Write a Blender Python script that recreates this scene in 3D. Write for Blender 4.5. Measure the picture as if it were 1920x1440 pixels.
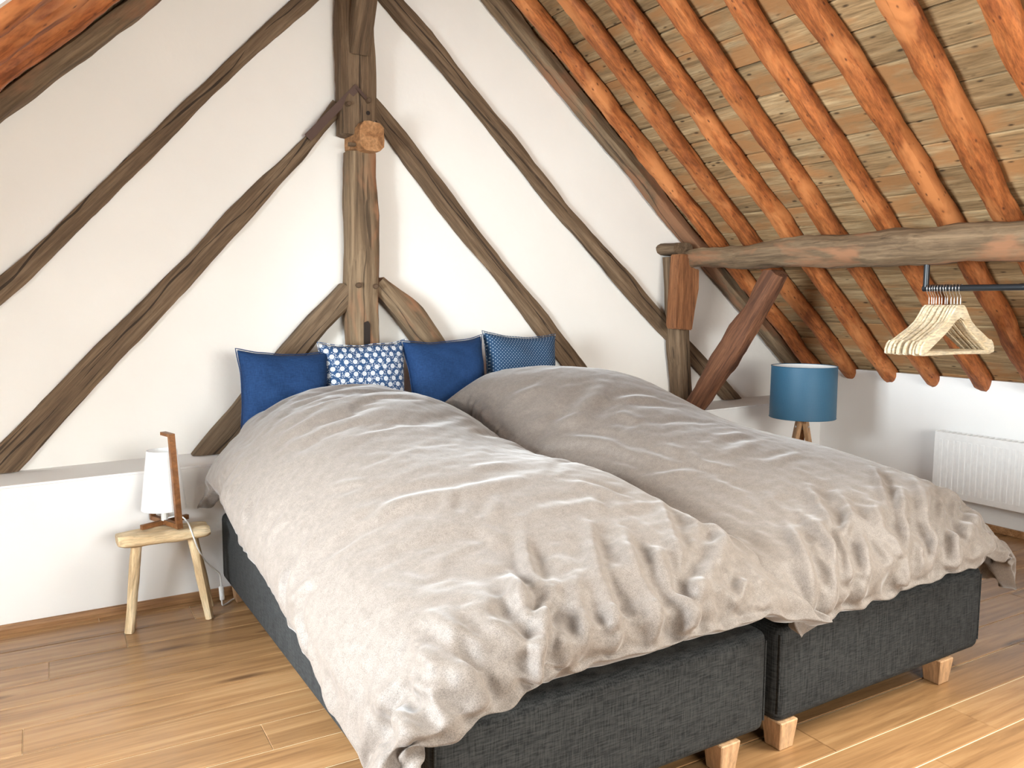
import bpy, bmesh, math, random
import numpy as np
from mathutils import Vector, Matrix, noise

for _o in list(bpy.data.objects):
    bpy.data.objects.remove(_o)
SC = bpy.context.scene
COL = SC.collection
random.seed(7)

# ------------------------------------------------------------------ camera
cam = bpy.data.cameras.new('camera')
cam.sensor_width = 36.0
cam.lens = 1520.8 / 1920 * 36
cam.clip_start = 0.02
camo = bpy.data.objects.new('camera', cam)
COL.objects.link(camo)
_y, _p, _r = math.radians(31.427), math.radians(5.789), math.radians(-0.284)
_f = Vector((math.sin(_y) * math.cos(_p), math.cos(_y) * math.cos(_p), -math.sin(_p)))
_rt = Vector((math.cos(_y), -math.sin(_y), 0))
_dn = _f.cross(_rt)
_rt2 = math.cos(_r) * _rt + math.sin(_r) * _dn
_dn2 = -math.sin(_r) * _rt + math.cos(_r) * _dn
_m = Matrix((( _rt2.x, -_dn2.x, -_f.x, 0), (_rt2.y, -_dn2.y, -_f.y, 0), (_rt2.z, -_dn2.z, -_f.z, 1.25), (0, 0, 0, 1)))
camo.matrix_world = _m
SC.camera = camo

# ------------------------------------------------------------------ roof numbers shared by structure and lights
KR, BR = -0.8246, 4.525          # right slope  z = BR + KR x   (underside of the rafters)
KL, BL = 0.9397, 1.938           # left slope   z = BL + KL x
NR = Vector((-KR, 0, 1)).normalized()      # outward normals
NL = Vector((-KL, 0, 1)).normalized()
AX_R = Vector((1, 0, KR)).normalized()     # down the right slope
AX_L = Vector((-1, 0, -KL)).normalized()   # down the left slope
def pr(x, y, off=0.0):
    return Vector((x, y, BR + KR * x)) + NR * off
def pl(x, y, off=0.0):
    return Vector((x, y, BL + KL * x)) + NL * off

# ------------------------------------------------------------------ world, lights, exposure
W = bpy.data.worlds.new('world')
SC.world = W
W.use_nodes = True
_bg = W.node_tree.nodes['Background']
_bg.inputs[0].default_value = (0.72, 0.83, 1.0, 1)
_bg.inputs[1].default_value = 1.2
def area_light(name, loc, direction, sx, sy, power, color, spread=180):
    l = bpy.data.lights.new(name, 'AREA')
    l.shape = 'RECTANGLE'
    l.size, l.size_y = sx, sy
    l.energy = power
    l.color = color
    l.spread = math.radians(spread)
    o = bpy.data.objects.new(name, l)
    COL.objects.link(o)
    o.location = loc
    o.rotation_euler = Vector(direction).to_track_quat('-Z', 'Y').to_euler()
    return o
# daylight entering through the dormer, the roof window and the window behind the camera
SKL = dict(x0=-1.60, x1=0.066, y0=1.25, y1=2.40)     # dormer cut into the left slope
DX, DZ0, DZ1 = -1.30, 0.74, 2.0                      # dormer window plane, sill and ceiling height
SKR = dict(x0=2.15, x1=3.32, y0=-0.45, y1=1.08)      # roof window in the right slope
WB = dict(x0=0.2, x1=2.7, z0=0.75, z1=2.15)          # window in the wall behind the camera
area_light('daylight_dormer_window', (DX - 0.14, (SKL['y0'] + SKL['y1']) / 2, (DZ0 + DZ1) / 2), (1, 0, -0.05), 1.05, 1.15, 140, (0.88, 0.94, 1.0))
area_light('daylight_right_roof_window', pr((SKR['x0'] + SKR['x1']) / 2, (SKR['y0'] + SKR['y1']) / 2, 0.24), -NR, 1.45, 1.45, 82, (1.0, 0.95, 0.87))
area_light('daylight_rear_window', (1.45, -2.62, 1.45), (0, 1, 0), 2.4, 1.35, 100, (1.0, 0.955, 0.895))
SC.view_settings.view_transform = 'Standard'
SC.view_settings.look = 'None'
SC.view_settings.gamma = 1.0
SC.view_settings.use_curve_mapping = False
SC.view_settings.exposure = 1.34
try:
    SC.cycles.max_bounces = 10
    SC.cycles.diffuse_bounces = 6
except Exception:
    pass

# ------------------------------------------------------------------ helpers
def tag(o, label=None, cat=None, group=None, kind=None):
    if label: o['label'] = label
    if cat: o['category'] = cat
    if group: o['group'] = group
    if kind: o['kind'] = kind
    return o
def obj(name, bm, mat, parent=None, smooth=False):
    me = bpy.data.meshes.new(name)
    if isinstance(bm, bmesh.types.BMesh):
        bmesh.ops.recalc_face_normals(bm, faces=bm.faces[:])
        bm.to_mesh(me)
        bm.free()
    else:
        me.from_pydata(bm[0], [], bm[1])
        me.update()
    if mat is not None:
        me.materials.append(mat)
    if smooth:
        for p in me.polygons:
            p.use_smooth = True
    o = bpy.data.objects.new(name, me)
    COL.objects.link(o)
    if parent is not None:
        o.parent = parent
    return o
def empty(name, loc):
    o = bpy.data.objects.new(name, None)
    o.empty_display_size = 0.1
    COL.objects.link(o)
    o.location = loc
    return o
def place(o, parent, world):
    """give o the world matrix `world` under a parent whose own matrix is a known basis"""
    o.parent = parent
    o.matrix_basis = parent_world(parent).inverted() @ world
def parent_world(p):
    m = p.matrix_basis.copy()
    while p.parent is not None:
        p = p.parent
        m = p.matrix_basis @ m
    return m
def sub(name, bm, mat, parent, smooth=False):
    """part built in world coordinates and hung under its parent"""
    o = obj(name, bm, mat, None, smooth)
    place(o, parent, Matrix.Identity(4))
    return o
def auto_smooth(o, ang=35):
    for p in o.data.polygons:
        p.use_smooth = True
    try:
        o.data.set_sharp_from_angle(angle=math.radians(ang))
    except Exception:
        pass
    return o
def box(bm, lo, hi, bev=0.0, seg=2, mat4=None):
    r = bmesh.ops.create_cube(bm, size=1.0)
    vs = r['verts']
    lo, hi = Vector(lo), Vector(hi)
    for v in vs:
        v.co = Vector(((lo[i] + hi[i]) / 2 + v.co[i] * (hi[i] - lo[i]) for i in range(3)))
    if bev > 0:
        es = list({e for v in vs for e in v.link_edges})
        r2 = bmesh.ops.bevel(bm, geom=es, offset=bev, segments=seg, affect='EDGES', profile=0.5)
        vs = list({v for f in r2['faces'] for v in f.verts} | {v for v in vs if v.is_valid})
    if mat4 is not None:
        for v in vs:
            v.co = mat4 @ v.co
    return vs
def newbox(lo, hi, bev=0.0, seg=2, mat4=None):
    bm = bmesh.new()
    box(bm, lo, hi, bev, seg, mat4)
    return bm
def tube(bm, pts, rad, n=10, cap=True):
    pts = [Vector(p) for p in pts]
    rads = rad if isinstance(rad, (list, tuple)) else [rad] * len(pts)
    rings = []
    t0 = (pts[1] - pts[0]).normalized()
    u = t0.orthogonal().normalized()
    for i, p in enumerate(pts):
        a = pts[max(0, i - 1)]
        b = pts[min(len(pts) - 1, i + 1)]
        t = (b - a).normalized()
        u = (u - t * u.dot(t)).normalized()
        w = t.cross(u)
        rings.append([bm.verts.new(p + (u * math.cos(2 * math.pi * k / n) + w * math.sin(2 * math.pi * k / n)) * rads[i]) for k in range(n)])
    for i in range(len(rings) - 1):
        for k in range(n):
            bm.faces.new((rings[i][k], rings[i][(k + 1) % n], rings[i + 1][(k + 1) % n], rings[i + 1][k]))
    if cap:
        bm.faces.new(rings[0][::-1])
        bm.faces.new(rings[-1])
    return rings
def smooth_path(pts, per=8):
    pts = [Vector(p) for p in pts]
    out = []
    for i in range(len(pts) - 1):
        p0 = pts[max(0, i - 1)]; p1 = pts[i]; p2 = pts[i + 1]; p3 = pts[min(len(pts) - 1, i + 2)]
        for k in range(per):
            t = k / per
            out.append(0.5 * ((2 * p1) + (p2 - p0) * t + (2 * p0 - 5 * p1 + 4 * p2 - p3) * t * t + (3 * p1 - p0 - 3 * p2 + p3) * t ** 3))
    out.append(pts[-1])
    return out
def prism(bm, poly, d0, d1, axis):
    """extrude a closed polygon of 3-d points along axis from d0 to d1"""
    axis = Vector(axis)
    a = [bm.verts.new(Vector(p) + axis * d0) for p in poly]
    b = [bm.verts.new(Vector(p) + axis * d1) for p in poly]
    n = len(a)
    bm.faces.new(a[::-1]); bm.faces.new(b)
    for i in range(n):
        bm.faces.new((a[i], a[(i + 1) % n], b[(i + 1) % n], b[i]))
def beam(name, stations, wdir, mat, label=None, cat='beam', group=None, seg=0.035, rough=0.004, expo=5.0, nsec=16,
         cuts=(), parent=None, seed=None, taper0=0, taper1=0, kind=None):
    """hewn timber; stations = (centre, half width, half depth); local X runs along the timber"""
    st = [(Vector(c), w, d) for c, w, d in stations]
    ax = (st[-1][0] - st[0][0]).normalized()
    wd = Vector(wdir)
    wd = (wd - ax * wd.dot(ax)).normalized()
    dd = ax.cross(wd)
    org = st[0][0]
    rot = Matrix((ax, wd, dd)).transposed().to_4x4()
    mw = Matrix.Translation(org) @ rot
    ss = [(c - org).dot(ax) for c, w, d in st]
    L = ss[-1]
    n = max(2, int(L / seg))
    sd = random.uniform(0, 100) if seed is None else seed
    bm = bmesh.new()
    rings = []
    pos = list(np.linspace(0, L, n + 1))
    for s in pos:
        k = 0
        while k < len(ss) - 2 and s > ss[k + 1]:
            k += 1
        t = min(1, max(0, (s - ss[k]) / (ss[k + 1] - ss[k])))
        c = st[k][0].lerp(st[k + 1][0], t) - org
        hw = st[k][1] * (1 - t) + st[k + 1][1] * t
        hd = st[k][2] * (1 - t) + st[k + 1][2] * t
        if taper0 and s < taper0:
            q = 0.55 + 0.45 * math.sin(math.pi / 2 * s / taper0); hw *= q; hd *= q
        if taper1 and L - s < taper1:
            q = 0.45 + 0.55 * math.sin(math.pi / 2 * (L - s) / taper1); hw *= q; hd *= q
        cy, cz = c.dot(wd), c.dot(dd)
        cy += rough * 1.6 * noise.noise(Vector((s * 2.2, sd, 0)))
        cz += rough * 0.8 * noise.noise(Vector((s * 2.2, sd, 9)))
        ring = []
        for q in range(nsec):
            a = 2 * math.pi * (q + 0.5) / nsec
            ca, sa = math.cos(a), math.sin(a)
            r = (abs(ca) ** expo + abs(sa) ** expo) ** (-1 / expo)
            g = 1 + 0
            dn = rough * (1.5 * noise.noise(Vector((s * 5, ca * 1.2 + sd, sa * 1.2))) + 0.6 * noise.noise(Vector((s * 19, ca * 2.5 + sd, sa * 2.5))))
            ring.append(bm.verts.new(Vector((s, cy + ca * r * hw + ca * dn, cz + sa * r * hd + sa * dn))))
        rings.append(ring)
    for i in range(len(rings) - 1):
        for q in range(nsec):
            bm.faces.new((rings[i][q], rings[i][(q + 1) % nsec], rings[i + 1][(q + 1) % nsec], rings[i + 1][q]))
    bm.faces.new(rings[0][::-1]); bm.faces.new(rings[-1])
    inv = mw.inverted()
    for co, no in cuts:
        lco = inv @ Vector(co)
        lno = (rot.inverted() @ Vector(no)).normalized()
        r = bmesh.ops.bisect_plane(bm, geom=bm.verts[:] + bm.edges[:] + bm.faces[:], plane_co=lco, plane_no=lno, clear_outer=True)
        es = [e for e in r['geom_cut'] if isinstance(e, bmesh.types.BMEdge)]
        if es:
            bmesh.ops.holes_fill(bm, edges=es)
    o = obj(name, bm, mat)
    auto_smooth(o, 40)
    if parent is not None:
        place(o, parent, mw)
    else:
        o.matrix_basis = mw
    if label:
        tag(o, label, cat, group)
    if kind:
        o['kind'] = kind
    return o

# ------------------------------------------------------------------ materials
def nmat(name, rough=0.6):
    m = bpy.data.materials.new(name)
    m.use_nodes = True
    nt = m.node_tree
    b = nt.nodes['Principled BSDF']
    b.inputs['Roughness'].default_value = rough
    return m, nt, b
def N(nt, t, **kw):
    n = nt.nodes.new(t)
    for k, v in kw.items():
        setattr(n, k, v)
    return n
def ramp(nt, fac, stops, interp='LINEAR'):
    r = N(nt, 'ShaderNodeValToRGB')
    r.color_ramp.interpolation = interp
    el = r.color_ramp.elements
    while len(el) < len(stops):
        el.new(0.5)
    for e, (p, c) in zip(el, stops):
        e.position = p
        e.color = (c[0], c[1], c[2], 1) if len(c) == 3 else c
    nt.links.new(fac, r.inputs[0])
    return r.outputs[0]
def mapping(nt, scale, coord='Object', rnd=True, rot=(0, 0, 0)):
    tc = N(nt, 'ShaderNodeTexCoord')
    mp = N(nt, 'ShaderNodeMapping')
    mp.inputs['Scale'].default_value = scale
    mp.inputs['Rotation'].default_value = rot
    nt.links.new(tc.outputs[coord], mp.inputs['Vector'])
    if rnd:
        oi = N(nt, 'ShaderNodeObjectInfo')
        mu = N(nt, 'ShaderNodeMath', operation='MULTIPLY')
        mu.inputs[1].default_value = 37.0
        nt.links.new(oi.outputs['Random'], mu.inputs[0])
        cb = N(nt, 'ShaderNodeCombineXYZ')
        for k in range(3):
            nt.links.new(mu.outputs[0], cb.inputs[k])
        nt.links.new(cb.outputs[0], mp.inputs['Location'])
    return mp.outputs[0]
def noise_tex(nt, vec, scale, detail=4, rough=0.55, dist=0.0):
    n = N(nt, 'ShaderNodeTexNoise')
    n.inputs['Scale'].default_value = scale
    n.inputs['Detail'].default_value = detail
    n.inputs['Roughness'].default_value = rough
    n.inputs['Distortion'].default_value = dist
    nt.links.new(vec, n.inputs['Vector'])
    return n.outputs['Fac']
def mix(nt, fac, a, b, blend='MIX'):
    m = N(nt, 'ShaderNodeMix', data_type='RGBA', blend_type=blend)
    if isinstance(fac, (int, float)):
        m.inputs[0].default_value = fac
    else:
        nt.links.new(fac, m.inputs[0])
    for i, v in ((6, a), (7, b)):
        if isinstance(v, tuple):
            m.inputs[i].default_value = (v[0], v[1], v[2], 1)
        else:
            nt.links.new(v, m.inputs[i])
    return m.outputs[2]
def bump(nt, b, h, strength, dist=0.01):
    n = N(nt, 'ShaderNodeBump')
    n.inputs['Strength'].default_value = strength
    n.inputs['Distance'].default_value = dist
    nt.links.new(h, n.inputs['Height'])
    nt.links.new(n.outputs[0], b.inputs['Normal'])
def math_(nt, op, a, b=None, c=None):
    m = N(nt, 'ShaderNodeMath', operation=op)
    for i, v in enumerate((a, b, c)):
        if v is None: continue
        if isinstance(v, (int, float)): m.inputs[i].default_value = v
        else: nt.links.new(v, m.inputs[i])
    return m.outputs[0]

def wood_mat(name, dark, mid, light, rough=0.75, grain=(1.6, 26, 26), crack=0.5, knot=0.0, knotcol=(0.02, 0.012, 0.008), patch=None, patchamt=0.0, vary=0.25, bumps=0.5, spec=0.3, knot_scale=(3.0, 9, 9), knot_r=0.17, split=0.0, fine=0.35):
    m, nt, b = nmat(name, rough)
    b.inputs['Specular IOR Level'].default_value = spec
    v = mapping(nt, grain)
    n1 = noise_tex(nt, v, 1.0, 6, 0.62, 0.6)
    col = ramp(nt, n1, [(0.28, dark), (0.5, mid), (0.72, light)])
    if fine > 0:
        nf = noise_tex(nt, mapping(nt, (grain[0] * 3, grain[1] * 5, grain[2] * 5)), 1.0, 4, 0.7)
        ff = ramp(nt, nf, [(0.36, (1 - fine, 1 - fine, 1 - fine)), (0.62, (1.0 + fine * 0.15, 1.0 + fine * 0.15, 1.0 + fine * 0.15))])
        col = mix(nt, 1.0, col, ff, 'MULTIPLY')
    if patch is not None:
        v2 = mapping(nt, (2.2, 6, 6))
        n2 = noise_tex(nt, v2, 1.0, 4, 0.6, 0.4)
        f2 = ramp(nt, n2, [(0.5 - patchamt * 0.25, (0, 0, 0)), (0.62 - patchamt * 0.2, (1, 1, 1))])
        col = mix(nt, f2, col, patch)
    if crack > 0:
        v3 = mapping(nt, (0.9, 34, 34))
        n3 = noise_tex(nt, v3, 1.0, 3, 0.5, 0.3)
        f3 = ramp(nt, n3, [(0.315, (1, 1, 1)), (0.345, (0, 0, 0))])
        fm = math_(nt, 'MULTIPLY', f3, crack)
        col = mix(nt, fm, col, (dark[0] * 0.3, dark[1] * 0.3, dark[2] * 0.3))
    if knot > 0:
        v4 = mapping(nt, knot_scale)
        vo = N(nt, 'ShaderNodeTexVoronoi')
        vo.inputs['Scale'].default_value = 1.6
        nt.links.new(v4, vo.inputs['Vector'])
        n4 = noise_tex(nt, v4, 3.0, 3)
        d4 = math_(nt, 'ADD', vo.outputs['Distance'], math_(nt, 'MULTIPLY', n4, 0.22))
        f4 = ramp(nt, d4, [(knot_r, (1, 1, 1)), (knot_r + 0.12, (0, 0, 0))])
        col = mix(nt, math_(nt, 'MULTIPLY', f4, knot), col, knotcol)
    if split > 0:
        tc5 = N(nt, 'ShaderNodeTexCoord')
        sp5 = N(nt, 'ShaderNodeSeparateXYZ')
        nt.links.new(tc5.outputs['Object'], sp5.inputs[0])
        v5 = mapping(nt, (1.1, 0.0, 0.0))
        n5 = noise_tex(nt, v5, 1.0, 3, 0.55)
        off = math_(nt, 'MULTIPLY', math_(nt, 'SUBTRACT', n5, 0.5), 0.16)
        d5 = math_(nt, 'ABSOLUTE', math_(nt, 'SUBTRACT', sp5.outputs[1], off))
        n6 = noise_tex(nt, mapping(nt, (2.6, 0.0, 0.0)), 1.0, 4, 0.6)
        wd5 = math_(nt, 'MULTIPLY', math_(nt, 'SUBTRACT', n6, 0.40), 0.022)
        f5 = math_(nt, 'MULTIPLY', math_(nt, 'LESS_THAN', d5, wd5), split)
        col = mix(nt, f5, col, (0.022, 0.014, 0.009))
    oi = N(nt, 'ShaderNodeObjectInfo')
    hs = N(nt, 'ShaderNodeHueSaturation')
    val = math_(nt, 'ADD', math_(nt, 'MULTIPLY', oi.outputs['Random'], vary), 1.0 - vary / 2)
    nt.links.new(val, hs.inputs['Value'])
    nt.links.new(col, hs.inputs['Color'])
    nt.links.new(hs.outputs[0], b.inputs['Base Color'])
    bump(nt, b, n1, bumps, 0.006)
    return m

M = {}
M['old_oak'] = wood_mat('old_oak', (0.085, 0.053, 0.030), (0.165, 0.107, 0.062), (0.26, 0.18, 0.112), 0.8, crack=0.75, vary=0.2, split=0.85)
M['old_oak_red'] = wood_mat('old_oak_red', (0.07, 0.030, 0.017), (0.165, 0.070, 0.036), (0.28, 0.125, 0.062), 0.75, crack=0.5, vary=0.1)
M['weathered_oak'] = wood_mat('weathered_oak', (0.11, 0.070, 0.040), (0.21, 0.142, 0.083), (0.33, 0.235, 0.145), 0.8, grain=(1.2, 22, 22), crack=0.7, patch=(0.30, 0.15, 0.08), patchamt=0.0, vary=0.1, split=0.6)
M['cleat_oak'] = wood_mat('cleat_oak', (0.13, 0.050, 0.020), (0.26, 0.105, 0.042), (0.38, 0.17, 0.075), 0.75, grain=(30, 30, 2), crack=0.3, vary=0.0)
M['cut_oak'] = wood_mat('cut_oak', (0.20, 0.085, 0.03), (0.40, 0.20, 0.085), (0.55, 0.31, 0.15), 0.75, grain=(14, 14, 14), crack=0.0)
M['rafter'] = wood_mat('rafter_pine', (0.20, 0.056, 0.017), (0.38, 0.118, 0.033), (0.50, 0.175, 0.054), 0.62, grain=(4.5, 17, 17), crack=0.45, knot=0.9, knotcol=(0.085, 0.026, 0.012), patch=(0.52, 0.20, 0.068), patchamt=0.0, vary=0.2, knot_scale=(9, 20, 20), knot_r=0.16, fine=0.45)
M['board'] = wood_mat('roof_board', (0.19, 0.115, 0.052), (0.37, 0.245, 0.122), (0.52, 0.385, 0.215), 0.75, grain=(2.2, 22, 22), crack=0.35, knot=0.85, knotcol=(0.03, 0.018, 0.010), patch=(0.36, 0.185, 0.075), patchamt=0.05, vary=0.35, knot_scale=(6.0, 15, 15))
M['floor'] = wood_mat('floor_oak', (0.185, 0.092, 0.037), (0.315, 0.170, 0.073), (0.42, 0.243, 0.112), 0.25, grain=(1.3, 20, 20), crack=0.12, knot=0.7, knotcol=(0.055, 0.025, 0.012), vary=0.16, bumps=0.08, spec=0.5, knot_scale=(1.1, 6, 6), fine=0.10)
M['leg_beech'] = wood_mat('beech', (0.42, 0.24, 0.12), (0.52, 0.31, 0.165), (0.60, 0.38, 0.215), 0.45, grain=(20, 20, 3), crack=0, vary=0.05, bumps=0.1)
M['stool'] = wood_mat('peeled_pine', (0.48, 0.31, 0.155), (0.66, 0.49, 0.29), (0.80, 0.66, 0.45), 0.7, grain=(4, 24, 24), crack=0.35, knot=0.5, knotcol=(0.22, 0.10, 0.045), vary=0.08)
M['lampwood'] = wood_mat('lamp_walnut', (0.15, 0.058, 0.02), (0.24, 0.10, 0.036), (0.32, 0.15, 0.06), 0.4, grain=(12, 12, 12), crack=0, vary=0.05, bumps=0.1)
M['hanger'] = wood_mat('hanger_beech', (0.76, 0.60, 0.38), (0.84, 0.71, 0.50), (0.89, 0.79, 0.60), 0.45, grain=(10, 10, 30), crack=0, vary=0.05, bumps=0.05)
M['baseboard'] = wood_mat('baseboard_oak', (0.26, 0.13, 0.055), (0.38, 0.20, 0.09), (0.48, 0.28, 0.14), 0.4, grain=(1.5, 30, 30), crack=0, vary=0.0, bumps=0.05)

def plaster(name, col, bstr):
    m, nt, b = nmat(name, 0.9)
    v = mapping(nt, (1, 1, 1), rnd=False)
    n1 = noise_tex(nt, v, 2.2, 3)
    c = ramp(nt, n1, [(0.3, tuple(x * 0.96 for x in col)), (0.7, col)])
    nt.links.new(c, b.inputs['Base Color'])
    w = N(nt, 'ShaderNodeTexWave', wave_type='RINGS')
    w.inputs['Scale'].default_value = 7
    w.inputs['Distortion'].default_value = 9
    w.inputs['Detail'].default_value = 3
    nt.links.new(v, w.inputs['Vector'])
    n2 = noise_tex(nt, v, 9, 5)
    h = math_(nt, 'ADD', math_(nt, 'MULTIPLY', w.outputs['Fac'], 0.12), n2)
    bump(nt, b, h, bstr, 0.006)
    return m
M['plaster'] = plaster('plaster_cream', (0.86, 0.832, 0.782), 0.35)
M['white_wall'] = plaster('white_paint', (0.86, 0.855, 0.84), 0.12)

def plain(name, col, rough=0.5, metal=0.0, spec=0.5):
    m, nt, b = nmat(name, rough)
    n1 = noise_tex(nt, mapping(nt, (1, 1, 1)), 30, 3)
    c = ramp(nt, n1, [(0.3, tuple(x * 0.93 for x in col)), (0.7, col)])
    nt.links.new(c, b.inputs['Base Color'])
    b.inputs['Metallic'].default_value = metal
    b.inputs['Specular IOR Level'].default_value = spec
    return m
M['white_enamel'] = plain('white_enamel', (0.88, 0.88, 0.87), 0.3)
M['white_plastic'] = plain('white_plastic', (0.80, 0.80, 0.78), 0.35)
M['chrome'] = plain('chrome', (0.75, 0.75, 0.75), 0.2, 1.0)
M['black_pipe'] = plain('black_pipe', (0.025, 0.03, 0.036), 0.35, 0.3)
M['iron'] = plain('old_iron', (0.085, 0.045, 0.032), 0.7, 0.2)
M['peg'] = plain('dark_peg', (0.10, 0.058, 0.03), 0.8)
M['hole'] = plain('hole_shade', (0.02, 0.012, 0.008), 0.9)  # near-black: shade inside holes, painted onto solid pieces
M['shadow_gap'] = plain('roof_gap_shade', (0.035, 0.028, 0.02), 0.95)  # shade between the roof boards put into the deck colour
M['floor_base'] = plain('floor_joint_glint', (0.84, 0.68, 0.46), 0.3)  # shows as plank seams; pale colour paints their window gloss
M['steel'] = plain('brushed_steel', (0.6, 0.6, 0.62), 0.3, 1.0)

def duvet_mat():
    m, nt, b = nmat('duvet_linen', 0.62)
    v = mapping(nt, (1, 1, 1), rnd=False)
    n1 = noise_tex(nt, v, 420, 2, 0.7)
    n2 = noise_tex(nt, v, 60, 3, 0.6)
    f = math_(nt, 'ADD', math_(nt, 'MULTIPLY', n1, 0.75), math_(nt, 'MULTIPLY', n2, 0.25))
    c = ramp(nt, f, [(0.36, (0.110, 0.089, 0.074)), (0.64, (0.218, 0.180, 0.153))])
    nt.links.new(c, b.inputs['Base Color'])
    b.inputs['Sheen Weight'].default_value = 0.35
    b.inputs['Sheen Roughness'].default_value = 0.4
    b.inputs['Specular IOR Level'].default_value = 0.35
    n3 = noise_tex(nt, v, 9, 4, 0.5, 1.2)
    h = math_(nt, 'ADD', math_(nt, 'MULTIPLY', n3, 1.0), math_(nt, 'MULTIPLY', n1, 0.05))
    bump(nt, b, h, 0.14, 0.012)
    return m
M['duvet'] = duvet_mat()
def weave_mat(name, c0, c1, s=1.0):
    m, nt, b = nmat(name, 0.85)
    a = noise_tex(nt, mapping(nt, (30 * s, 30 * s, 330 * s)), 1, 2)
    c = noise_tex(nt, mapping(nt, (330 * s, 330 * s, 22 * s)), 1, 2)
    f = math_(nt, 'MULTIPLY', math_(nt, 'ADD', a, c), 0.5)
    col = ramp(nt, f, [(0.36, c0), (0.62, c1)])
    nt.links.new(col, b.inputs['Base Color'])
    b.inputs['Specular IOR Level'].default_value = 0.25
    bump(nt, b, f, 0.3, 0.002)
    return m
M['box_fabric'] = weave_mat('charcoal_weave', (0.007, 0.008, 0.009), (0.041, 0.0425, 0.042))
M['sheet'] = plain('beige_sheet', (0.50, 0.40, 0.30), 0.8)
M['navy'] = weave_mat('navy_linen', (0.0045, 0.022, 0.076), (0.013, 0.047, 0.134), 1.6)

def grid_uv(nt, px, pz):
    """staggered grid in the cushion's own X/Z: returns cell-centred coordinates in metres"""
    tc = N(nt, 'ShaderNodeTexCoord')
    sp = N(nt, 'ShaderNodeSeparateXYZ')
    nt.links.new(tc.outputs['Object'], sp.inputs[0])
    x, z = sp.outputs[0], sp.outputs[2]
    row = math_(nt, 'FLOOR', math_(nt, 'DIVIDE', z, pz))
    par = math_(nt, 'MULTIPLY', math_(nt, 'FLOORED_MODULO', row, 2.0), 0.5)
    fx = math_(nt, 'SUBTRACT', math_(nt, 'FRACT', math_(nt, 'ADD', math_(nt, 'DIVIDE', x, px), par)), 0.5)
    fz = math_(nt, 'SUBTRACT', math_(nt, 'FRACT', math_(nt, 'DIVIDE', z, pz)), 0.5)
    return math_(nt, 'MULTIPLY', fx, px), math_(nt, 'MULTIPLY', fz, pz), x, z
def floral_mat():
    m, nt, b = nmat('floral_print', 0.85)
    dx, dz, x, z = grid_uv(nt, 0.040, 0.028)
    r = math_(nt, 'SQRT', math_(nt, 'ADD', math_(nt, 'MULTIPLY', dx, dx), math_(nt, 'MULTIPLY', dz, dz)))
    ang = math_(nt, 'ARCTAN2', dz, dx)
    pet = math_(nt, 'ADD', 0.0104, math_(nt, 'MULTIPLY', math_(nt, 'COSINE', math_(nt, 'MULTIPLY', ang, 9.0)), 0.0011))
    disc = math_(nt, 'LESS_THAN', r, pet)
    ring = math_(nt, 'MULTIPLY', math_(nt, 'GREATER_THAN', r, 0.0042), math_(nt, 'LESS_THAN', r, 0.0058))
    dots = math_(nt, 'LESS_THAN', r, 0.0016)
    cut = math_(nt, 'MAXIMUM', ring, dots)
    flower = math_(nt, 'MULTIPLY', disc, math_(nt, 'SUBTRACT', 1.0, math_(nt, 'MULTIPLY', cut, 0.55)))
    vo = N(nt, 'ShaderNodeTexVoronoi')
    vo.inputs['Scale'].default_value = 150
    tc = N(nt, 'ShaderNodeTexCoord')
    nt.links.new(tc.outputs['Object'], vo.inputs['Vector'])
    nz = noise_tex(nt, tc.outputs['Object'], 75, 2)
    sprig = math_(nt, 'MULTIPLY', math_(nt, 'LESS_THAN', vo.outputs['Distance'], 0.40), math_(nt, 'GREATER_THAN', nz, 0.45))
    sprig = math_(nt, 'MULTIPLY', sprig, math_(nt, 'GREATER_THAN', r, 0.0128))
    f = math_(nt, 'MAXIMUM', flower, math_(nt, 'MULTIPLY', sprig, 0.7))
    c = mix(nt, f, (0.014, 0.055, 0.145), (0.62, 0.64, 0.66))
    nt.links.new(c, b.inputs['Base Color'])
    return m
def dot_mat():
    m, nt, b = nmat('dotted_print', 0.85)
    dx, dz, x, z = grid_uv(nt, 0.0175, 0.0088)
    r = math_(nt, 'SQRT', math_(nt, 'ADD', math_(nt, 'MULTIPLY', dx, dx), math_(nt, 'MULTIPLY', dz, dz)))
    c = mix(nt, math_(nt, 'LESS_THAN', r, 0.0020), (0.011, 0.048, 0.112), (0.45, 0.52, 0.58))
    nt.links.new(c, b.inputs['Base Color'])
    return m
M['floral'] = floral_mat()
M['dots'] = dot_mat()
def shade_mat(name, col, trans=0.35):
    m, nt, b = nmat(name, 0.8)
    n1 = noise_tex(nt, mapping(nt, (1, 1, 1)), 160, 3)
    c = ramp(nt, n1, [(0.3, tuple(x * 0.95 for x in col)), (0.7, col)])
    nt.links.new(c, b.inputs['Base Color'])
    b.inputs['Subsurface Weight'].default_value = 0.0
    return m
M['white_shade'] = shade_mat('white_shade', (0.84, 0.84, 0.83))
def blue_shade():
    m, nt, b = nmat('blue_shade', 0.55)
    tc = N(nt, 'ShaderNodeTexCoord')
    sp = N(nt, 'ShaderNodeSeparateXYZ')
    nt.links.new(tc.outputs['Object'], sp.inputs[0])
    ang = math_(nt, 'ARCTAN2', sp.outputs[1], sp.outputs[0])
    a = math_(nt, 'SINE', math_(nt, 'MULTIPLY', ang, 130))
    row = math_(nt, 'SINE', math_(nt, 'MULTIPLY', sp.outputs[2], 720))
    f = math_(nt, 'ADD', math_(nt, 'MULTIPLY', math_(nt, 'MULTIPLY', a, row), 0.5), 0.5)
    c = ramp(nt, f, [(0.55, (0.020, 0.098, 0.185)), (0.85, (0.075, 0.20, 0.29))])
    nt.links.new(c, b.inputs['Base Color'])
    return m
M['blue_shade'] = blue_shade()
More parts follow.
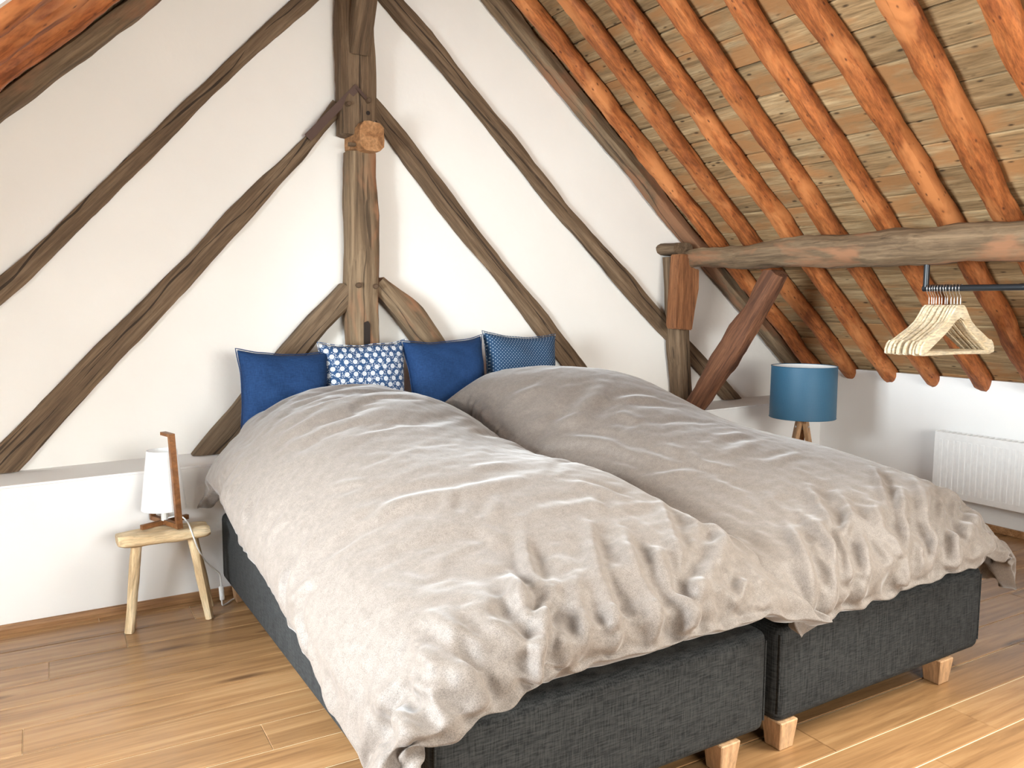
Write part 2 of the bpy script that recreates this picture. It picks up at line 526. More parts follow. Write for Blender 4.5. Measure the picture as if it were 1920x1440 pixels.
def glass_mat():
    m = bpy.data.materials.new('window_glass')
    m.use_nodes = True
    nt = m.node_tree
    nt.nodes.clear()
    out = N(nt, 'ShaderNodeOutputMaterial')
    tr = N(nt, 'ShaderNodeBsdfTransparent')
    tr.inputs[0].default_value = (0.97, 0.985, 0.98, 1)
    gl = N(nt, 'ShaderNodeBsdfGlossy')
    gl.inputs['Roughness'].default_value = 0.02
    mx = N(nt, 'ShaderNodeMixShader')
    fr = N(nt, 'ShaderNodeFresnel')
    fr.inputs[0].default_value = 1.45
    nt.links.new(fr.outputs[0], mx.inputs[0])
    nt.links.new(tr.outputs[0], mx.inputs[1])
    nt.links.new(gl.outputs[0], mx.inputs[2])
    nt.links.new(mx.outputs[0], out.inputs[0])
    return m
M['glass'] = glass_mat()

# ================================================================== SETTING
WY, LY = 3.80, 3.50             # upper gable face, face of the thick lower wall
XR_W, XL_W = 4.55, -1.35        # knee walls
YB = -2.5                       # wall behind the camera
APX = (BL - BR) / (KR - KL)
APZ = BR + KR * APX
T_R = 0.10                      # underside of the roof deck above the rafter plane
def ledge_z(x):
    return 0.5595 + 0.0139 * x

# floor: slab + planks (each its own piece)
floor = obj('floor', newbox((XL_W - 0.2, YB - 0.2, -0.12), (XR_W + 0.2, WY + 0.2, -0.003)), M['floor_base'])
tag(floor, kind='structure')
PW, PROT = 0.157, math.radians(-1.5)
plank_cache = {}
def plank(parent, length, width, thick, mat, mw, name, bev):
    key = (name, round(length, 2), round(width, 3))
    if key not in plank_cache:
        bm = newbox((0, 0, -thick), (length, width, 0), 0)
        es = [e for e in bm.edges if all(v.co.z > -1e-6 for v in e.verts)]
        bmesh.ops.bevel(bm, geom=es, offset=bev, segments=1, affect='EDGES')
        o = obj(name, bm, mat)
        plank_cache[key] = o.data
    else:
        o = bpy.data.objects.new(name, plank_cache[key])
        COL.objects.link(o)
    place(o, parent, mw)
    return o
rp = random.Random(3)
RZ = Matrix.Rotation(PROT, 4, 'Z')
k = 0
for k in range(-4, 15):
    y = 1.352 + 0.065 + PW * k       # line of the joint at x = 0 before the slight turn
    if y > 3.62 or y < 0.35: continue
    x = -0.9 - rp.uniform(0, 1.2)
    while x < XR_W + 0.1:
        ln = rp.choice([1.2, 1.5, 1.8, 2.1])
        plank(floor, ln - 0.0012, PW - 0.0050, 0.003, M['floor'], Matrix.Translation((0, y, 0)) @ RZ @ Matrix.Translation((x, 0, 0)), 'floor_plank', 0.0015)
        x += ln
# floor beyond the planked field (behind the camera)
bm = newbox((XL_W, YB, -0.003), (XR_W, 0.62, -0.001))
o = obj('floor_plank', bm, M['floor']); o.parent = floor

# gable wall
bm = bmesh.new()
def roofline(off):
    zr = lambda x: BR + KR * x + off * math.sqrt(1 + KR * KR)
    zl = lambda x: BL + KL * x + off * math.sqrt(1 + KL * KL)
    ax = (BL + off * math.sqrt(1 + KL * KL) - BR - off * math.sqrt(1 + KR * KR)) / (KR - KL)
    return zr, zl, ax
zr, zl, ax = roofline(0.09)
prism(bm, [(XL_W, 0, 0), (XR_W, 0, 0), (XR_W, 0, zr(XR_W)), (ax, 0, zr(ax)), (XL_W, 0, zl(XL_W))], WY, WY + 0.2, (0, 1, 0))
wall_back = tag(obj('wall_back', bm, M['plaster']), kind='structure')
bm = bmesh.new()
prism(bm, [(XL_W, 0, 0), (XR_W, 0, 0), (XR_W, 0, ledge_z(XR_W)), (XL_W, 0, ledge_z(XL_W))], LY, WY, (0, 1, 0))
bmesh.ops.bevel(bm, geom=[e for e in bm.edges if all(v.co.z > 0.3 and v.co.y < LY + .01 for v in e.verts)], offset=0.008, segments=2, affect='EDGES')
lw = obj('wall_ledge', bm, M['white_wall']); lw.parent = wall_back
# wall behind the camera, with a window
zr, zl, ax = roofline(0.09)
bm = bmesh.new()
def quadprism(x0, x1, z0, z1):
    prism(bm, [(x0, 0, z0), (x1, 0, z0), (x1, 0, z1), (x0, 0, z1)], YB - 0.2, YB, (0, 1, 0))
prism(bm, [(XL_W, 0, 0), (WB['x0'], 0, 0), (WB['x0'], 0, zl(WB['x0'])), (XL_W, 0, zl(XL_W))], YB - 0.2, YB, (0, 1, 0))
prism(bm, [(WB['x1'], 0, 0), (XR_W, 0, 0), (XR_W, 0, zr(XR_W)), (WB['x1'], 0, zr(WB['x1']))], YB - 0.2, YB, (0, 1, 0))
quadprism(WB['x0'], WB['x1'], 0, WB['z0'])
prism(bm, [(WB['x0'], 0, WB['z1']), (WB['x1'], 0, WB['z1']), (WB['x1'], 0, zr(WB['x1'])), (ax, 0, zr(ax)), (WB['x0'], 0, zl(WB['x0']))], YB - 0.2, YB, (0, 1, 0))
tag(obj('wall_front', bm, M['plaster']), kind='structure')
# knee walls
zr, zl, ax = roofline(0.0)
tag(obj('wall_right', newbox((XR_W, YB, 0), (XR_W + 0.15, WY, zr(XR_W) + 0.06)), M['white_wall']), kind='structure')
tag(obj('wall_left', newbox((XL_W - 0.15, YB, 0), (XL_W, WY, zl(XL_W) + 0.06)), M['white_wall']), kind='structure')
# baseboards
def quarter(bm, x0, x1, y, h, t):
    prism(bm, [(0, y, 0), (0, y - t, 0), (0, y - t, h * .55), (0, y - t * .6, h * .9), (0, y, h)], x0, x1, (1, 0, 0))
bm = bmesh.new(); quarter(bm, XL_W, XR_W, LY, 0.034, 0.016)
tag(obj('baseboard_back', bm, M['baseboard']), kind='structure')
tag(obj('baseboard_right', newbox((XR_W - 0.016, YB, 0), (XR_W, LY, 0.04), 0.004), M['baseboard']), kind='structure')

# roof decks: slab with the roof-window hole + boards
def deck(name, P, hole, x_out, normal):
    bm = bmesh.new()
    y0, y1 = YB - 0.2, WY + 0.2
    def slab(xa, xb, ya, yb):
        q = [P(xa, ya, T_R), P(xb, ya, T_R), P(xb, yb, T_R), P(xa, yb, T_R)]
        prism(bm, q, 0, 0.08, normal)
    a, b = min(APX, x_out), max(APX, x_out)
    if hole['x0'] - a > 0.01: slab(a, hole['x0'], y0, y1)
    slab(hole['x1'], b, y0, y1)
    slab(hole['x0'], hole['x1'], y0, hole['y0']); slab(hole['x0'], hole['x1'], hole['y1'], y1)
    return tag(obj(name, bm, M['shadow_gap']), kind='structure')
ceil_r = deck('ceiling', pr, SKR, XR_W + 0.25, NR)
ceil_l = deck('ceiling', pl, SKL, XL_W - 0.25, NL)
rb = random.Random(11)
JOINTS = [3.548, 3.282, 3.004, 2.728, 2.430, 2.145, 1.862, 1.550, 1.262, 0.975, 0.69]
def boards(parent, P, AX, NRM, x_end, hole, ya, yb, sgn):
    s = 0.02
    total = abs(x_end - APX) / abs(AX.x)
    # local X along the room, local Y across the board, local Z towards the room
    ex = Vector((0, -1, 0)); ez = -NRM; ey = ez.cross(ex)
    rot = Matrix((ex, ey, ez)).transposed().to_4x4()
    while s < total:
        w = rb.choice([0.125, 0.14, 0.15, 0.16, 0.175])
        y = yb
        while y > ya:
            stops = [q for q in JOINTS if y - 2.4 < q < y - 0.8]
            yy = max(ya, rb.choice(stops) if stops else ya)
            xa = APX + AX.x * s; xb = APX + AX.x * (s + w)
            lo, hi = min(xa, xb), max(xa, xb)
            segs = [(y, yy)]
            if hi > hole['x0'] and lo < hole['x1']:
                segs = []
                if y > hole['y1']: segs.append((y, max(yy, hole['y1'])))
                if yy < hole['y0']: segs.append((min(y, hole['y0']), yy))
            for (a, b) in segs:
                if a - b < 0.05: continue
                xs = xa if ey.dot(AX) > 0 else xb
                base = P(xs, a, T_R) + NRM * rb.uniform(-0.004, 0.004)
                tilt = Matrix.Rotation(rb.uniform(-0.006, 0.006), 4, 'X')
                L = a - b - 0.003
                plank(parent, L, w - rb.choice([0.004, 0.006, 0.008]), 0.022, M['board'], Matrix.Translation(base + ez * 0.024) @ rot @ tilt, 'roof_board', 0.0025)
            y = yy
        s += w
boards(ceil_r, pr, AX_R, NR, XR_W + 0.02, SKR, -0.05, 3.80, 1)
boards(ceil_l, pl, AX_L, NL, XL_W + 0.1, SKL, 0.6, 3.80, -1)

# roof windows and rear window
def roof_window(name, P, NRM, h):
    bm = bmesh.new()
    t = 0.05
    def bar(xa, xb, ya, yb):
        prism(bm, [P(xa, ya, 0.03), P(xb, ya, 0.03), P(xb, yb, 0.03), P(xa, yb, 0.03)], 0, 0.17, NRM)
    x0, x1, y0, y1 = h['x0'], h['x1'], h['y0'], h['y1']
    bar(x0, x0 + t, y0, y1); bar(x1 - t, x1, y0, y1); bar(x0 + t, x1 - t, y0, y0 + t); bar(x0 + t, x1 - t, y1 - t, y1)
    w = tag(obj(name, bm, M['white_enamel']), kind='structure')
    bm = bmesh.new()
    prism(bm, [P(x0 + t, y0 + t, 0.15), P(x1 - t, y0 + t, 0.15), P(x1 - t, y1 - t, 0.15), P(x0 + t, y1 - t, 0.15)], 0, 0.006, NRM)
    g = obj('pane', bm, M['glass']); g.parent = w
# dormer: plastered cheeks and ceiling, upright window
bm = bmesh.new()
for ya, yb in ((SKL['y0'] - 0.035, SKL['y0']), (SKL['y1'], SKL['y1'] + 0.035)):
    zb = lambda x: BL + KL * x + 0.02
    prism(bm, [(DX - 0.1, 0, zb(DX - 0.1)), (0.066, 0, zb(0.066)), (0.066, 0, DZ1 + 0.06), (DX - 0.1, 0, DZ1 + 0.06)], ya, yb, (0, 1, 0))
box(bm, (DX - 0.1, SKL['y0'] - 0.035, DZ1), (0.066, SKL['y1'] + 0.035, DZ1 + 0.06))
box(bm, (0.03, SKL['y0'], DZ1), (0.066, SKL['y1'], DZ1 + 0.2))
box(bm, (DX - 0.1, SKL['y0'], 0.60), (DX, SKL['y1'], DZ0))
tag(obj('wall_dormer', bm, M['white_wall']), kind='structure')
bm = bmesh.new()
ym = (SKL['y0'] + SKL['y1']) / 2
for ya, yb, za, zb_ in ((SKL['y0'], SKL['y0'] + .05, DZ0, DZ1), (SKL['y1'] - .05, SKL['y1'], DZ0, DZ1), (ym - .03, ym + .03, DZ0, DZ1), (SKL['y0'], SKL['y1'], DZ0, DZ0 + .05), (SKL['y0'], SKL['y1'], DZ1 - .05, DZ1)):
    box(bm, (DX - 0.07, ya, za), (DX - 0.01, yb, zb_))
w1 = tag(obj('window_1', bm, M['white_enamel']), kind='structure')
o = obj('pane', newbox((DX - 0.043, SKL['y0'] + .02, DZ0 + .02), (DX - 0.037, SKL['y1'] - .02, DZ1 - .02)), M['glass']); o.parent = w1
roof_window('window_2', pr, NR, SKR)
bm = bmesh.new()
for (xa, xb, za, zb) in ((WB['x0'], WB['x0'] + .06, WB['z0'], WB['z1']), (WB['x1'] - .06, WB['x1'], WB['z0'], WB['z1']), (WB['x0'], WB['x1'], WB['z0'], WB['z0'] + .06), (WB['x0'], WB['x1'], WB['z1'] - .06, WB['z1']), (1.42, 1.48, WB['z0'], WB['z1'])):
    box(bm, (xa, YB - 0.14, za), (xb, YB - 0.06, zb))
w3 = tag(obj('window_3', bm, M['white_enamel']), kind='structure')
o = obj('pane', newbox((WB['x0'] + .03, YB - 0.103, WB['z0'] + .03), (WB['x1'] - .03, YB - 0.097, WB['z1'] - .03)), M['glass']); o.parent = w3

# ================================================================== TIMBERS IN THE GABLE
def wall_timber(name, up, lo, label, mat, front=3.765, back=3.80, cuts=(), n=14, cat='rafter', rough=0.004, **kw):
    """timber lying in the gable: upper and lower outline in (x, z)"""
    def resample(p):
        p = [Vector((a, 0, b)) for a, b in p]
        d = [0]
        for i in range(1, len(p)): d.append(d[-1] + (p[i] - p[i - 1]).length)
        out = []
        for k in range(n + 1):
            s = d[-1] * k / n
            i = 0
            while i < len(d) - 2 and s > d[i + 1]: i += 1
            t = (s - d[i]) / (d[i + 1] - d[i])
            out.append(p[i].lerp(p[i + 1], t))
        return out
    U, Lw = resample(up), resample(lo)
    c0 = (U[0] + Lw[0]) / 2; c1 = (U[-1] + Lw[-1]) / 2
    ax = (c1 - c0).normalized()
    wd = Vector((-ax.z, 0, ax.x))
    st = []
    for a, b in zip(U, Lw):
        c = (a + b) / 2
        hw = abs((a - b).dot(wd)) / 2
        st.append((Vector((c.x, (front + back) / 2, c.z)), hw, (back - front) / 2))
    return beam(name, st, wd, mat, label, cat, cuts=cuts, rough=rough, expo=7, **kw)
def ext(pts, a, b):
    """extend a 2-d outline beyond both ends"""
    p0, p1 = Vector(pts[0]), Vector(pts[1]); q0, q1 = Vector(pts[-2]), Vector(pts[-1])
    r = list(pts)
    if a: r = [tuple(p0 + (p0 - p1).normalized() * a)] + r
    if b: r = r + [tuple(q1 + (q1 - q0).normalized() * b)]
    return r
GROOF = [((0, 0, BR + 0.075), NR), ((0, 0, BL + 0.075), NL)]
LEDGE = [((0, 0, 0.562), (0.0139, 0, -1))]
LOu = [(1.137, 2.604), (0.865, 2.314), (0.608, 2.036), (0.39, 1.796), (0.203, 1.587), (-0.044, 1.336)]
LOl = [(1.264, 2.628), (0.957, 2.322), (0.744, 2.092), (0.541, 1.858), (0.294, 1.592), (0.177, 1.466), (0.055, 1.327), (-0.049, 1.227)]
wall_timber('wall_rafter', ext(LOu, 0.30, 0.95), ext(LOl, 0.24, 0.86), 'long weathered oak rafter in the gable, outer one left of the king post', M['old_oak'], cuts=LEDGE, n=30)
LIu = [(1.345, 2.214), (1.207, 2.028), (1.077, 1.893), (0.979, 1.806), (0.811, 1.632), (0.666, 1.456), (0.545, 1.336), (-0.076, 0.676)]
LIl = [(1.345, 2.105), (1.252, 2.016), (1.166, 1.891), (1.055, 1.769), (0.876, 1.567), (0.68, 1.338), (-0.008, 0.574)]
wall_timber('wall_rafter', ext(LIu, 0, 0.2), ext(LIl, 0, 0.1), 'oak rafter in the gable, inner one left of the king post', M['old_oak'], cuts=LEDGE, n=30)
RIu = [(1.51, 2.25), (1.662, 2.106), (1.785, 1.969), (2.04, 1.686), (2.265, 1.441), (2.552, 1.164), (2.766, 0.926)]
RIl = [(1.51, 2.15), (1.619, 1.999), (1.849, 1.734), (2.018, 1.553), (2.172, 1.405), (2.514, 1.03)]
wall_timber('wall_rafter', ext(RIu, 0, 0.45), ext(RIl, 0, 0.60), 'oak rafter in the gable running down behind the dotted cushion', M['old_oak'], cuts=LEDGE, n=30)
ROu = [(1.671, 2.705), (1.854, 2.553), (2.053, 2.356), (2.262, 2.174), (2.434, 2.008), (2.697, 1.756), (2.924, 1.569), (3.159, 1.383), (3.588, 1.024), (3.797, 0.869), (4.147, 0.581)]
ROl = [(1.552, 2.682), (1.706, 2.546), (1.985, 2.307), (2.193, 2.117), (2.474, 1.834), (2.755, 1.595), (2.982, 1.38), (3.607, 0.883), (3.74, 0.775), (3.993, 0.573)]
wall_timber('wall_rafter', ext(ROu, 0.25, 0.1), ext(ROl, 0.12, 0.1), 'long oak rafter in the gable right of the king post, crossing behind the short post', M['old_oak'], cuts=LEDGE, n=34)
LBu = [(1.374, 1.376), (1.161, 1.165), (1.037, 1.029), (0.892, 0.864), (0.63, 0.562)]
LBl = [(1.374, 1.215), (1.24, 1.10), (0.778, 0.545)]
wall_timber('post_brace', ext(LBu, 0, 0.1), ext(LBl, 0, 0.06), 'thick oak brace from the king post down to the ledge left of the cushions', M['old_oak'], front=3.70, cuts=LEDGE, n=20, cat='brace')
RBu = [(1.50, 1.40), (1.709, 1.258), (1.807, 1.138), (1.873, 1.044)]
RBl = [(1.50, 1.27), (1.60, 1.17), (1.699, 1.048)]
wall_timber('post_brace', ext(RBu, 0, 0.55), ext(RBl, 0, 0.55), 'thick knotty oak brace right of the king post, running down behind the plain cushion', M['weathered_oak'], front=3.70, cuts=LEDGE, n=20, cat='brace')

# squared rafters against the gable
beam('gable_rafter', [(Vector((APX + .03, 3.735, 0)) + Vector((0, 0, BR + KR * (APX + .03))) + NR * 0.036, 0.06, 0.036), (pr(4.56, 3.735, 0.036), 0.06, 0.036)], (0, 1, 0), M['weathered_oak'],
     'squared grey brown rafter tight against the white gable wall, right slope', 'rafter', expo=8, rough=0.006, cuts=[((XR_W, 0, 0), (1, 0, 0))])
beam('gable_rafter', [(pl(APX - .03, 3.735, 0.036), 0.06, 0.036), (pl(XL_W, 3.735, 0.036), 0.06, 0.036)], (0, 1, 0), M['weathered_oak'],
     'squared grey brown rafter tight against the gable wall at upper left', 'rafter', expo=8, rough=0.006)
# pole rafters of the right slope
ORD = ['first', 'second', 'third', 'fourth', 'fifth', 'sixth', 'seventh', 'eighth', 'ninth', 'tenth', 'eleventh', 'twelfth']
RY = [3.548, 3.282, 3.004, 2.728, 2.430, 2.145, 1.862, 1.550]
BEND = {5: [(0.0, 0.0), (0.32, 0.035), (0.45, -0.01), (0.6, -0.03), (0.75, -0.01), (1, 0.02)], 1: [(0, 0.01), (0.35, -0.012), (0.6, 0.012), (1, 0.0)], 4: [(0, -.012), (.4, .012), (.6, -.008), (1, .02)], 6: [(0, 0.0), (.4, -.01), (.7, .01), (1, 0.01)]}
for i, y in enumerate(RY):
    hw = [0.046, 0.048, 0.050, 0.050, 0.050, 0.052, 0.058, 0.056, 0.05, 0.052, 0.05][i]
    bd = BEND.get(i, [(0, 0.0), (0.3, random.uniform(-.01, .01)), (0.6, random.uniform(-.01, .01)), (1, 0.01)])
    st = []
    for t in np.linspace(0, 1, 13):
        k = 0
        while k < len(bd) - 2 and t > bd[k + 1][0]: k += 1
        u = (t - bd[k][0]) / (bd[k + 1][0] - bd[k][0]); u = u * u * (3 - 2 * u)
        dy = bd[k][1] * (1 - u) + bd[k + 1][1] * u
        x = APX + 0.05 + t * (4.585 - APX - 0.05)
        w = hw * (1.0 - 0.12 * t)
        st.append((pr(x, y + dy, 0.034), w, 0.043))
    beam('roof_rafter', st, (0, 1, 0), M['rafter'],
         ORD[i] + ' orange brown pole rafter counted from the gable wall, right roof slope', 'rafter', 'pole rafters of the right roof slope', expo=3.0, rough=0.0062, taper1=0.09, nsec=14)
for i, y in enumerate([3.11, 2.80, 2.50]):
    st = [(pl(APX - 0.05 - t * (APX - 0.05 - XL_W), y, 0.034), 0.062, 0.05) for t in np.linspace(0, 1, 6)]
    beam('roof_rafter', st, (0, 1, 0), M['rafter'], ['first', 'second', 'third'][i] + ' orange pole rafter from the gable on the upper left roof slope', 'rafter', 'pole rafters of the left roof slope', expo=3.0, rough=0.008, nsec=14)

# king post group
up_ = beam('king_post', [(Vector((1.410, 3.735, APZ - 0.02)), 0.078, 0.062), (Vector((1.408, 3.735, 2.60)), 0.080, 0.062), (Vector((1.414, 3.735, 2.25)), 0.085, 0.062), (Vector((1.416, 3.735, 1.96)), 0.086, 0.062)],
           (1, 0, 0), M['old_oak'], 'upper oak king post with iron strap and pegs under the roof ridge', 'post', expo=7, rough=0.005,
           cuts=[((1.34, 0, 2.022), (-0.10, 0, -1)), ((1.40, 0, 2.03), (0.55, 0, -0.8))])
def peg(parent, x, z, y, r, mat, ln=0.02, name='peg'):
    bm = bmesh.new()
    tube(bm, [(x, y + 0.02, z), (x, y - ln * .8, z), (x, y - ln, z)], [r, r, r * .75], 10)
    return auto_smooth(sub(name, bm, mat, parent))
peg(up_, 1.352, 2.150, 3.672, 0.011, M['peg']); peg(up_, 1.448, 2.176, 3.672, 0.012, M['peg'], 0.025); peg(up_, 1.450, 2.122, 3.6725, 0.010, M['hole'], 0.003, 'peg_hole_shade')  # last one is a dark disc painted as a hole's shade
strap = bmesh.new()
a, b_ = Vector((1.398, 3.664, 2.232)), Vector((1.186, 3.752, 1.995))
ax_ = (b_ - a).normalized(); wd = Vector((-ax_.z, 0, ax_.x)).normalized(); nn = ax_.cross(wd)
for (s0, s1) in ((0, 1),):
    prism(strap, [a + wd * .016, a - wd * .016, b_ - wd * .019, b_ + wd * .019], -0.004, 0.004, nn)
a2, b2 = Vector((1.392, 3.664, 2.228)), Vector((1.452, 3.664, 2.170)); ax2 = (b2 - a2).normalized(); wd2 = Vector((-ax2.z, 0, ax2.x))
prism(strap, [a2 + wd2 * .007, a2 - wd2 * .007, b2 - wd2 * .007, b2 + wd2 * .007], -0.004, 0.004, (0, 1, 0))
o = sub('iron_strap', strap, M['iron'], up_); o['label'] = 'dark rusty iron strap'
lowp = beam('king_post', [(Vector((1.431, 3.735, 1.945)), 0.074, 0.062), (Vector((1.431, 3.735, 1.7)), 0.079, 0.064), (Vector((1.430, 3.735, 1.3)), 0.080, 0.064), (Vector((1.428, 3.735, 0.585)), 0.078, 0.062)],
            (1, 0, 0), M['weathered_oak'], 'lower oak king post with a mortise slot, rising behind the cushions', 'post', expo=3.6, rough=0.005, nsec=20)
peg(lowp, 1.389, 1.324, 3.673, 0.013, M['peg'], 0.022); peg(lowp, 1.474, 1.320, 3.675, 0.012, M['peg'], 0.022)
bm = bmesh.new()
prism(bm, [(1.413, 3.668, 1.04), (1.445, 3.668, 1.04), (1.446, 3.668, 1.14), (1.436, 3.668, 1.155), (1.415, 3.668, 1.148)], 0, 0.01, (0, 1, 0))
sub('mortise_shade', bm, M['hole'], lowp)  # flat dark plate, painted as the shade in the slot
blk = beam('beam_stub', [(Vector((1.443, 3.605, 2.004)), 0.060, 0.066), (Vector((1.440, 3.80, 2.004)), 0.060, 0.066)], (1, 0, 0), M['cut_oak'],
           'short sawn beam end with pale end grain between the two king posts', 'beam', expo=4, rough=0.003, seg=0.02)
bm = bmesh.new()
prism(bm, [(1.352, 3.66, 1.962), (1.40, 3.66, 1.965), (1.40, 3.66, 1.977), (1.352, 3.66, 1.978)], 0, 0.02, (0, 1, 0))
o = sub('tenon_tip', bm, M['old_oak'], blk)
beam('ridge_brace', [(Vector((1.412, 3.70, 2.395)), 0.048, 0.05), (Vector((1.412, 3.40, 3.02)), 0.050, 0.055)], (1, 0, 0), M['old_oak'],
     'dark slanting brace rising from the king post to the ridge at the top', 'brace', expo=7, rough=0.004)

# short post, cap, cleat, purlin, wind brace on the right
beam('short_post', [(Vector((3.447, 3.74, 1.53)), 0.062, 0.06), (Vector((3.484, 3.74, 1.01)), 0.062, 0.06), (Vector((3.528, 3.74, 0.60)), 0.050, 0.058)], (1, 0, 0), M['old_oak'],
     'short oak post on the ledge under the end of the round purlin', 'post', expo=7)
beam('cap_block', [(Vector((3.43, 3.80, 1.572)), 0.088, 0.038), (Vector((3.43, 3.655, 1.572)), 0.078, 0.036)], (1, 0, 0), M['old_oak'], 'rounded oak cap block on top of the short post beside the gable rafter', 'block', expo=2.6, seg=0.02)
bm = bmesh.new()
prism(bm, [(3.352, 3.60, 1.535), (3.43, 3.60, 1.535), (3.445, 3.60, 1.455), (3.515, 3.60, 1.448), (3.510, 3.60, 1.33), (3.482, 3.60, 1.20), (3.470, 3.60, 1.085), (3.335, 3.60, 1.095), (3.333, 3.60, 1.12)], 0, 0.085, (0, 1, 0))
bmesh.ops.bevel(bm, geom=bm.edges[:], offset=0.006, segments=2, affect='EDGES')
tag(obj('post_cleat', bm, M['cleat_oak']), 'reddish brown wooden cleat pegged to the front of the short post', 'cleat')
purl = beam('purlin', [(Vector((3.47, 3.655, 1.512)), 0.046, 0.048), (Vector((3.47, 3.45, 1.510)), 0.055, 0.058), (Vector((3.47, 3.195, 1.505)), 0.064, 0.064), (Vector((3.47, 2.95, 1.51)), 0.074, 0.073), (Vector((3.47, 2.52, 1.508)), 0.082, 0.081), (Vector((3.47, 1.74, 1.510)), 0.084, 0.082), (Vector((3.47, -1.0, 1.52)), 0.088, 0.088)],
            (1, 0, 0), M['weathered_oak'], 'long round purlin log carrying the rafters above the clothes rail', 'beam', expo=2.2, rough=0.012, seg=0.05, nsec=20)
beam('wind_brace', [(Vector((3.47, 3.64, 0.56)), 0.056, 0.045), (Vector((3.47, 3.56, 0.62)), 0.056, 0.045), (Vector((3.47, 3.40, 0.84)), 0.066, 0.045), (Vector((3.47, 3.235, 1.075)), 0.078, 0.045), (Vector((3.47, 3.10, 1.235)), 0.052, 0.045), (Vector((3.47, 2.98, 1.425)), 0.054, 0.045)], (0, 1, 0), M['old_oak_red'],
     'dark reddish diagonal brace leaning from the ledge up to the purlin', 'brace', expo=6, rough=0.008, cuts=LEDGE + [((0, 0, 1.425), (0, 0, 1))])

# ================================================================== BED
BOX = [(0.695, 1.708), (1.752, 2.765)]
names = [('charcoal woven box spring bed base nearest the bedside stool, at left', 'beige sheeted mattress under the left duvet'), ('charcoal woven box spring bed base on the right, nearer the radiator', 'beige sheeted mattress under the right duvet')]
for i, (x0, x1) in enumerate(BOX):
    e = empty('box_spring', ((x0 + x1) / 2, 2.46, 0))
    tag(e, names[i][0], 'bed base', 'box spring bases of the double bed')
    bm = newbox((x0, 1.445, 0.078), (x1, 3.485, 0.368), 0.030, 4)
    b = auto_smooth(sub('base', bm, M['box_fabric'], e), 50)
    for cx in (x0 + .008, x1 - .008):
        bm = bmesh.new()
        tube(bm, [(cx, 1.4515, 0.11), (cx, 1.4515, 0.338)], 0.0035, 6)
        sub('corner_piping', bm, M['box_fabric'], b)
    for (lx, ly) in ((x0 + 0.045 if i else x0 + 0.12, 1.475), (x1 - 0.14 if i == 0 else x1 - 0.20, 1.475), (x0 + 0.06, 3.40), (x1 - 0.06, 3.40)):
        bm = newbox((-.036, -.036, 0), (.036, .036, 0.085), 0.003, 1)
        for v in bm.verts:
            s = 0.76 + 0.24 * v.co.z / 0.085
            v.co.x *= s; v.co.y *= s
        o = obj('leg', bm, M['leg_beech']); place(o, e, Matrix.Translation((lx, ly, 0)))
    bm = newbox((x0 + 0.014, 1.475, 0.366), (x1 - 0.014, 3.48, 0.512), 0.06, 4)
    o = auto_smooth(obj('mattress', bm, M['sheet']), 60)
    tag(o, names[i][1], 'mattress', 'sheeted mattresses of the double bed')

def upsample(G, k):
    """Catmull-Rom upsampling of a grid of points, k steps per cell"""
    def along(A):
        n = A.shape[0]
        pad = np.concatenate([2 * A[:1] - A[1:2], A, 2 * A[-1:] - A[-2:-1]])
        out = []
        for i in range(n - 1):
            p0, p1, p2, p3 = pad[i], pad[i + 1], pad[i + 2], pad[i + 3]
            for q in range(k):
                t = q / k
                out.append(0.5 * (2 * p1 + (p2 - p0) * t + (2 * p0 - 5 * p1 + 4 * p2 - p3) * t * t + (3 * p1 - p0 - 3 * p2 + p3) * t ** 3))
        out.append(A[-1])
        return np.array(out)
    return along(along(G).transpose(1, 0, 2)).transpose(1, 0, 2)
def grid_normals(G):
    du = np.gradient(G, axis=0); dv = np.gradient(G, axis=1)
    n = np.cross(du, dv)
    return n / np.maximum(np.linalg.norm(n, axis=2, keepdims=True), 1e-9)
def smooth_grid(G, times):
    for _ in range(times):
        H = G.copy()
        H[1:-1, 1:-1] = 0.5 * G[1:-1, 1:-1] + 0.125 * (G[2:, 1:-1] + G[:-2, 1:-1] + G[1:-1, 2:] + G[1:-1, :-2])
        G = H
    return G
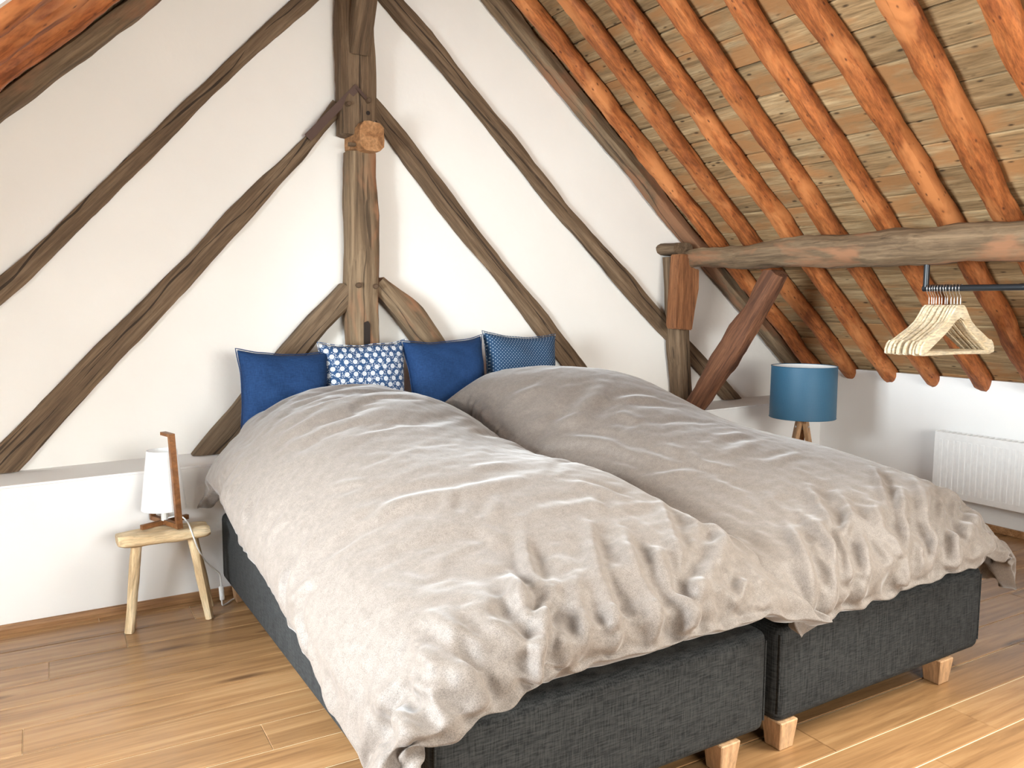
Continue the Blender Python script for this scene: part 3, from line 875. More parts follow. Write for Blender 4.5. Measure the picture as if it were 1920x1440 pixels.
def load_duvet(data, nx, ny, rings, folds, tips, lift, label):
    """duvet cover as a grid of points (0.6 mm steps, 24 mm apart): upper layer and border strips of the lower one;
    folds = (height mm, width mm with the sign of its hollow side, line in mm on the cloth)"""
    d = np.array(data, dtype=np.int64)
    pos = 0
    def take(a, b):
        nonlocal pos
        q = d[pos:pos + a * b * 3].reshape(3, a, b).transpose(1, 2, 0)
        pos += a * b * 3
        return np.cumsum(np.cumsum(q, axis=0), axis=1) * 0.0006
    T = take(nx, ny)
    Bt = T - np.array([0, 0, 0.05])
    s0 = take(rings, ny); s1 = take(rings, ny); s2 = take(rings, nx).transpose(1, 0, 2); s3 = take(rings, nx).transpose(1, 0, 2)
    Bt[1:1 + rings, :] = s0; Bt[nx - 1 - rings:nx - 1, :] = s1
    Bt[:, 1:1 + rings] = s2; Bt[:, ny - 1 - rings:ny - 1] = s3
    Bt[0] = T[0]; Bt[-1] = T[-1]; Bt[:, 0] = T[:, 0]; Bt[:, -1] = T[:, -1]
    K = 4
    T = upsample(smooth_grid(T, 1), K); Bt = upsample(Bt, K)
    NX, NY = T.shape[:2]
    nrm = grid_normals(smooth_grid(T, 12))
    step = 24.0 / K
    U, V = np.meshgrid(np.arange(NX) * step, np.arange(NY) * step, indexing='ij')
    H = np.zeros((NX, NY))
    Wy = V[0, -1]
    for height_mm, wd, line in folds:
        w = abs(wd); sg = 1 if wd > 0 else -1
        P = np.array(line, float)
        if len(P) > 2:
            P = np.array([tuple(q)[:2] for q in smooth_path([(x, y, 0) for x, y in line], 6)])
        seg = np.linalg.norm(np.diff(P, axis=0), axis=1)
        cum = np.concatenate([[0], np.cumsum(seg)])
        best = np.full((NX, NY), 1e9); sd = np.zeros((NX, NY)); tt = np.zeros((NX, NY))
        for k in range(len(P) - 1):
            e = P[k + 1] - P[k]; L2 = e @ e
            if L2 < 1e-6: continue
            t = np.clip(((U - P[k][0]) * e[0] + (V - P[k][1]) * e[1]) / L2, 0, 1)
            dx = U - P[k][0] - t * e[0]; dy = V - P[k][1] - t * e[1]
            r = np.hypot(dx, dy)
            m = r < best
            best[m] = r[m]; sd[m] = np.sign(e[0] * dy - e[1] * dx)[m]; tt[m] = ((cum[k] + t * seg[k]) / cum[-1])[m]
        sdist = best * sd * sg
        fade = np.clip(np.sin(np.pi * np.clip(0.06 + 0.90 * tt, 0, 1)) * 1.25, 0, 1)
        last = line[-1]
        if last[1] < 150:                       # folds that run off over the hem stay open
            fade = np.where(tt > 0.5, np.maximum(fade, np.clip(1.25 - 0.5 * tt, 0, 1)), fade)
        ridge = np.exp(-(sdist / w) ** 2) - 0.85 * np.exp(-((sdist - 1.75 * w) / (0.95 * w)) ** 2) - 0.25 * np.exp(-((sdist + 1.9 * w) / (1.1 * w)) ** 2)
        H += height_mm * fade * ridge
    H = np.where(H > 0, 36 * np.tanh(H / 36), 17 * np.tanh(H / 17))
    # fine crumple of washed linen
    for i in range(NX):
        for j in range(NY):
            a, c = U[i, j] / 1000, V[i, j] / 1000
            foot = max(0.0, 1 - c / 0.75)
            H[i, j] += 2.4 * noise.noise(Vector((a * 7, c * 5, 3.1))) + 0.9 * noise.noise(Vector((a * 19, c * 13, 8.4))) + foot * 5.0 * noise.noise(Vector((a * 15, c * 2.6, 5.5))) + foot * 1.6 * noise.noise(Vector((a * 31, c * 5, 1.5)))
    edge = np.minimum(np.minimum(U, U[-1, 0] - U), np.minimum(V, Wy - V))
    H *= np.clip(edge / 40, 0, 1)
    wave = np.clip(1 - edge / 60, 0, 1)         # loose hem
    T = T + nrm * (H / 1000)[..., None]
    hem = np.zeros_like(T)
    for i in range(NX):
        for j in range(NY):
            if wave[i, j] > 0:
                q = Vector((U[i, j] / 1000 * 13, V[i, j] / 1000 * 13, 2.2))
                hem[i, j] = np.array([0.012 * noise.noise(q), 0.014 * noise.noise(q + Vector((9, 3, 1))), 0.012 * noise.noise(q + Vector((4, 8, 7)))]) * wave[i, j]
    hem[..., 2] += lift * np.clip(1 - V / 260, 0, 1) ** 1.5
    for (ci, cj, pull, rad) in tips:            # empty corners of the cover stick out
        q = np.exp(-(np.hypot(U - ci * U[-1, 0], V - cj * Wy) / rad) ** 2)
        hem = hem + q[..., None] * np.array(pull)
    T = T + hem; Bt = Bt + hem
    verts, fac, idt, low = [], [], {}, {}
    for i in range(NX):
        for j in range(NY):
            idt[i, j] = len(verts); verts.append(tuple(T[i, j]))
    for i in range(NX):
        for j in range(NY):
            e = min(i, NX - 1 - i, j, NY - 1 - j)
            if e == 0: low[i, j] = idt[i, j]
            elif e <= rings * K: low[i, j] = len(verts); verts.append(tuple(Bt[i, j]))
    for i in range(NX - 1):
        for j in range(NY - 1):
            c = [(i, j), (i + 1, j), (i + 1, j + 1), (i, j + 1)]
            fac.append([idt[q] for q in c])
            if all(q in low for q in c): fac.append([low[q] for q in c[::-1]])
    me = bpy.data.meshes.new('duvet')
    me.from_pydata(verts, [], fac)
    me.update()
    me.materials.append(M['duvet'])
    for q in me.polygons: q.use_smooth = True
    o = bpy.data.objects.new('duvet', me)
    COL.objects.link(o)
    return tag(o, label, 'duvet', 'beige duvets on the bed')
LEFT_FOLDS = [
    (9, 33, [(385, 959), (599, 862), (766, 815), (999, 820)]),
    (5, -20, [(397, 1162), (503, 1078)]),
    (8, 23, [(141, 1158), (195, 1180), (250, 1189)]),
    (8, 23, [(121, 896), (211, 942), (281, 996)]),
    (7, 26, [(412, 864), (547, 883)]),
    (5, -23, [(792, 952), (941, 945)]),
    (12, 19, [(711, 553), (682, 467), (589, 264), (534, 79)]),
    (11, -18, [(752, 571), (677, 422), (614, 243)]),
    (12, 18, [(920, 512), (856, 412), (785, 288), (712, 116)]),
    (16, 22, [(979, 440), (893, 288), (860, 178), (812, 30)]),
    (17, 22, [(981, 312), (924, 165), (924, 76), (916, 30)]),
    (19, -26, [(1253, 405), (1241, 322), (1106, 213), (974, 128), (904, 30)]),
    (10, 19, [(1267, 493), (1145, 288)]),
    (10, 18, [(1257, 588), (1065, 330), (981, 169)]),
    (11, -16, [(647, 271), (575, 191), (481, 42)]),
    (12, 16, [(619, 419), (544, 218), (495, 30)]),
    (11, -18, [(1170, 140), (1087, 68)]),
    (10, 18, [(1310, 241), (1330, 53)]),
    (16, -23, [(362, 366), (398, 224), (455, 139), (486, 30)]),
    (17, -23, [(468, 290), (466, 201), (524, 92), (536, 30)]),
    (16, -22, [(602, 387), (553, 233), (576, 75), (573, 29)]),
    (14, -22, [(312, 276), (310, 190), (344, 91), (351, 30)]),
    (11, 18, [(368, 249), (360, 183), (347, 30)]),
    (12, -19, [(266, 251), (263, 168), (313, 103), (329, 30)]),
    (13, 16, [(639, 271), (561, 175), (478, 30)]),
    (15, -23, [(169, 335), (180, 203), (190, 30)]),
    (11, 19, [(780, 258), (722, 95), (705, 30)]),
    (10, -18, [(725, 305), (647, 132), (614, 30)]),
    (11, 16, [(167, 984), (104, 951), (53, 924)]),
    (12, 16, [(125, 812), (84, 751), (52, 692)]),
    (10, -16, [(97, 686), (48, 568)]),
    (9, 20, [(227, 818), (160, 838), (96, 878)]),
    (9, 19, [(177, 1442), (95, 1369)]),
    (8, -18, [(155, 1611), (72, 1544)]),
    (8, 20, [(65, 554), (50, 449)]),
    (6, 28, [(827, 622), (962, 602), (1061, 552)]),
    (6, -23, [(657, 646), (677, 556)]),
    (6, 23, [(1005, 738), (1079, 674), (1128, 560)]),
    (6, 20, [(1008, 638), (998, 548)]),
    (6, -20, [(764, 741), (705, 657)]),
    (5, 18, [(668, 835), (612, 754)]),
]
RIGHT_FOLDS = [
    (12, 15, [(839, 548), (769, 480), (579, 289), (479, 147)]),
    (15, 20, [(506, 553), (412, 423), (322, 290), (241, 126)]),
    (12, -18, [(549, 468), (453, 337), (329, 252), (229, 111)]),
    (16, -22, [(742, 370), (621, 272), (543, 165), (451, 30)]),
    (16, 20, [(920, 400), (713, 241), (646, 127), (577, 30)]),
    (10, 18, [(918, 447), (752, 306), (645, 176)]),
    (14, 18, [(851, 299), (803, 220), (736, 117), (697, 30)]),
    (10, 16, [(935, 348), (958, 292)]),
    (13, -18, [(960, 293), (749, 127), (662, 30)]),
    (14, 23, [(574, 345), (495, 238), (490, 156), (450, 30)]),
    (19, -26, [(989, 257), (994, 226), (800, 124), (706, 30)]),
    (10, 16, [(388, 442), (286, 291), (207, 125)]),
    (11, 19, [(370, 496), (287, 326), (225, 146)]),
    (13, 19, [(238, 383), (143, 239), (65, 72)]),
    (12, -18, [(453, 299), (329, 156), (252, 30)]),
    (11, 18, [(302, 284), (200, 167), (116, 30)]),
    (11, 18, [(628, 194), (577, 113), (540, 29)]),
    (15, 39, [(89, 1405), (260, 1435), (400, 1536)]),
    (8, 26, [(348, 1383), (462, 1393), (550, 1353)]),
    (9, 28, [(21, 1485), (150, 1222), (172, 1084), (256, 889)]),
    (8, -23, [(343, 961), (311, 852), (384, 734)]),
    (7, 26, [(125, 888), (244, 820)]),
    (7, 28, [(436, 841), (599, 900)]),
    (8, 31, [(93, 1746), (218, 1680)]),
    (8, -28, [(325, 1332), (351, 1203)]),
    (7, 23, [(509, 732), (711, 763)]),
    (7, 23, [(52, 1260), (90, 1072), (91, 888)]),
    (7, -23, [(303, 1033), (289, 899)]),
    (9, 26, [(331, 561), (289, 432)]),
    (6, 23, [(248, 744), (274, 597)]),
    (6, -23, [(493, 982), (670, 985)]),
]

LEFT_TIPS = [(0, 1, (-0.055, -0.03, -0.075), 95), (0, 0, (0.02, -0.06, -0.05), 90), (1, 0, (0.05, -0.04, -0.03), 85)]
RIGHT_TIPS = [(0, 0.72, (-0.07, 0.0, -0.05), 380), (1, 0, (0.07, -0.03, -0.03), 110), (0, 1, (-0.05, -0.02, -0.06), 90)]

LEFT_DUVET = [
853,-4,10,9,13,10,21,16,16,22,16,26,17,0,-2,1,6,1,4,0,6,12,-11,4,-5,4,1,-8,6,0,-6,1,6,-5,5,-1,5,-5,3,-2,2,6,-1,2,0,0,-3,-3,3,-7,1,-2,-7,0,-2,-6,-6,2,-11,5,-10,-2,6,-5,8,3,16,-3,1,
-2,20,-12,-2,0,7,2,2,0,13,-11,-1,2,15,-7,11,-17,-1,-1,11,1,5,17,17,13,-7,-8,-22,12,3,-1,-11,4,-4,4,-1,-24,15,0,-1,-10,5,-3,-9,-7,2,2,11,-5,10,6,-1,-5,13,-1,-11,8,-6,7,-5,2,0,5,-3,
-2,-1,-9,-1,4,4,4,-1,3,-10,-1,10,-8,-1,5,3,-6,14,-13,13,-3,-10,7,-1,-16,-13,9,11,-6,-5,5,14,-2,11,-15,6,-4,-24,10,9,-9,-9,18,-20,16,25,-4,18,9,-4,-12,25,-34,-25,12,17,-5,-5,3,25,
-25,14,-5,10,-12,-25,-6,-6,5,-11,5,1,-5,15,-1,0,15,-19,4,-4,8,-6,1,8,-1,11,-13,0,3,-3,-5,3,-3,2,10,5,-11,-3,-4,-2,4,7,2,-6,6,1,-1,0,3,-3,11,-13,5,3,-3,-8,23,-11,-6,-9,19,-21,18,-5,
33,-30,4,-17,0,7,1,-10,8,-6,-8,14,11,-9,19,-8,12,28,-5,35,14,4,-42,7,8,3,1,-28,29,-1,1,-47,14,21,2,-12,5,-4,-4,0,5,-1,-12,-6,-12,21,-6,-1,-4,0,2,3,-7,-10,10,0,2,1,1,0,-1,-1,-2,-4,
6,11,-3,-2,1,-1,-1,1,5,-1,-1,1,-2,-3,-6,11,0,3,-4,0,-10,19,-6,-5,-10,15,0,22,-41,27,-5,2,6,-4,0,4,3,7,-4,0,-2,2,1,-6,11,-12,12,22,-10,-18,28,15,3,-30,-7,27,-9,5,-18,1,-2,-1,-1,12,
-8,6,-4,5,-3,-13,6,-3,6,-18,6,5,0,5,-4,-10,8,-2,0,1,-2,5,-3,4,0,-4,1,2,3,-13,8,6,-3,0,3,2,-4,0,1,1,2,-1,4,-3,0,-5,6,3,2,-13,12,-3,2,-4,15,-26,19,-29,27,-6,-5,9,9,-2,2,-2,3,-1,-2,
-8,2,9,-7,15,-4,35,-21,7,16,4,-40,26,9,0,-11,-1,-32,10,6,-9,13,-5,7,-7,5,-9,-9,13,2,1,-7,3,0,1,1,-11,-2,8,-1,-2,4,0,-3,-2,8,-9,-2,10,0,1,-2,0,1,-6,8,3,-1,-1,3,1,0,1,1,3,-7,7,-3,4,
-2,3,-5,6,-7,4,7,-8,-7,14,-24,11,-16,15,6,8,-12,10,-5,-4,8,2,-3,2,-3,-2,3,2,3,-12,50,6,-30,-9,37,-17,13,-6,7,-24,11,-20,22,-3,-13,8,-5,4,-5,9,3,-10,1,2,-1,8,-4,-7,-2,4,5,-4,-1,8,
-7,-4,7,-1,-5,5,3,-7,-2,1,4,5,-2,4,-7,0,-1,2,-1,3,3,-4,2,-3,8,-2,1,-6,6,-6,6,-7,0,9,-14,7,4,-23,13,9,-6,8,-5,-6,7,1,-1,5,-4,-3,6,-8,8,-2,-4,-6,6,16,14,-1,0,2,-27,27,-24,8,0,-1,-3,
0,6,-1,2,-1,-3,-2,12,-10,2,7,-4,0,3,-8,1,2,1,2,-4,2,1,-3,0,3,-6,0,3,-1,3,4,5,-2,-5,0,0,-1,3,-2,5,-5,1,-3,2,2,0,5,-3,-3,2,8,-7,-1,3,-2,4,-7,10,-8,-4,3,-3,-6,12,-5,8,-4,4,-8,6,-6,4,
1,-1,2,-5,6,-6,3,3,38,-12,2,12,-24,5,-9,5,-12,16,-9,-12,9,-1,10,-2,-11,6,9,-7,1,1,-2,2,5,-5,1,2,6,-2,0,1,4,-4,-2,1,3,-2,3,-2,4,-4,3,-8,0,4,-1,0,0,-2,4,-6,9,-5,4,-3,3,-1,0,0,4,-2,
-3,4,4,-8,7,-5,5,-11,4,-4,-3,7,4,2,-5,-2,5,-6,6,-3,3,-5,1,0,3,2,-13,6,6,-4,38,-15,18,5,0,-10,-3,9,-6,-47,22,10,1,10,-15,-1,15,-2,-9,2,3,7,-1,-6,0,2,6,-1,-11,4,0,5,-10,3,3,2,-6,10,
-9,6,-1,-4,0,1,0,-1,5,-6,2,0,4,-3,-4,0,-2,5,1,0,0,3,-5,3,2,-1,-2,3,-4,3,1,6,-6,-15,11,6,-3,-6,1,4,0,2,-3,-2,3,-2,6,-4,-6,-1,14,-1,-16,9,42,-1,1,0,-3,2,-29,1,-31,34,-15,-2,35,-26,
14,1,-5,-3,12,-5,7,-7,-2,12,-7,1,-5,0,7,-2,-1,-5,7,-1,4,0,0,3,-4,-5,-1,8,-7,7,-5,0,1,1,-3,2,-2,2,2,4,-3,-2,-3,4,-1,-2,3,0,-3,3,0,0,3,0,-9,4,2,5,-4,-6,2,4,4,-7,0,2,-4,7,-6,5,-9,2,5,
4,-24,14,8,-6,41,0,-2,-13,-11,-6,31,-38,9,-13,-8,40,-19,9,-11,10,-8,13,-3,4,-4,-4,11,-4,2,2,-1,1,-4,4,2,0,-1,4,-6,-2,13,-13,6,0,-3,0,2,-3,0,0,0,3,-3,2,-7,8,-5,-1,3,4,-1,-2,3,-1,-1,
0,6,-6,-1,1,1,-1,4,-4,5,-4,2,1,-1,3,-4,2,-2,-3,2,-4,6,-6,5,2,-4,-7,10,-28,10,5,40,0,0,1,2,5,-26,7,4,2,-3,-11,2,7,4,-9,14,-10,0,5,-4,8,-4,0,-5,1,-2,-1,3,-2,0,2,5,-6,0,9,-7,-1,0,0,6,
-8,5,-6,8,-5,-4,0,8,-6,8,-9,3,2,5,-10,7,-5,-3,4,0,1,-4,4,4,-1,-2,3,-2,1,0,2,-2,-2,0,0,0,1,-2,0,0,-2,-2,4,-3,-4,4,-16,-3,14,-18,14,42,-5,9,2,-1,-4,2,-2,-8,-12,6,-2,2,-8,4,6,-6,10,
-6,-6,7,1,-1,-6,7,-3,5,3,1,-1,2,-2,-5,7,-2,0,-6,7,-3,-1,-6,7,-7,9,-9,5,-3,3,-2,1,-4,5,3,-4,-4,6,-7,6,2,-2,-1,0,-1,2,-4,1,2,-5,3,1,1,-4,2,1,0,-6,4,-1,5,-1,-2,2,4,-4,0,0,-2,6,-15,
-14,8,7,40,0,-1,-2,-1,-1,-3,2,7,-3,2,-6,0,1,1,-3,3,-4,4,-3,-1,1,-5,8,0,1,1,-2,-1,4,-5,4,-1,-1,0,-1,1,-2,-1,3,0,-5,6,-8,7,-4,2,2,-5,3,1,-3,-2,5,-1,-2,3,0,-1,0,2,0,3,-1,-3,2,-3,2,0,
-2,-2,3,-2,3,-2,4,-5,1,0,2,0,1,-7,4,0,-1,2,-5,7,-18,3,-45,39,5,-6,0,1,1,2,-2,3,1,-2,-1,1,0,-3,2,0,-3,-2,6,1,-6,4,0,0,-1,-1,2,1,-5,3,-3,4,-6,1,-2,1,0,-1,-3,2,1,-1,1,-1,0,2,-6,6,-2,
-1,2,0,-2,2,2,-1,-1,1,0,1,0,1,0,-1,1,4,-4,-1,1,2,-2,0,0,-2,0,3,-2,-1,-1,3,-2,5,-5,-1,0,3,-2,-1,1,-22,21,41,-1,-4,5,4,2,-3,1,-2,0,-4,-1,1,-2,3,0,-2,0,2,0,-1,2,0,-3,1,1,-1,1,-4,2,-3,
3,-2,2,-2,-3,5,-7,5,1,-4,3,-4,3,-2,2,-2,4,-4,2,0,0,-1,3,-1,-2,3,-2,0,2,0,2,0,-6,3,1,1,-1,0,2,1,-2,0,-4,6,-5,1,0,0,0,-2,1,5,-1,-5,2,-4,9,-7,5,-7,0,43,-1,-3,-1,-1,-1,3,-3,3,1,3,1,-2,
0,-1,1,0,1,-1,0,-1,1,-2,1,0,-1,0,-1,0,-2,1,0,-1,-4,5,1,-7,3,1,-2,4,-3,1,0,0,0,0,-2,2,-1,0,2,-1,-1,1,1,-1,1,0,0,2,2,-7,2,3,0,-1,1,-2,3,-4,2,-1,0,1,7,-7,0,-3,1,1,1,-4,7,-1,-4,0,1,3,
0,0,-8,39,-3,3,2,-4,3,-2,5,-2,0,-1,2,0,-1,2,-2,1,0,0,-1,1,-1,2,-1,-2,0,-1,-1,2,0,-2,0,-4,6,-2,-1,1,-1,1,-1,-3,2,0,1,-1,3,-4,2,0,-1,0,0,2,-1,1,-2,0,1,0,1,-1,0,0,-2,3,3,-5,0,3,0,-2,
0,1,0,0,0,3,-4,-1,-1,1,2,-4,2,3,-3,-1,-1,6,-3,1,-2,40,0,2,-1,3,1,-2,1,1,-3,2,-2,-1,1,0,-1,-1,1,0,0,0,0,-1,0,-1,0,1,-1,0,-2,3,-2,0,0,0,-1,-3,3,-2,2,3,-4,1,-2,2,-1,1,0,-2,1,1,0,1,0,
-2,2,0,-2,2,-2,2,-1,2,0,1,-1,0,0,-3,1,1,0,-1,1,-1,-3,5,1,-1,0,-2,-3,4,-4,6,0,-3,-6,5,4,-3,-4,41,0,2,0,-7,-4,10,-2,-3,6,1,-2,-1,2,-2,1,1,-1,1,1,-1,-1,-2,-1,1,1,-2,1,-3,2,0,-3,3,-2,
3,-6,5,-2,0,2,-4,3,-2,1,0,-2,3,-1,0,1,0,0,-1,0,1,0,0,0,-2,1,-2,-1,5,-1,2,-6,6,0,-1,-3,4,-2,0,1,-2,2,-3,4,0,-3,2,-2,-2,2,0,2,-3,2,-6,6,-1,-2,40,0,-5,-4,7,2,-1,5,2,-2,-1,0,1,-3,0,0,
0,0,0,0,-2,2,0,-1,0,-1,2,-1,-1,-1,-2,4,-2,1,-4,4,-4,3,0,0,0,0,0,1,-2,2,-1,-2,2,0,0,1,-1,-1,2,-2,1,0,1,0,0,2,-5,2,-3,5,-3,1,1,-4,3,1,-2,1,0,-3,2,2,0,-1,0,2,-5,0,-2,6,-1,-2,0,-1,2,
-2,40,-1,1,-4,1,5,-2,0,3,0,0,2,-3,0,1,0,-2,2,-1,-2,2,-3,2,1,-2,1,-1,-1,0,1,-1,-1,1,-2,3,-4,2,0,2,-3,1,-1,1,0,0,-1,1,1,-1,1,0,-1,-1,2,-2,2,-2,2,-1,0,0,0,-2,3,0,0,-2,2,-1,2,-1,-1,0,
2,0,-2,1,0,0,1,0,-1,1,-6,1,2,1,-1,0,-2,2,0,37,-1,-5,11,3,-1,1,-3,-3,1,1,-1,-1,2,0,-1,1,0,1,-1,-1,1,0,1,-1,-1,0,-1,1,-1,1,-1,0,2,-4,1,1,0,0,-1,0,1,0,-1,1,0,-1,1,0,0,-1,0,2,-1,0,-1,
0,0,0,0,1,-1,0,1,-1,1,-1,0,0,-1,-1,4,0,-2,-1,1,-1,1,0,0,0,0,1,-1,-3,-1,4,-1,1,-1,0,0,34,-3,11,-2,2,1,2,3,2,-1,-2,-3,4,-3,-2,1,0,-1,-2,0,0,0,-1,0,0,-1,1,0,0,0,0,-1,1,-2,0,0,1,0,0,1,
-1,0,0,-1,1,0,1,-1,0,0,0,-1,1,-1,0,2,-1,-2,2,1,-2,1,-1,1,0,-1,1,0,0,0,-2,1,0,-1,2,0,-1,-1,1,0,-2,2,0,1,-1,-5,4,0,0,1,0,-1,24,16,1,-1,1,1,-1,0,-5,1,3,1,0,0,0,0,0,0,-1,1,0,0,-1,0,1,
0,-1,-1,0,0,0,1,-1,-1,2,-1,0,0,0,0,0,1,0,0,-1,0,0,1,-1,0,0,0,0,1,-1,0,1,-1,0,-1,1,-2,1,-1,1,1,0,0,0,-2,2,-3,2,1,0,-1,-1,1,-1,1,0,1,-1,1,0,-1,-5,4,1,0,-1,1,40,-2,0,4,1,-6,0,1,3,0,
-1,1,-5,4,1,0,0,-1,1,0,0,-1,1,0,-1,1,-2,0,1,1,-1,-1,-1,2,-2,2,0,1,-1,-1,1,-1,0,0,1,0,-1,0,1,0,-1,1,-2,1,0,-1,1,1,-1,1,-1,-1,0,0,1,-1,1,0,0,0,-2,2,0,0,0,0,0,-4,4,0,-2,0,2,0,-1,0,0,
0,-1,1,1,-2,42,-2,2,4,-6,3,1,-1,1,-2,-1,1,5,-2,-1,-1,0,-1,0,0,0,0,-1,-2,1,-1,1,0,-1,1,1,0,0,-1,1,-1,-1,0,0,0,1,0,1,-1,-1,0,1,0,-1,-1,2,0,0,-1,1,0,0,-1,0,-2,2,-3,3,-1,1,-6,5,0,1,-1,
1,-1,0,0,1,1,-1,0,-1,0,0,0,-1,0,2,0,-1,0,0,0,0,1,41,1,-1,-5,1,5,-2,1,0,-1,1,0,0,1,-1,0,-1,1,0,0,0,-1,2,-1,0,-1,1,0,0,-1,0,0,0,0,0,1,0,-1,0,1,-1,0,0,-1,1,0,0,0,1,-1,0,-1,1,-1,0,0,
-1,1,1,0,-1,-1,1,0,-3,2,-1,2,0,0,-1,0,1,0,0,0,0,0,0,-1,1,-3,3,0,-1,0,1,-1,1,0,-1,0,41,2,-1,-2,4,-2,3,0,-7,4,3,-4,1,-1,1,0,0,-1,0,0,-2,2,-1,1,-1,1,-1,1,0,-1,1,0,-1,0,0,0,0,0,0,0,1,
0,-1,2,-1,-1,0,0,0,0,0,0,-1,1,0,0,0,1,-1,-1,0,0,0,0,-1,0,0,-1,1,2,-1,0,0,-1,0,1,-1,0,1,-1,1,-1,0,0,1,-1,-1,2,-1,0,0,0,41,2,-3,3,-1,0,0,-1,3,0,-3,3,-2,0,-1,0,-1,0,1,0,1,-1,-1,0,1,
-1,0,0,0,1,-1,0,1,0,-1,1,0,1,-2,1,-1,1,-1,0,0,0,1,-1,0,0,-1,1,0,0,-1,0,1,0,-1,0,-2,3,0,-1,0,0,-1,0,2,-1,-1,1,1,-1,-2,0,1,1,-2,2,0,0,-2,2,-1,1,0,-1,0,1,0,-1,41,-1,2,0,0,-1,0,-6,6,0,
1,0,1,-3,3,-1,1,0,-1,-1,1,0,-1,0,0,0,-1,1,1,-1,0,0,0,0,1,-1,0,-1,2,-1,1,-2,1,0,0,0,-1,1,0,-1,0,0,0,0,0,0,0,-1,0,1,0,-1,0,2,-1,-1,-2,2,0,0,1,-1,0,0,0,0,0,-1,0,1,-1,0,1,0,-1,1,0,0,0,
-1,1,0,41,0,1,-1,2,2,-6,6,0,-2,-2,1,-1,2,-2,0,-1,1,0,0,-1,0,1,0,-1,0,1,-1,1,0,0,0,-1,1,0,0,-1,0,0,0,0,1,-1,1,0,-1,0,0,0,0,0,0,0,0,0,0,0,0,-1,0,0,1,0,-1,1,-2,1,0,-2,2,0,0,0,0,0,1,
-1,-2,1,1,0,0,0,-1,1,0,-1,0,1,0,-1,0,41,0,-1,1,-4,2,1,1,-2,1,1,0,-3,2,0,1,1,0,-1,0,0,0,-1,0,1,0,0,0,-1,1,0,0,1,-1,1,-1,0,1,-1,1,-2,1,1,-2,1,1,-1,-1,0,1,-1,0,1,-1,0,0,-1,1,0,0,-1,0,
0,1,-1,1,0,-2,1,0,1,0,-1,0,0,-4,4,0,0,0,0,0,-1,-1,1,1,0,0,-1,2,-1,0,41,-1,0,0,4,-5,4,-1,3,-2,0,-2,4,-3,0,0,0,-1,0,1,-2,1,0,0,0,0,0,0,0,0,1,-1,0,0,-1,1,2,-2,1,-1,2,-3,1,0,-1,0,0,2,
-1,0,0,-1,0,-1,2,-1,0,0,0,-1,1,-1,1,-1,0,1,-1,2,-1,0,0,0,0,-1,0,1,-3,2,0,0,0,0,-1,1,0,0,1,-1,0,-2,2,0,41,0,0,0,-1,1,-2,2,-2,2,-1,1,0,1,-1,0,0,0,1,-1,2,-2,1,0,1,0,0,-1,0,0,-1,1,-1,
0,0,1,-2,2,-1,1,-1,1,-1,0,1,-2,2,-2,-1,2,-1,1,-1,0,-1,1,0,0,-1,0,0,1,0,0,0,-1,1,-1,0,1,-1,0,1,0,-1,1,0,-1,1,0,0,0,0,-1,2,-1,0,0,-1,0,0,0,41,1,0,1,0,1,1,-4,0,0,1,1,0,-1,1,-2,0,1,-1,
0,0,1,-1,1,-1,-1,0,0,0,1,0,1,1,0,-2,1,0,-1,0,-1,1,0,0,0,-1,1,-2,1,2,-3,1,0,-1,2,-1,-1,1,-1,1,0,-1,1,-1,0,1,0,0,0,0,-1,1,0,-1,0,0,1,0,0,-1,1,0,0,0,0,-2,1,0,0,0,0,-1,2,41,1,0,-2,1,2,
-1,-2,0,1,1,-1,-3,4,-2,2,-1,0,0,0,0,0,1,0,0,0,0,2,-1,-1,0,-1,-1,1,2,-3,3,-2,2,-1,0,-1,-1,1,-1,1,0,0,-1,1,1,-2,0,0,-1,1,0,-1,0,0,0,0,1,0,-1,1,-1,1,0,-1,2,0,-1,1,0,0,-1,0,-2,1,2,-1,
0,0,0,-1,1,0,0,-1,-1,0,41,-1,2,2,-1,-1,1,1,1,-1,-2,0,3,-3,1,-1,0,-1,0,1,0,0,0,-1,0,0,0,0,1,0,0,0,-1,0,-1,2,-1,1,-2,0,1,0,1,-1,2,0,-2,-1,0,0,-1,1,-1,0,2,-2,0,1,0,-1,1,-1,1,0,0,-1,1,
0,2,-2,0,0,1,-1,1,-3,2,-1,2,-1,-1,1,0,-1,0,1,-1,0,1,1,-2,-1,40,1,-1,1,0,0,-1,2,0,0,0,1,0,-1,0,0,0,-1,0,-1,0,1,-1,0,0,1,0,-1,0,1,0,0,2,-2,1,0,-1,0,-1,4,-4,3,-1,-1,-1,-2,1,2,0,-2,1,
-1,2,-2,-1,2,-1,0,1,0,-2,1,0,1,0,0,0,1,-1,2,-2,1,-1,2,-1,1,2,-2,0,0,-1,1,-1,0,0,-1,0,1,-2,-1,1,-2,43,-3,1,1,0,-1,1,0,-1,-1,-1,0,-1,2,0,0,1,0,1,-2,1,1,0,0,0,-1,1,1,0,-2,0,-1,1,-1,1,
-1,1,2,0,-4,4,-4,2,0,0,0,2,-3,-1,1,0,-1,1,0,0,-1,1,-1,0,1,1,-2,0,0,1,1,-1,-1,1,2,0,-1,1,-1,1,1,-4,4,-2,-1,0,0,0,1,-2,1,0,0,0,2,-3,-1,40,3,1,-1,-1,-3,1,1,1,3,0,0,1,-1,-2,0,0,0,-1,2,
-1,-3,1,0,0,2,-1,-2,1,0,-1,1,0,2,-1,1,-2,0,1,1,-3,1,-1,0,0,0,-1,0,1,0,-1,2,-3,2,-1,1,-2,2,-2,2,0,0,-2,2,0,0,1,-1,0,0,0,0,2,-1,-1,1,3,-3,2,-1,2,-2,1,-2,1,-2,1,0,0,-1,0,-2,40,1,0,-1,
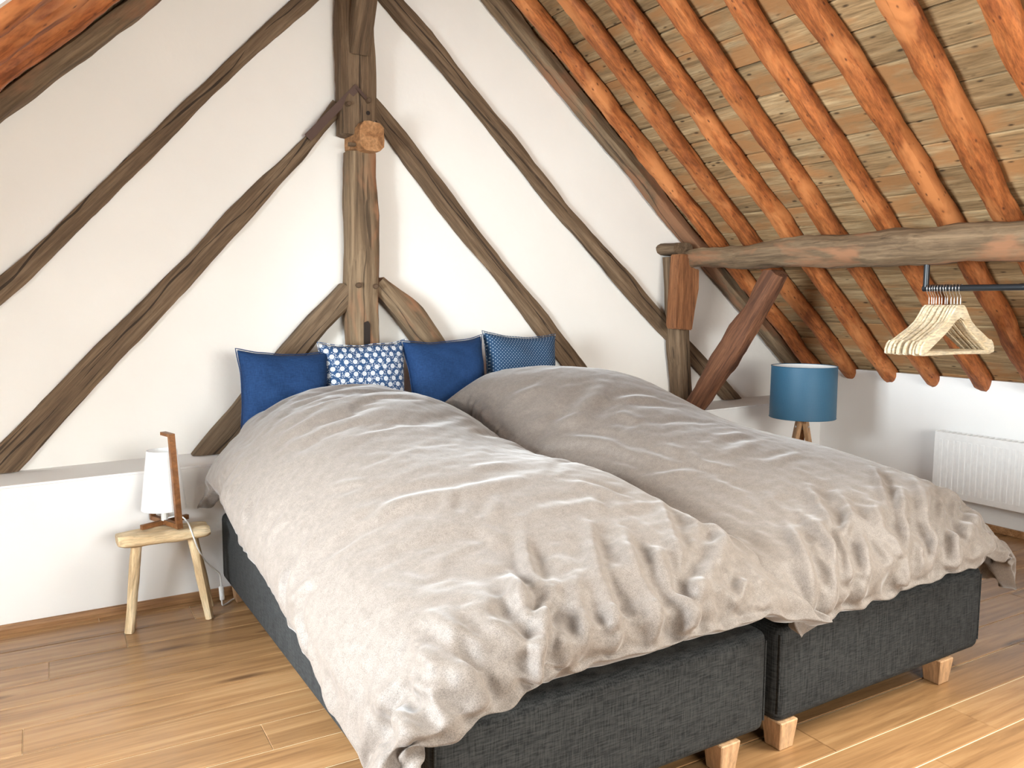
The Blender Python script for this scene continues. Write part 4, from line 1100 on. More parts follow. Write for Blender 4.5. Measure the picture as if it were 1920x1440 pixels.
0,2,-1,0,0,-2,3,2,-1,0,2,-1,-2,1,-1,-1,-1,0,0,0,1,-2,1,1,-1,1,1,0,-2,1,-1,1,1,-1,0,-1,1,0,0,0,-1,2,-1,0,-1,0,0,-2,2,-2,1,-3,4,-1,0,-1,3,1,-1,-3,2,-1,2,0,-1,0,1,2,-2,1,2,0,-2,2,-2,
1,-1,0,-1,1,0,0,-2,0,0,-1,1,-3,41,-3,-1,1,2,3,0,-2,1,0,-2,1,-1,-1,0,2,0,-1,1,0,0,0,0,0,-1,1,0,-1,1,0,0,-1,1,0,0,-2,2,-1,1,-1,1,0,-2,2,-1,-1,0,1,0,0,-1,2,-2,0,-1,2,-6,5,1,-2,0,3,-1,
2,-2,3,-5,3,0,1,1,-1,0,0,-1,0,1,2,0,-1,-1,1,0,-2,-1,0,1,-1,1,-2,0,-1,41,0,1,0,1,0,0,2,-1,2,2,-3,0,1,-1,-2,-1,0,-1,0,1,0,0,0,-1,0,0,1,-2,0,1,1,0,-3,2,-1,-2,3,-1,1,-1,0,1,-1,1,-1,1,
-1,0,-1,0,-1,1,0,0,-1,1,-7,8,1,-3,0,3,-1,0,-1,3,0,2,-3,2,-2,0,0,1,0,2,-1,0,1,-1,-2,2,-1,1,-2,-1,0,1,2,-3,-2,40,1,-1,1,0,-1,-2,3,0,0,1,-1,3,-1,-1,-1,1,0,0,0,-1,-1,0,0,1,0,-1,1,1,-1,
-1,1,-1,1,0,0,-1,-3,3,0,1,0,-2,1,-1,1,0,-1,0,0,1,-1,0,0,0,0,1,-1,-8,8,1,-3,2,2,1,-1,2,-2,-1,1,-2,2,1,3,-2,0,0,1,1,-3,-1,3,-3,2,-2,0,0,1,0,-3,0,-1,41,-1,1,0,0,1,3,-3,1,0,-1,1,-5,2,
1,0,0,0,0,-1,0,1,0,0,-1,0,0,0,0,1,-1,0,0,1,-1,0,-1,2,-5,5,-2,1,2,-3,0,2,-1,0,0,-1,-1,2,-2,1,0,2,-1,0,-4,-2,6,-1,-2,2,1,0,1,0,0,1,0,-1,1,-2,2,1,-3,0,1,2,1,0,-2,0,1,-1,-1,-1,1,0,-1,
-2,40,3,0,0,1,0,-1,2,-1,0,-1,-1,4,-3,-2,1,-1,0,-1,0,1,0,-1,1,-1,1,0,-2,1,0,1,-2,1,0,-1,2,1,-2,0,-5,5,0,-1,0,1,-2,0,2,-1,1,-1,-1,2,-2,1,-3,3,1,2,-10,2,5,1,-2,0,2,0,0,0,0,1,2,1,-2,
-1,-2,5,-2,0,0,0,-1,2,-1,-1,1,-1,0,-2,1,0,-3,41,0,-1,0,-2,2,0,-2,3,-1,0,1,-1,0,1,-1,0,0,0,1,-1,1,0,0,0,0,-1,1,-1,0,-1,2,0,-1,0,-1,0,1,1,-1,-4,4,0,0,1,-1,-1,-2,3,-1,1,-2,1,0,-1,3,
-2,2,0,0,-13,5,6,-1,1,-1,0,2,-1,0,0,0,0,1,0,1,-3,3,-1,3,2,-3,-1,0,0,0,0,0,-1,1,-2,-1,40,0,2,-3,3,-2,2,2,-1,0,2,0,1,-1,-1,1,-2,-3,1,0,0,-1,1,-1,1,-1,0,0,0,0,0,0,0,-1,2,-2,2,-2,1,0,
-1,-1,2,0,-3,1,2,0,-3,2,0,0,0,0,-1,1,1,0,0,1,2,-12,2,6,-2,3,-2,3,-2,-1,0,1,0,2,-1,-1,0,0,3,-3,0,0,1,1,-1,1,0,-1,0,-1,1,-2,40,3,0,1,0,-1,1,-1,-3,2,-2,1,-1,0,0,-2,2,2,-2,2,0,0,0,0,
-1,-1,1,-1,0,0,0,-1,-1,2,-2,1,0,0,0,1,0,-1,-1,1,1,-2,0,1,0,-4,4,1,-3,2,0,-2,3,0,2,-3,3,-1,-12,-3,12,-3,2,-3,4,0,-2,2,-1,-2,5,3,-4,0,-1,0,-1,1,1,0,2,0,-1,1,1,-6,-2,4,40,1,-1,0,-1,2,
0,0,1,-3,2,1,0,-1,0,0,-3,1,1,-3,3,0,1,-1,-2,2,0,0,0,0,0,-1,1,-1,1,0,-2,2,-3,1,1,-4,4,1,-2,3,-3,1,1,1,-6,4,2,-3,2,-3,0,2,0,0,1,-1,2,-3,-12,12,-3,-1,1,4,-3,-3,-5,8,-4,-2,6,-2,-1,4,
-2,3,0,0,-1,1,0,-4,-4,11,0,-3,39,-7,9,2,-1,0,0,-4,3,1,-1,-4,-3,4,1,0,1,-7,6,2,-5,5,-3,1,2,-1,0,-2,3,-3,2,0,0,0,-1,0,0,0,0,1,-1,0,-7,6,1,-2,3,-4,2,2,0,-6,-2,8,-1,0,0,-2,0,3,-9,9,-3,
-5,3,-9,12,-2,-3,0,5,-3,2,-12,10,1,-5,2,1,-4,7,-5,4,0,1,-2,3,-3,-4,-11,17,1,41,1,-6,2,3,-1,0,6,-1,1,3,-1,-1,-6,-1,4,-12,16,-13,7,0,-1,1,-3,6,-2,-6,1,-8,8,-4,2,-4,3,1,-2,2,-3,6,-10,
7,7,-2,-3,1,-1,-3,8,-4,-3,3,2,-1,-9,7,2,-6,-9,2,10,7,-13,8,1,-6,0,-1,3,0,-4,-5,-8,10,2,-2,0,3,-1,-1,1,-5,9,-9,9,-1,2,-1,4,1,-2,-15,9,39,4,0,2,-3,-2,1,-1,0,1,-3,4,0,0,-3,-3,5,-21,
22,-13,14,-7,2,2,-8,3,4,-2,-1,-9,9,-2,0,-7,1,6,-5,6,-5,5,-18,6,16,-5,-3,-5,9,-9,9,4,-3,-3,-3,9,-8,-6,7,-2,3,-8,-14,27,-4,-5,10,-1,-7,-5,-13,8,3,6,-16,17,-8,6,1,0,-5,4,1,-4,6,-14,
17,0,1,0,2,2,-2,2,39,0,1,-2,0,1,-1,-1,0,0,0,-1,4,0,0,-6,0,1,-33,33,-5,7,0,-1,2,-4,-1,0,3,0,-10,-11,12,4,-1,-2,1,-4,1,2,9,-27,3,-16,17,13,-7,5,-17,8,4,5,6,-7,-2,3,-17,20,-18,7,10,
-33,21,18,-5,-4,-8,-9,18,-18,11,8,6,-22,17,-4,-3,-7,15,-3,-1,-2,2,5,-20,19,6,-1,1,5,1,-1,41,-29,-14,-10,-4,-8,-4,-6,-7,-1,-4,0,14,36,-3,-23,11,16,33,-47,12,-19,-9,23,-12,11,-1,-2,
1,9,1,16,-16,5,2,-7,5,-6,-5,-5,23,16,-21,-6,-15,-1,11,-8,18,-19,-1,-4,11,-10,4,0,14,0,2,-10,13,12,-33,-9,15,-17,18,14,-11,18,-12,-10,15,12,-14,-20,16,13,-14,-5,14,4,-10,5,4,-6,-13,
29,-6,1,8,11,27,16,-1,3,-5,2,-2,3,2,-5,1,3,-22,-38,-18,59,8,-2,-16,14,-25,9,-1,-43,35,3,6,14,-2,1,3,-1,10,-7,-1,1,-11,7,-1,2,-28,-29,26,26,-5,1,-12,7,-9,8,4,6,-12,5,5,2,3,-11,6,2,
-12,4,7,2,-25,11,-34,18,14,-5,3,12,-9,-6,-5,16,-30,16,16,5,-3,5,11,-1,-3,-12,3,-32,41,6,4,-14,2221,41,36,38,37,39,34,36,37,33,36,31,37,38,39,38,37,38,38,39,37,32,35,40,40,40,40,41,
39,40,41,40,39,41,39,40,40,41,39,40,40,39,40,40,40,40,41,40,39,43,39,40,43,39,40,42,42,38,44,38,43,41,38,43,38,40,29,40,41,42,28,38,40,40,40,39,40,39,34,37,40,40,30,40,36,21,38,37,
40,40,39,35,8,2,5,2,3,-5,-1,-9,4,-2,2,-6,-1,-8,-5,1,1,1,-1,0,2,6,2,-1,-1,1,-3,-1,0,1,-2,0,1,-1,1,-1,0,-1,0,0,-1,1,0,0,0,-1,-2,0,0,-3,3,0,-4,2,1,-1,-2,4,-5,4,-3,0,3,-3,1,1,11,-1,-5,
-1,7,2,-2,0,-4,-1,-2,1,4,3,-2,0,9,-5,0,17,-5,1,-12,-2,1,5,17,-3,-2,-3,-1,2,2,3,-16,9,-6,6,-6,-13,2,0,2,0,3,1,0,2,2,0,0,-5,3,-1,1,-2,1,0,0,-1,-1,1,0,-1,1,0,1,0,0,-1,-1,1,1,0,1,-1,
-1,0,1,-1,1,-1,2,-2,2,-2,1,-1,0,1,2,-3,1,1,4,-3,5,-1,2,-15,2,1,1,0,2,1,2,0,1,5,4,1,3,0,5,-6,-11,2,22,-19,-1,-14,-3,-11,-2,15,15,-23,-1,0,2,14,3,1,-4,1,-1,-1,0,0,0,0,0,4,-2,0,0,0,0,
0,-1,1,1,-1,0,1,-1,0,0,0,0,1,0,0,-1,1,-1,1,-1,1,1,-1,0,0,-1,0,0,1,1,0,0,0,0,2,-3,1,1,2,-1,-1,-10,14,-1,-2,1,0,-1,-1,1,0,0,0,0,0,0,-1,4,-7,10,-3,31,4,-46,14,-2,-4,5,-4,-24,18,-7,7,
2,-2,0,-1,4,-2,1,-1,0,0,0,0,0,-1,2,0,0,1,0,-1,1,0,-1,1,0,0,1,-1,0,0,0,-1,1,0,2,-2,1,0,1,-1,-1,2,-1,0,0,1,1,0,-1,0,0,0,-1,1,2,-1,-2,0,1,-8,11,0,0,1,-2,0,1,-1,-1,0,0,0,0,1,3,-1,-2,9,
-13,3,23,-31,2,9,-17,19,-3,-20,4,3,1,-7,4,5,0,0,-1,2,-2,2,0,-2,2,0,1,1,-1,1,0,0,-1,0,0,0,1,0,0,0,0,0,0,0,0,1,-1,0,0,1,0,0,-1,1,1,-1,0,1,0,0,-1,1,-1,1,0,0,0,-1,0,1,1,-1,0,5,-5,-3,3,
1,2,0,-1,1,-1,0,0,0,-1,0,0,3,1,1,-2,-3,-20,38,-35,-28,17,-6,5,0,13,-2,14,6,-13,6,0,0,1,-1,1,-1,1,1,-2,1,-1,0,1,-1,0,0,0,1,0,0,0,-1,0,0,0,0,0,0,0,0,0,0,-1,0,0,-1,2,0,-1,0,1,0,0,0,1,
-1,0,0,1,-1,0,0,1,-1,-1,1,0,-4,4,4,0,0,-1,0,1,0,0,0,0,0,1,-1,1,0,2,0,4,-3,-33,7,12,-5,6,7,-12,22,-8,0,1,0,-1,-1,0,1,-1,0,0,1,-2,1,1,-1,1,0,-1,1,-1,0,1,0,-1,0,0,1,-1,0,-1,1,0,0,-1,
0,0,0,1,0,0,1,-1,-2,1,0,1,0,0,1,-2,1,0,0,-2,1,2,-1,0,0,0,0,-1,4,0,-1,0,1,1,0,0,-1,1,0,0,0,0,0,0,0,-1,3,-3,-3,-23,-10,17,25,2,0,7,-17,10,-14,-1,-11,9,1,1,-1,-2,1,1,-1,1,0,-1,1,0,0,
0,0,1,0,0,-1,1,0,-1,0,1,-1,1,-1,0,-1,1,0,1,0,-2,0,1,0,-1,2,-2,0,-2,0,1,0,2,-1,0,1,1,-1,-1,2,-1,0,1,-1,0,2,0,1,0,0,0,0,0,1,0,0,0,0,-1,1,-1,0,3,0,-7,5,-8,-29,16,2,-2,-11,0,11,-1,15,
-3,8,1,-4,-1,0,3,-1,-1,1,0,0,1,-1,0,0,1,0,-1,0,0,1,-1,0,1,0,-1,0,-2,1,0,1,-1,0,0,0,0,0,-1,0,0,0,1,1,0,-1,0,-1,0,0,2,-2,0,2,-1,0,1,0,0,0,0,3,0,-1,0,0,0,0,0,0,0,0,0,0,0,0,1,2,-11,-2,
20,-10,6,15,-34,3,-3,4,1,2,-4,-2,3,-1,3,2,1,0,0,0,1,-1,1,-1,0,1,-1,0,0,0,1,-1,0,-1,1,0,0,0,0,1,-1,-1,0,0,0,0,-1,1,0,-1,0,1,0,-1,0,0,0,1,1,0,-1,1,0,0,1,-1,0,0,-1,0,1,1,0,0,0,1,0,0,
0,0,1,0,0,0,0,-1,1,0,0,-7,13,-9,-9,12,0,-21,34,-12,-4,-2,0,-15,6,5,-1,2,2,2,-1,1,-2,1,0,1,0,0,0,0,1,0,-1,0,0,1,0,0,0,0,-1,0,0,-2,1,1,0,-1,1,-1,1,-1,0,1,-1,0,0,0,1,0,1,-2,0,0,0,1,0,
0,-2,2,0,0,1,-1,0,0,1,0,1,0,0,0,0,0,0,0,0,0,0,1,-1,0,0,6,0,15,-17,-6,3,8,0,1,-5,-8,-20,14,2,-1,-2,4,1,-1,0,-1,2,0,0,0,-1,1,0,0,-1,0,1,0,-1,0,0,1,0,-1,1,-2,1,-1,1,0,0,0,0,-1,0,-1,2,
-1,1,0,0,0,-1,0,-1,3,-3,2,-1,0,0,1,2,-2,0,0,0,1,0,0,1,0,-1,1,0,0,0,1,-2,1,0,0,0,-1,1,0,0,5,-1,-4,23,-23,5,24,-26,-2,-10,-2,19,-3,-12,-1,3,0,0,1,1,1,-1,0,-1,0,1,0,0,-1,1,0,0,0,1,-1,
1,-1,0,1,-2,0,-1,3,-2,0,-1,1,-1,2,-1,1,-2,2,0,-1,1,0,0,1,1,-2,1,0,1,-1,-1,1,-1,2,0,1,-1,0,0,0,0,0,0,-1,0,0,0,-1,1,-1,0,0,-1,1,0,0,0,-2,3,5,-19,-2,11,-1,1,-9,6,-6,-6,-8,10,-3,0,1,0,
1,0,-1,2,0,1,-2,0,0,-1,2,0,0,0,0,-1,2,-3,1,0,0,0,1,0,-1,0,0,0,-1,1,-1,1,-1,1,-1,1,0,0,1,1,-1,0,1,2,-2,2,1,0,-1,2,-1,-1,-1,-1,1,-1,0,-1,0,0,0,0,0,0,0,0,0,0,-1,0,0,0,0,-1,1,1,0,-19,
32,7,-11,22,-8,-8,0,3,8,-8,-4,-2,0,0,0,-1,1,-1,-1,0,2,-1,0,1,-1,0,0,0,0,1,-3,2,0,0,-2,1,0,0,1,-2,0,1,0,0,0,0,0,0,1,-1,1,0,0,0,1,1,-1,1,1,-1,-1,1,2,1,-1,-2,2,2,-5,1,0,0,-1,0,0,-1,0,
0,0,0,0,0,1,0,-3,1,0,-2,0,2,2,37,-15,5,14,10,-6,-8,-15,6,2,1,-1,-9,0,0,-1,1,0,-1,0,0,0,1,0,0,-1,1,0,-1,0,-1,1,-1,0,0,2,-2,1,1,-5,3,0,-1,1,-1,1,0,0,0,0,1,0,0,-1,0,0,1,1,-1,1,0,1,2,
0,-2,-2,3,1,-1,-1,-1,1,0,-1,0,0,1,-2,0,0,0,0,0,0,-2,2,-1,0,3,-5,0,2,6,3,2,10,-26,-1,-1,39,-27,-9,0,5,8,-1,0,-1,0,0,1,0,0,0,0,0,-1,1,-1,0,0,0,0,-1,1,0,-1,-2,3,-1,-3,3,1,-1,1,-1,1,0,
0,0,0,0,-1,1,0,1,2,-1,-1,2,0,0,0,2,-2,0,-2,1,2,-1,0,-1,0,-1,-1,1,0,0,0,2,-3,0,-1,0,0,0,2,0,-1,-1,0,-2,-1,-1,1,11,6,-30,16,9,30,-37,25,-20,8,-3,-5,2,-1,0,0,-1,1,0,0,0,0,-2,1,0,0,-1,
0,0,2,0,-3,0,-1,2,-1,1,1,-2,1,0,-1,1,-1,0,0,1,0,-1,1,-1,2,1,-1,1,-2,0,1,1,2,-4,5,-1,-2,-1,1,-1,-3,3,2,-1,-1,0,1,-1,-1,0,0,0,1,0,-1,-1,1,-1,1,-1,0,3,-4,3,-2,0,5,9,-18,11,-5,12,-32,
31,-7,-10,10,-5,-1,0,-1,1,-1,1,0,0,-1,0,0,-1,0,0,1,0,-1,-3,3,0,-1,1,0,0,-2,2,-1,1,1,-2,1,0,0,0,-1,1,0,0,0,-1,0,1,4,-1,0,-1,-3,6,-6,2,3,0,0,-1,0,-1,-2,1,0,1,-1,1,0,0,2,-3,0,-1,0,1,
-2,2,-1,-1,0,5,-3,-4,4,1,3,19,-17,-1,-28,-2,29,-7,-10,17,-1,2,-6,1,1,0,-1,1,-1,0,1,0,-2,0,0,1,-1,1,-3,2,1,-3,3,-2,2,-3,3,-1,0,0,-1,2,-1,0,0,0,1,0,-2,1,1,1,1,-1,-1,1,-2,0,3,-3,4,0,
1,-2,-2,2,4,-5,-1,0,3,-3,0,0,1,-1,1,2,-1,-1,0,-3,2,-2,0,1,-1,-1,4,-1,0,0,5,-14,6,-8,27,-20,0,-6,14,-4,0,2,-3,0,0,0,1,-1,0,0,-1,3,1,-2,-1,0,1,0,-1,-1,-2,3,-1,1,-3,4,-3,2,0,0,-1,0,0,
1,-1,0,1,0,1,1,-3,0,0,2,-2,2,1,0,-1,2,0,-2,-2,2,3,-3,-2,1,1,0,0,0,-1,1,-1,1,-1,0,-2,1,1,2,-4,1,1,1,0,-2,1,2,-2,0,10,-22,14,17,-38,22,3,6,-2,-6,0,-1,3,-5,-2,0,0,0,1,0,1,-2,1,1,-2,0,
0,-1,-1,4,-2,-1,1,-2,3,-4,2,0,1,-1,1,-1,1,-1,1,0,-1,-1,1,-1,2,0,-1,-1,3,-3,2,2,0,-4,3,0,-2,1,0,-1,-2,6,-2,0,-1,3,-2,-2,1,-1,0,0,0,1,-2,1,3,-2,-1,-1,0,1,1,-1,0,2,16,19,-29,-18,5,11,
-5,4,-9,10,0,-5,-5,5,1,0,0,0,0,0,-2,1,-1,2,-1,0,0,-2,3,-4,3,-1,0,2,-3,1,1,0,0,0,0,0,0,0,-1,1,1,0,0,-1,0,1,1,-1,-1,1,-2,-2,2,3,-5,4,-1,2,-2,1,-1,-1,0,1,0,1,0,-1,-1,1,1,-2,2,-2,-1,0,
2,-1,1,0,1,-1,1,1,-2,-2,23,-55,32,-2,3,-3,-2,-6,11,0,0,-10,8,0,1,1,-1,0,0,-2,0,0,1,0,0,0,0,1,-1,0,-1,1,1,-1,-1,1,0,0,1,-1,0,0,0,0,1,-1,0,1,0,0,0,-1,-1,3,-1,-1,1,-1,0,1,2,-2,-1,-1,
3,-2,1,0,0,-1,1,-1,1,2,0,-4,0,1,0,0,2,-2,-4,3,0,2,-2,2,-2,-2,3,-1,-23,29,-4,-17,15,0,2,2,6,0,-16,14,0,-7,-2,0,1,-1,-1,1,2,0,-2,0,1,0,-1,-2,1,1,1,0,-2,-2,4,-1,0,0,0,1,-2,2,-1,0,0,1,
-1,0,0,0,0,0,0,-2,2,2,0,0,-3,1,-2,0,1,2,-3,2,0,1,-1,0,-1,0,2,0,-2,1,0,-1,-1,2,1,-3,3,-3,2,0,1,1,-4,1,1,1,-10,37,5,-8,-33,13,4,6,-13,1,7,-6,-12,7,2,-1,0,1,1,0,0,-2,2,-1,-1,1,-1,0,0,
3,-3,-1,0,3,-3,2,0,0,-1,-1,2,0,0,0,0,-1,1,0,0,1,-1,0,0,0,0,0,-2,1,3,-3,1,-1,-1,-1,2,-2,2,0,1,-1,1,0,-1,-2,2,-1,0,3,2,-4,0,1,-1,0,0,-3,3,-1,4,-1,-4,2,3,-24,-4,6,49,-29,-5,-7,13,-13,
-4,4,12,0,0,-1,0,0,0,0,-2,3,-1,-3,3,-1,0,2,-1,-2,2,1,0,-2,1,-1,0,1,-1,1,0,-1,2,-2,1,0,0,-1,0,0,-1,0,1,2,-2,1,1,0,-4,-1,1,-3,4,0,-2,8,1,-1,-3,-2,0,0,1,0,-2,1,0,0,-1,4,-2,-2,2,4,-7,
2,-2,0,0,1,2,-3,-12,8,-2,23,-33,13,7,0,-1,-8,10,-1,-4,0,-1,2,-1,0,-1,1,2,-5,1,0,1,-1,1,-2,2,1,0,0,-1,1,0,0,0,0,0,0,1,0,-1,0,0,0,0,1,0,-1,1,1,-2,-2,2,-3,-1,0,3,1,-1,-1,1,-1,2,-3,2,
4,0,-3,-1,0,0,-2,1,2,0,-1,1,-4,2,5,-5,0,2,-1,1,1,-2,-1,0,1,-1,22,-16,-24,20,-5,0,12,-21,20,-1,-16,10,0,0,-1,1,-1,1,0,-3,3,0,1,-1,0,0,0,-1,1,0,-1,2,-1,0,0,1,-1,0,1,-1,0,0,2,-2,1,-1,
1,-1,1,-1,0,1,0,-3,2,2,-1,-1,-2,0,1,0,1,-2,1,-1,1,6,-5,-2,1,0,3,-3,0,0,1,-1,-1,0,1,0,0,1,2,-4,-2,1,-1,3,0,-3,-14,21,-7,0,5,-7,-12,22,-16,-4,20,-5,0,1,-1,1,-1,0,0,2,0,-4,2,0,-1,0,2,
1,-2,-1,2,-2,1,1,-1,0,0,1,-1,1,0,0,-1,1,-1,1,-1,1,-1,1,-2,1,-1,1,1,-1,2,0,1,-5,1,-1,-1,2,-2,2,1,-1,2,-2,-1,1,0,5,-2,-2,-1,-3,3,0,0,2,-2,1,-1,0,1,-1,0,0,0,-6,-14,7,18,-6,-1,7,0,-12,
9,0,-5,3,-1,0,0,-1,2,0,-3,0,1,2,0,-1,1,1,-1,-1,1,2,-2,1,0,-1,1,-1,1,-1,1,0,-1,0,1,1,0,-1,0,0,0,-1,2,-2,0,1,-2,2,-1,2,0,-2,0,1,1,-1,-1,0,-1,0,7,-6,0,-1,2,-3,1,-1,1,4,-5,0,0,0,0,0,3,
-2,-2,1,2,-2,1,-7,21,-9,8,-9,-13,2,13,3,-7,7,-4,0,-4,-1,1,-1,0,1,-1,1,-1,1,0,0,-2,-1,3,0,0,-1,0,2,-2,1,0,1,-1,0,0,0,0,1,-1,0,0,0,0,0,-1,1,-1,1,1,-2,2,-3,-1,1,-1,2,-1,0,-1,-1,2,0,
-2,2,2,-2,0,1,-2,2,-2,2,-1,-4,4,0,-1,1,1,1,-2,-1,-1,1,0,1,-1,-4,7,12,-17,-16,27,-13,1,-4,14,-9,5,-9,5,1,0,2,-1,-3,4,0,-2,0,0,1,1,-1,-1,0,0,1,0,-2,2,-1,1,0,0,1,-1,0,1,-1,1,-1,0,1,
-1,0,1,-1,-2,2,-1,1,-2,0,3,-2,-1,2,-2,0,1,-2,-1,-1,3,0,0,0,0,-1,1,-3,4,0,-1,2,-3,0,0,-1,2,0,1,-1,3,-2,1,-2,0,-3,-17,1,0,25,-9,8,-15,12,-14,5,3,4,0,0,0,-1,1,1,-1,-2,2,1,-1,0,1,0,-1,
2,0,-3,2,0,0,1,-1,-1,1,-1,1,0,0,0,0,0,0,0,1,0,0,-1,2,-2,-1,1,-1,0,-2,1,0,0,2,-1,-1,1,-1,-1,-2,1,0,2,0,0,0,0,1,-4,2,1,0,0,0,2,-2,0,-1,3,-3,0,-1,2,-1,-2,-3,-3,8,7,-8,6,-4,-7,11,0,-3,
-1,0,-1,0,0,0,1,0,0,-1,0,1,-1,0,0,1,-2,1,2,-1,1,0,-1,0,1,-1,1,0,0,-1,1,0,0,0,0,-1,-1,1,0,0,-1,1,-1,1,0,0,-1,1,-2,0,0,-1,0,1,0,0,-2,1,1,0,0,0,2,-1,-1,0,-3,3,0,0,1,0,0,0,2,0,-2,-2,0,
1,-4,18,1,-11,-17,12,-2,17,2,-6,2,-16,6,0,1,-3,0,0,0,0,1,2,-3,1,1,-1,1,-1,2,-2,0,0,-1,0,1,0,1,0,0,0,-1,1,-1,0,0,0,0,0,2,-2,1,-1,0,1,-2,-1,1,-2,-1,3,0,-2,0,1,1,-2,0,0,-1,0,2,0,0,0,
2,-2,1,-1,0,3,-4,1,0,1,0,-1,0,0,2,-2,0,-2,-2,-2,3,5,-3,2,2,-13,-1,9,-2,10,-8,0,-2,3,0,0,-1,1,0,-1,2,-2,0,2,0,-1,-1,1,1,-1,1,0,-1,2,-3,2,-1,0,1,0,0,0,0,0,-1,2,-2,1,0,-1,0,0,-1,0,0,
0,0,-1,2,-1,0,0,-2,1,-1,0,0,-4,5,0,0,0,0,-2,4,-2,4,-6,3,0,-2,1,0,1,2,-1,0,-1,-1,0,-7,-8,2,0,30,-6,-5,0,-8,-6,1,1,7,-1,1,0,0,0,0,-1,1,0,-1,1,1,-1,0,0,0,1,-1,1,-2,2,1,-3,2,-1,1,0,0,
0,0,0,0,0,0,-1,0,0,0,1,-1,-1,2,-2,0,0,-1,0,0,3,-4,0,1,-1,0,-1,-1,1,1,1,0,0,0,4,-5,3,-1,0,-1,0,1,-1,0,1,0,1,-2,3,-4,2,7,-8,-7,7,2,-3,4,4,2,4,-14,2,3,0,-1,0,-1,0,1,1,-2,0,2,-1,-1,0,
0,2,-1,-1,0,0,1,-2,0,2,0,0,0,-1,1,0,0,0,0,0,0,0,0,-1,0,0,1,-1,-2,2,-2,0,1,-2,2,-2,1,0,-1,1,0,-3,2,0,1,-1,0,0,0,1,0,0,0,1,0,0,0,0,0,0,0,1,-1,-2,1,0,-4,22,-2,-18,-7,12,-8,9,5,-15,16,
0,-12,2,2,-1,0,1,-1,-2,2,0,-1,2,-1,0,0,-1,1,1,0,1,-1,1,-1,0,0,-1,0,2,-2,0,1,0,0,0,0,0,0,0,0,-1,0,-1,1,-1,1,0,-2,0,-2,4,0,-2,-1,-1,1,3,-4,2,0,0,0,0,0,-1,5,-5,1,0,1,0,0,0,1,-1,0,-1,
1,2,-4,2,4,-18,2,23,4,-18,2,-14,3,10,0,-3,7,-1,-1,1,2,-3,0,1,0,1,0,-2,2,-1,1,1,-1,0,0,-1,1,-1,2,-2,0,1,0,-1,1,0,0,0,0,0,0,-1,0,1,0,0,-1,1,-1,-1,-1,0,0,-1,0,0,3,-3,1,0,-1,0,1,0,-1,
0,0,0,0,0,1,4,-5,2,2,-2,1,0,-1,0,0,2,-1,-1,-1,-1,1,-1,9,0,-14,7,-1,2,4,4,-13,7,-4,-1,0,1,-2,2,1,0,-1,0,1,1,-1,1,-1,-1,1,-1,1,0,1,-1,-1,1,0,0,0,0,0,0,-1,0,0,1,0,0,0,0,-1,0,0,0,0,1,
-2,0,-1,1,-2,-2,2,4,-3,0,-1,0,2,-2,1,0,0,0,-1,1,0,1,-2,2,0,1,-1,0,0,0,0,-1,1,-2,0,2,-2,17,4,0,-4,-19,7,12,-10,-1,9,-17,7,1,-2,-1,1,0,0,0,1,0,-1,-1,1,-1,0,1,0,1,-1,1,-1,1,0,1,-2,0,
0,0,0,0,0,0,0,-1,0,0,1,-1,1,-1,1,-2,1,0,1,-2,1,-1,-1,-2,0,0,3,-3,2,-1,0,1,-1,0,0,0,1,-1,0,0,7,-3,-2,1,-1,0,0,0,0,-1,1,-2,2,-5,2,-7,-3,2,-3,18,-4,-13,8,-9,0,16,-6,-1,3,0,-1,0,0,1,
-1,0,-1,0,0,2,0,-1,0,0,0,-1,0,2,-1,0,2,-2,-1,1,0,0,0,0,0,0,0,0,0,0,-1,1,-1,1,-1,0,1,2,-6,-1,3,0,-2,0,0,1,-1,0,-1,1,0,0,1,0,0,-1,1,0,0,2,0,-1,1,0,-1,0,0,0,0,3,-5,-1,5,-10,7,-7,7,5,
1,-6,1,3,2,-8,1,1,0,-1,1,0,-1,0,1,0,0,0,0,0,1,-1,0,0,0,0,1,-1,1,0,0,1,-1,-1,-1,1,-1,1,0,0,0,0,-1,0,0,0,0,0,0,0,-1,-1,5,-4,-2,2,-1,-1,-1,2,-1,1,0,0,1,-1,-1,0,0,1,-1,0,0,2,1,1,-1,-1,
1,-1,0,0,1,-3,-3,5,-3,22,-30,15,2,-8,-5,22,-12,5,-5,-1,5,-5,0,0,0,0,0,1,0,0,-2,0,1,-2,1,1,1,-1,1,0,0,-1,0,0,0,1,1,-3,2,-1,1,-2,0,0,0,0,0,0,0,0,1,-1,0,-1,0,1,0,0,-2,0,1,-1,-1,0,1,
-1,1,0,-1,1,0,0,0,0,0,0,0,0,0,0,0,1,0,1,-1,0,0,0,-1,-7,2,-17,18,-2,6,5,9,-28,1,-3,7,7,-5,4,0,-1,0,-1,1,-1,1,0,1,-1,-1,0,1,0,-2,2,-1,0,0,1,0,-1,0,0,1,3,-5,0,1,0,0,0,0,0,0,0,0,0,-1,
1,-1,1,-1,-1,1,3,-2,-2,-1,1,1,-2,-1,1,0,0,0,0,0,0,0,0,0,0,0,0,0,0,1,0,0,-1,1,0,-3,0,1,2,1,2,-5,6,3,-5,-7,17,-6,3,-9,1,1,1,0,0,0,0,0,-1,-1,0,2,-1,0,1,-1,1,0,-1,1,0,-1,0,0,1,0,0,0,
-2,4,-3,0,-1,0,0,0,0,0,0,0,0,0,0,1,-2,1,0,-1,2,4,-4,-3,0,0,2,-1,-1,0,-1,1,0,0,0,0,0,1,-1,0,0,0,0,1,0,-1,1,0,-1,1,0,-5,-5,3,13,-16,4,-7,8,-3,1,5,0,-4,3,-6,1,-2,2,-2,2,-3,2,1,0,-1,1,
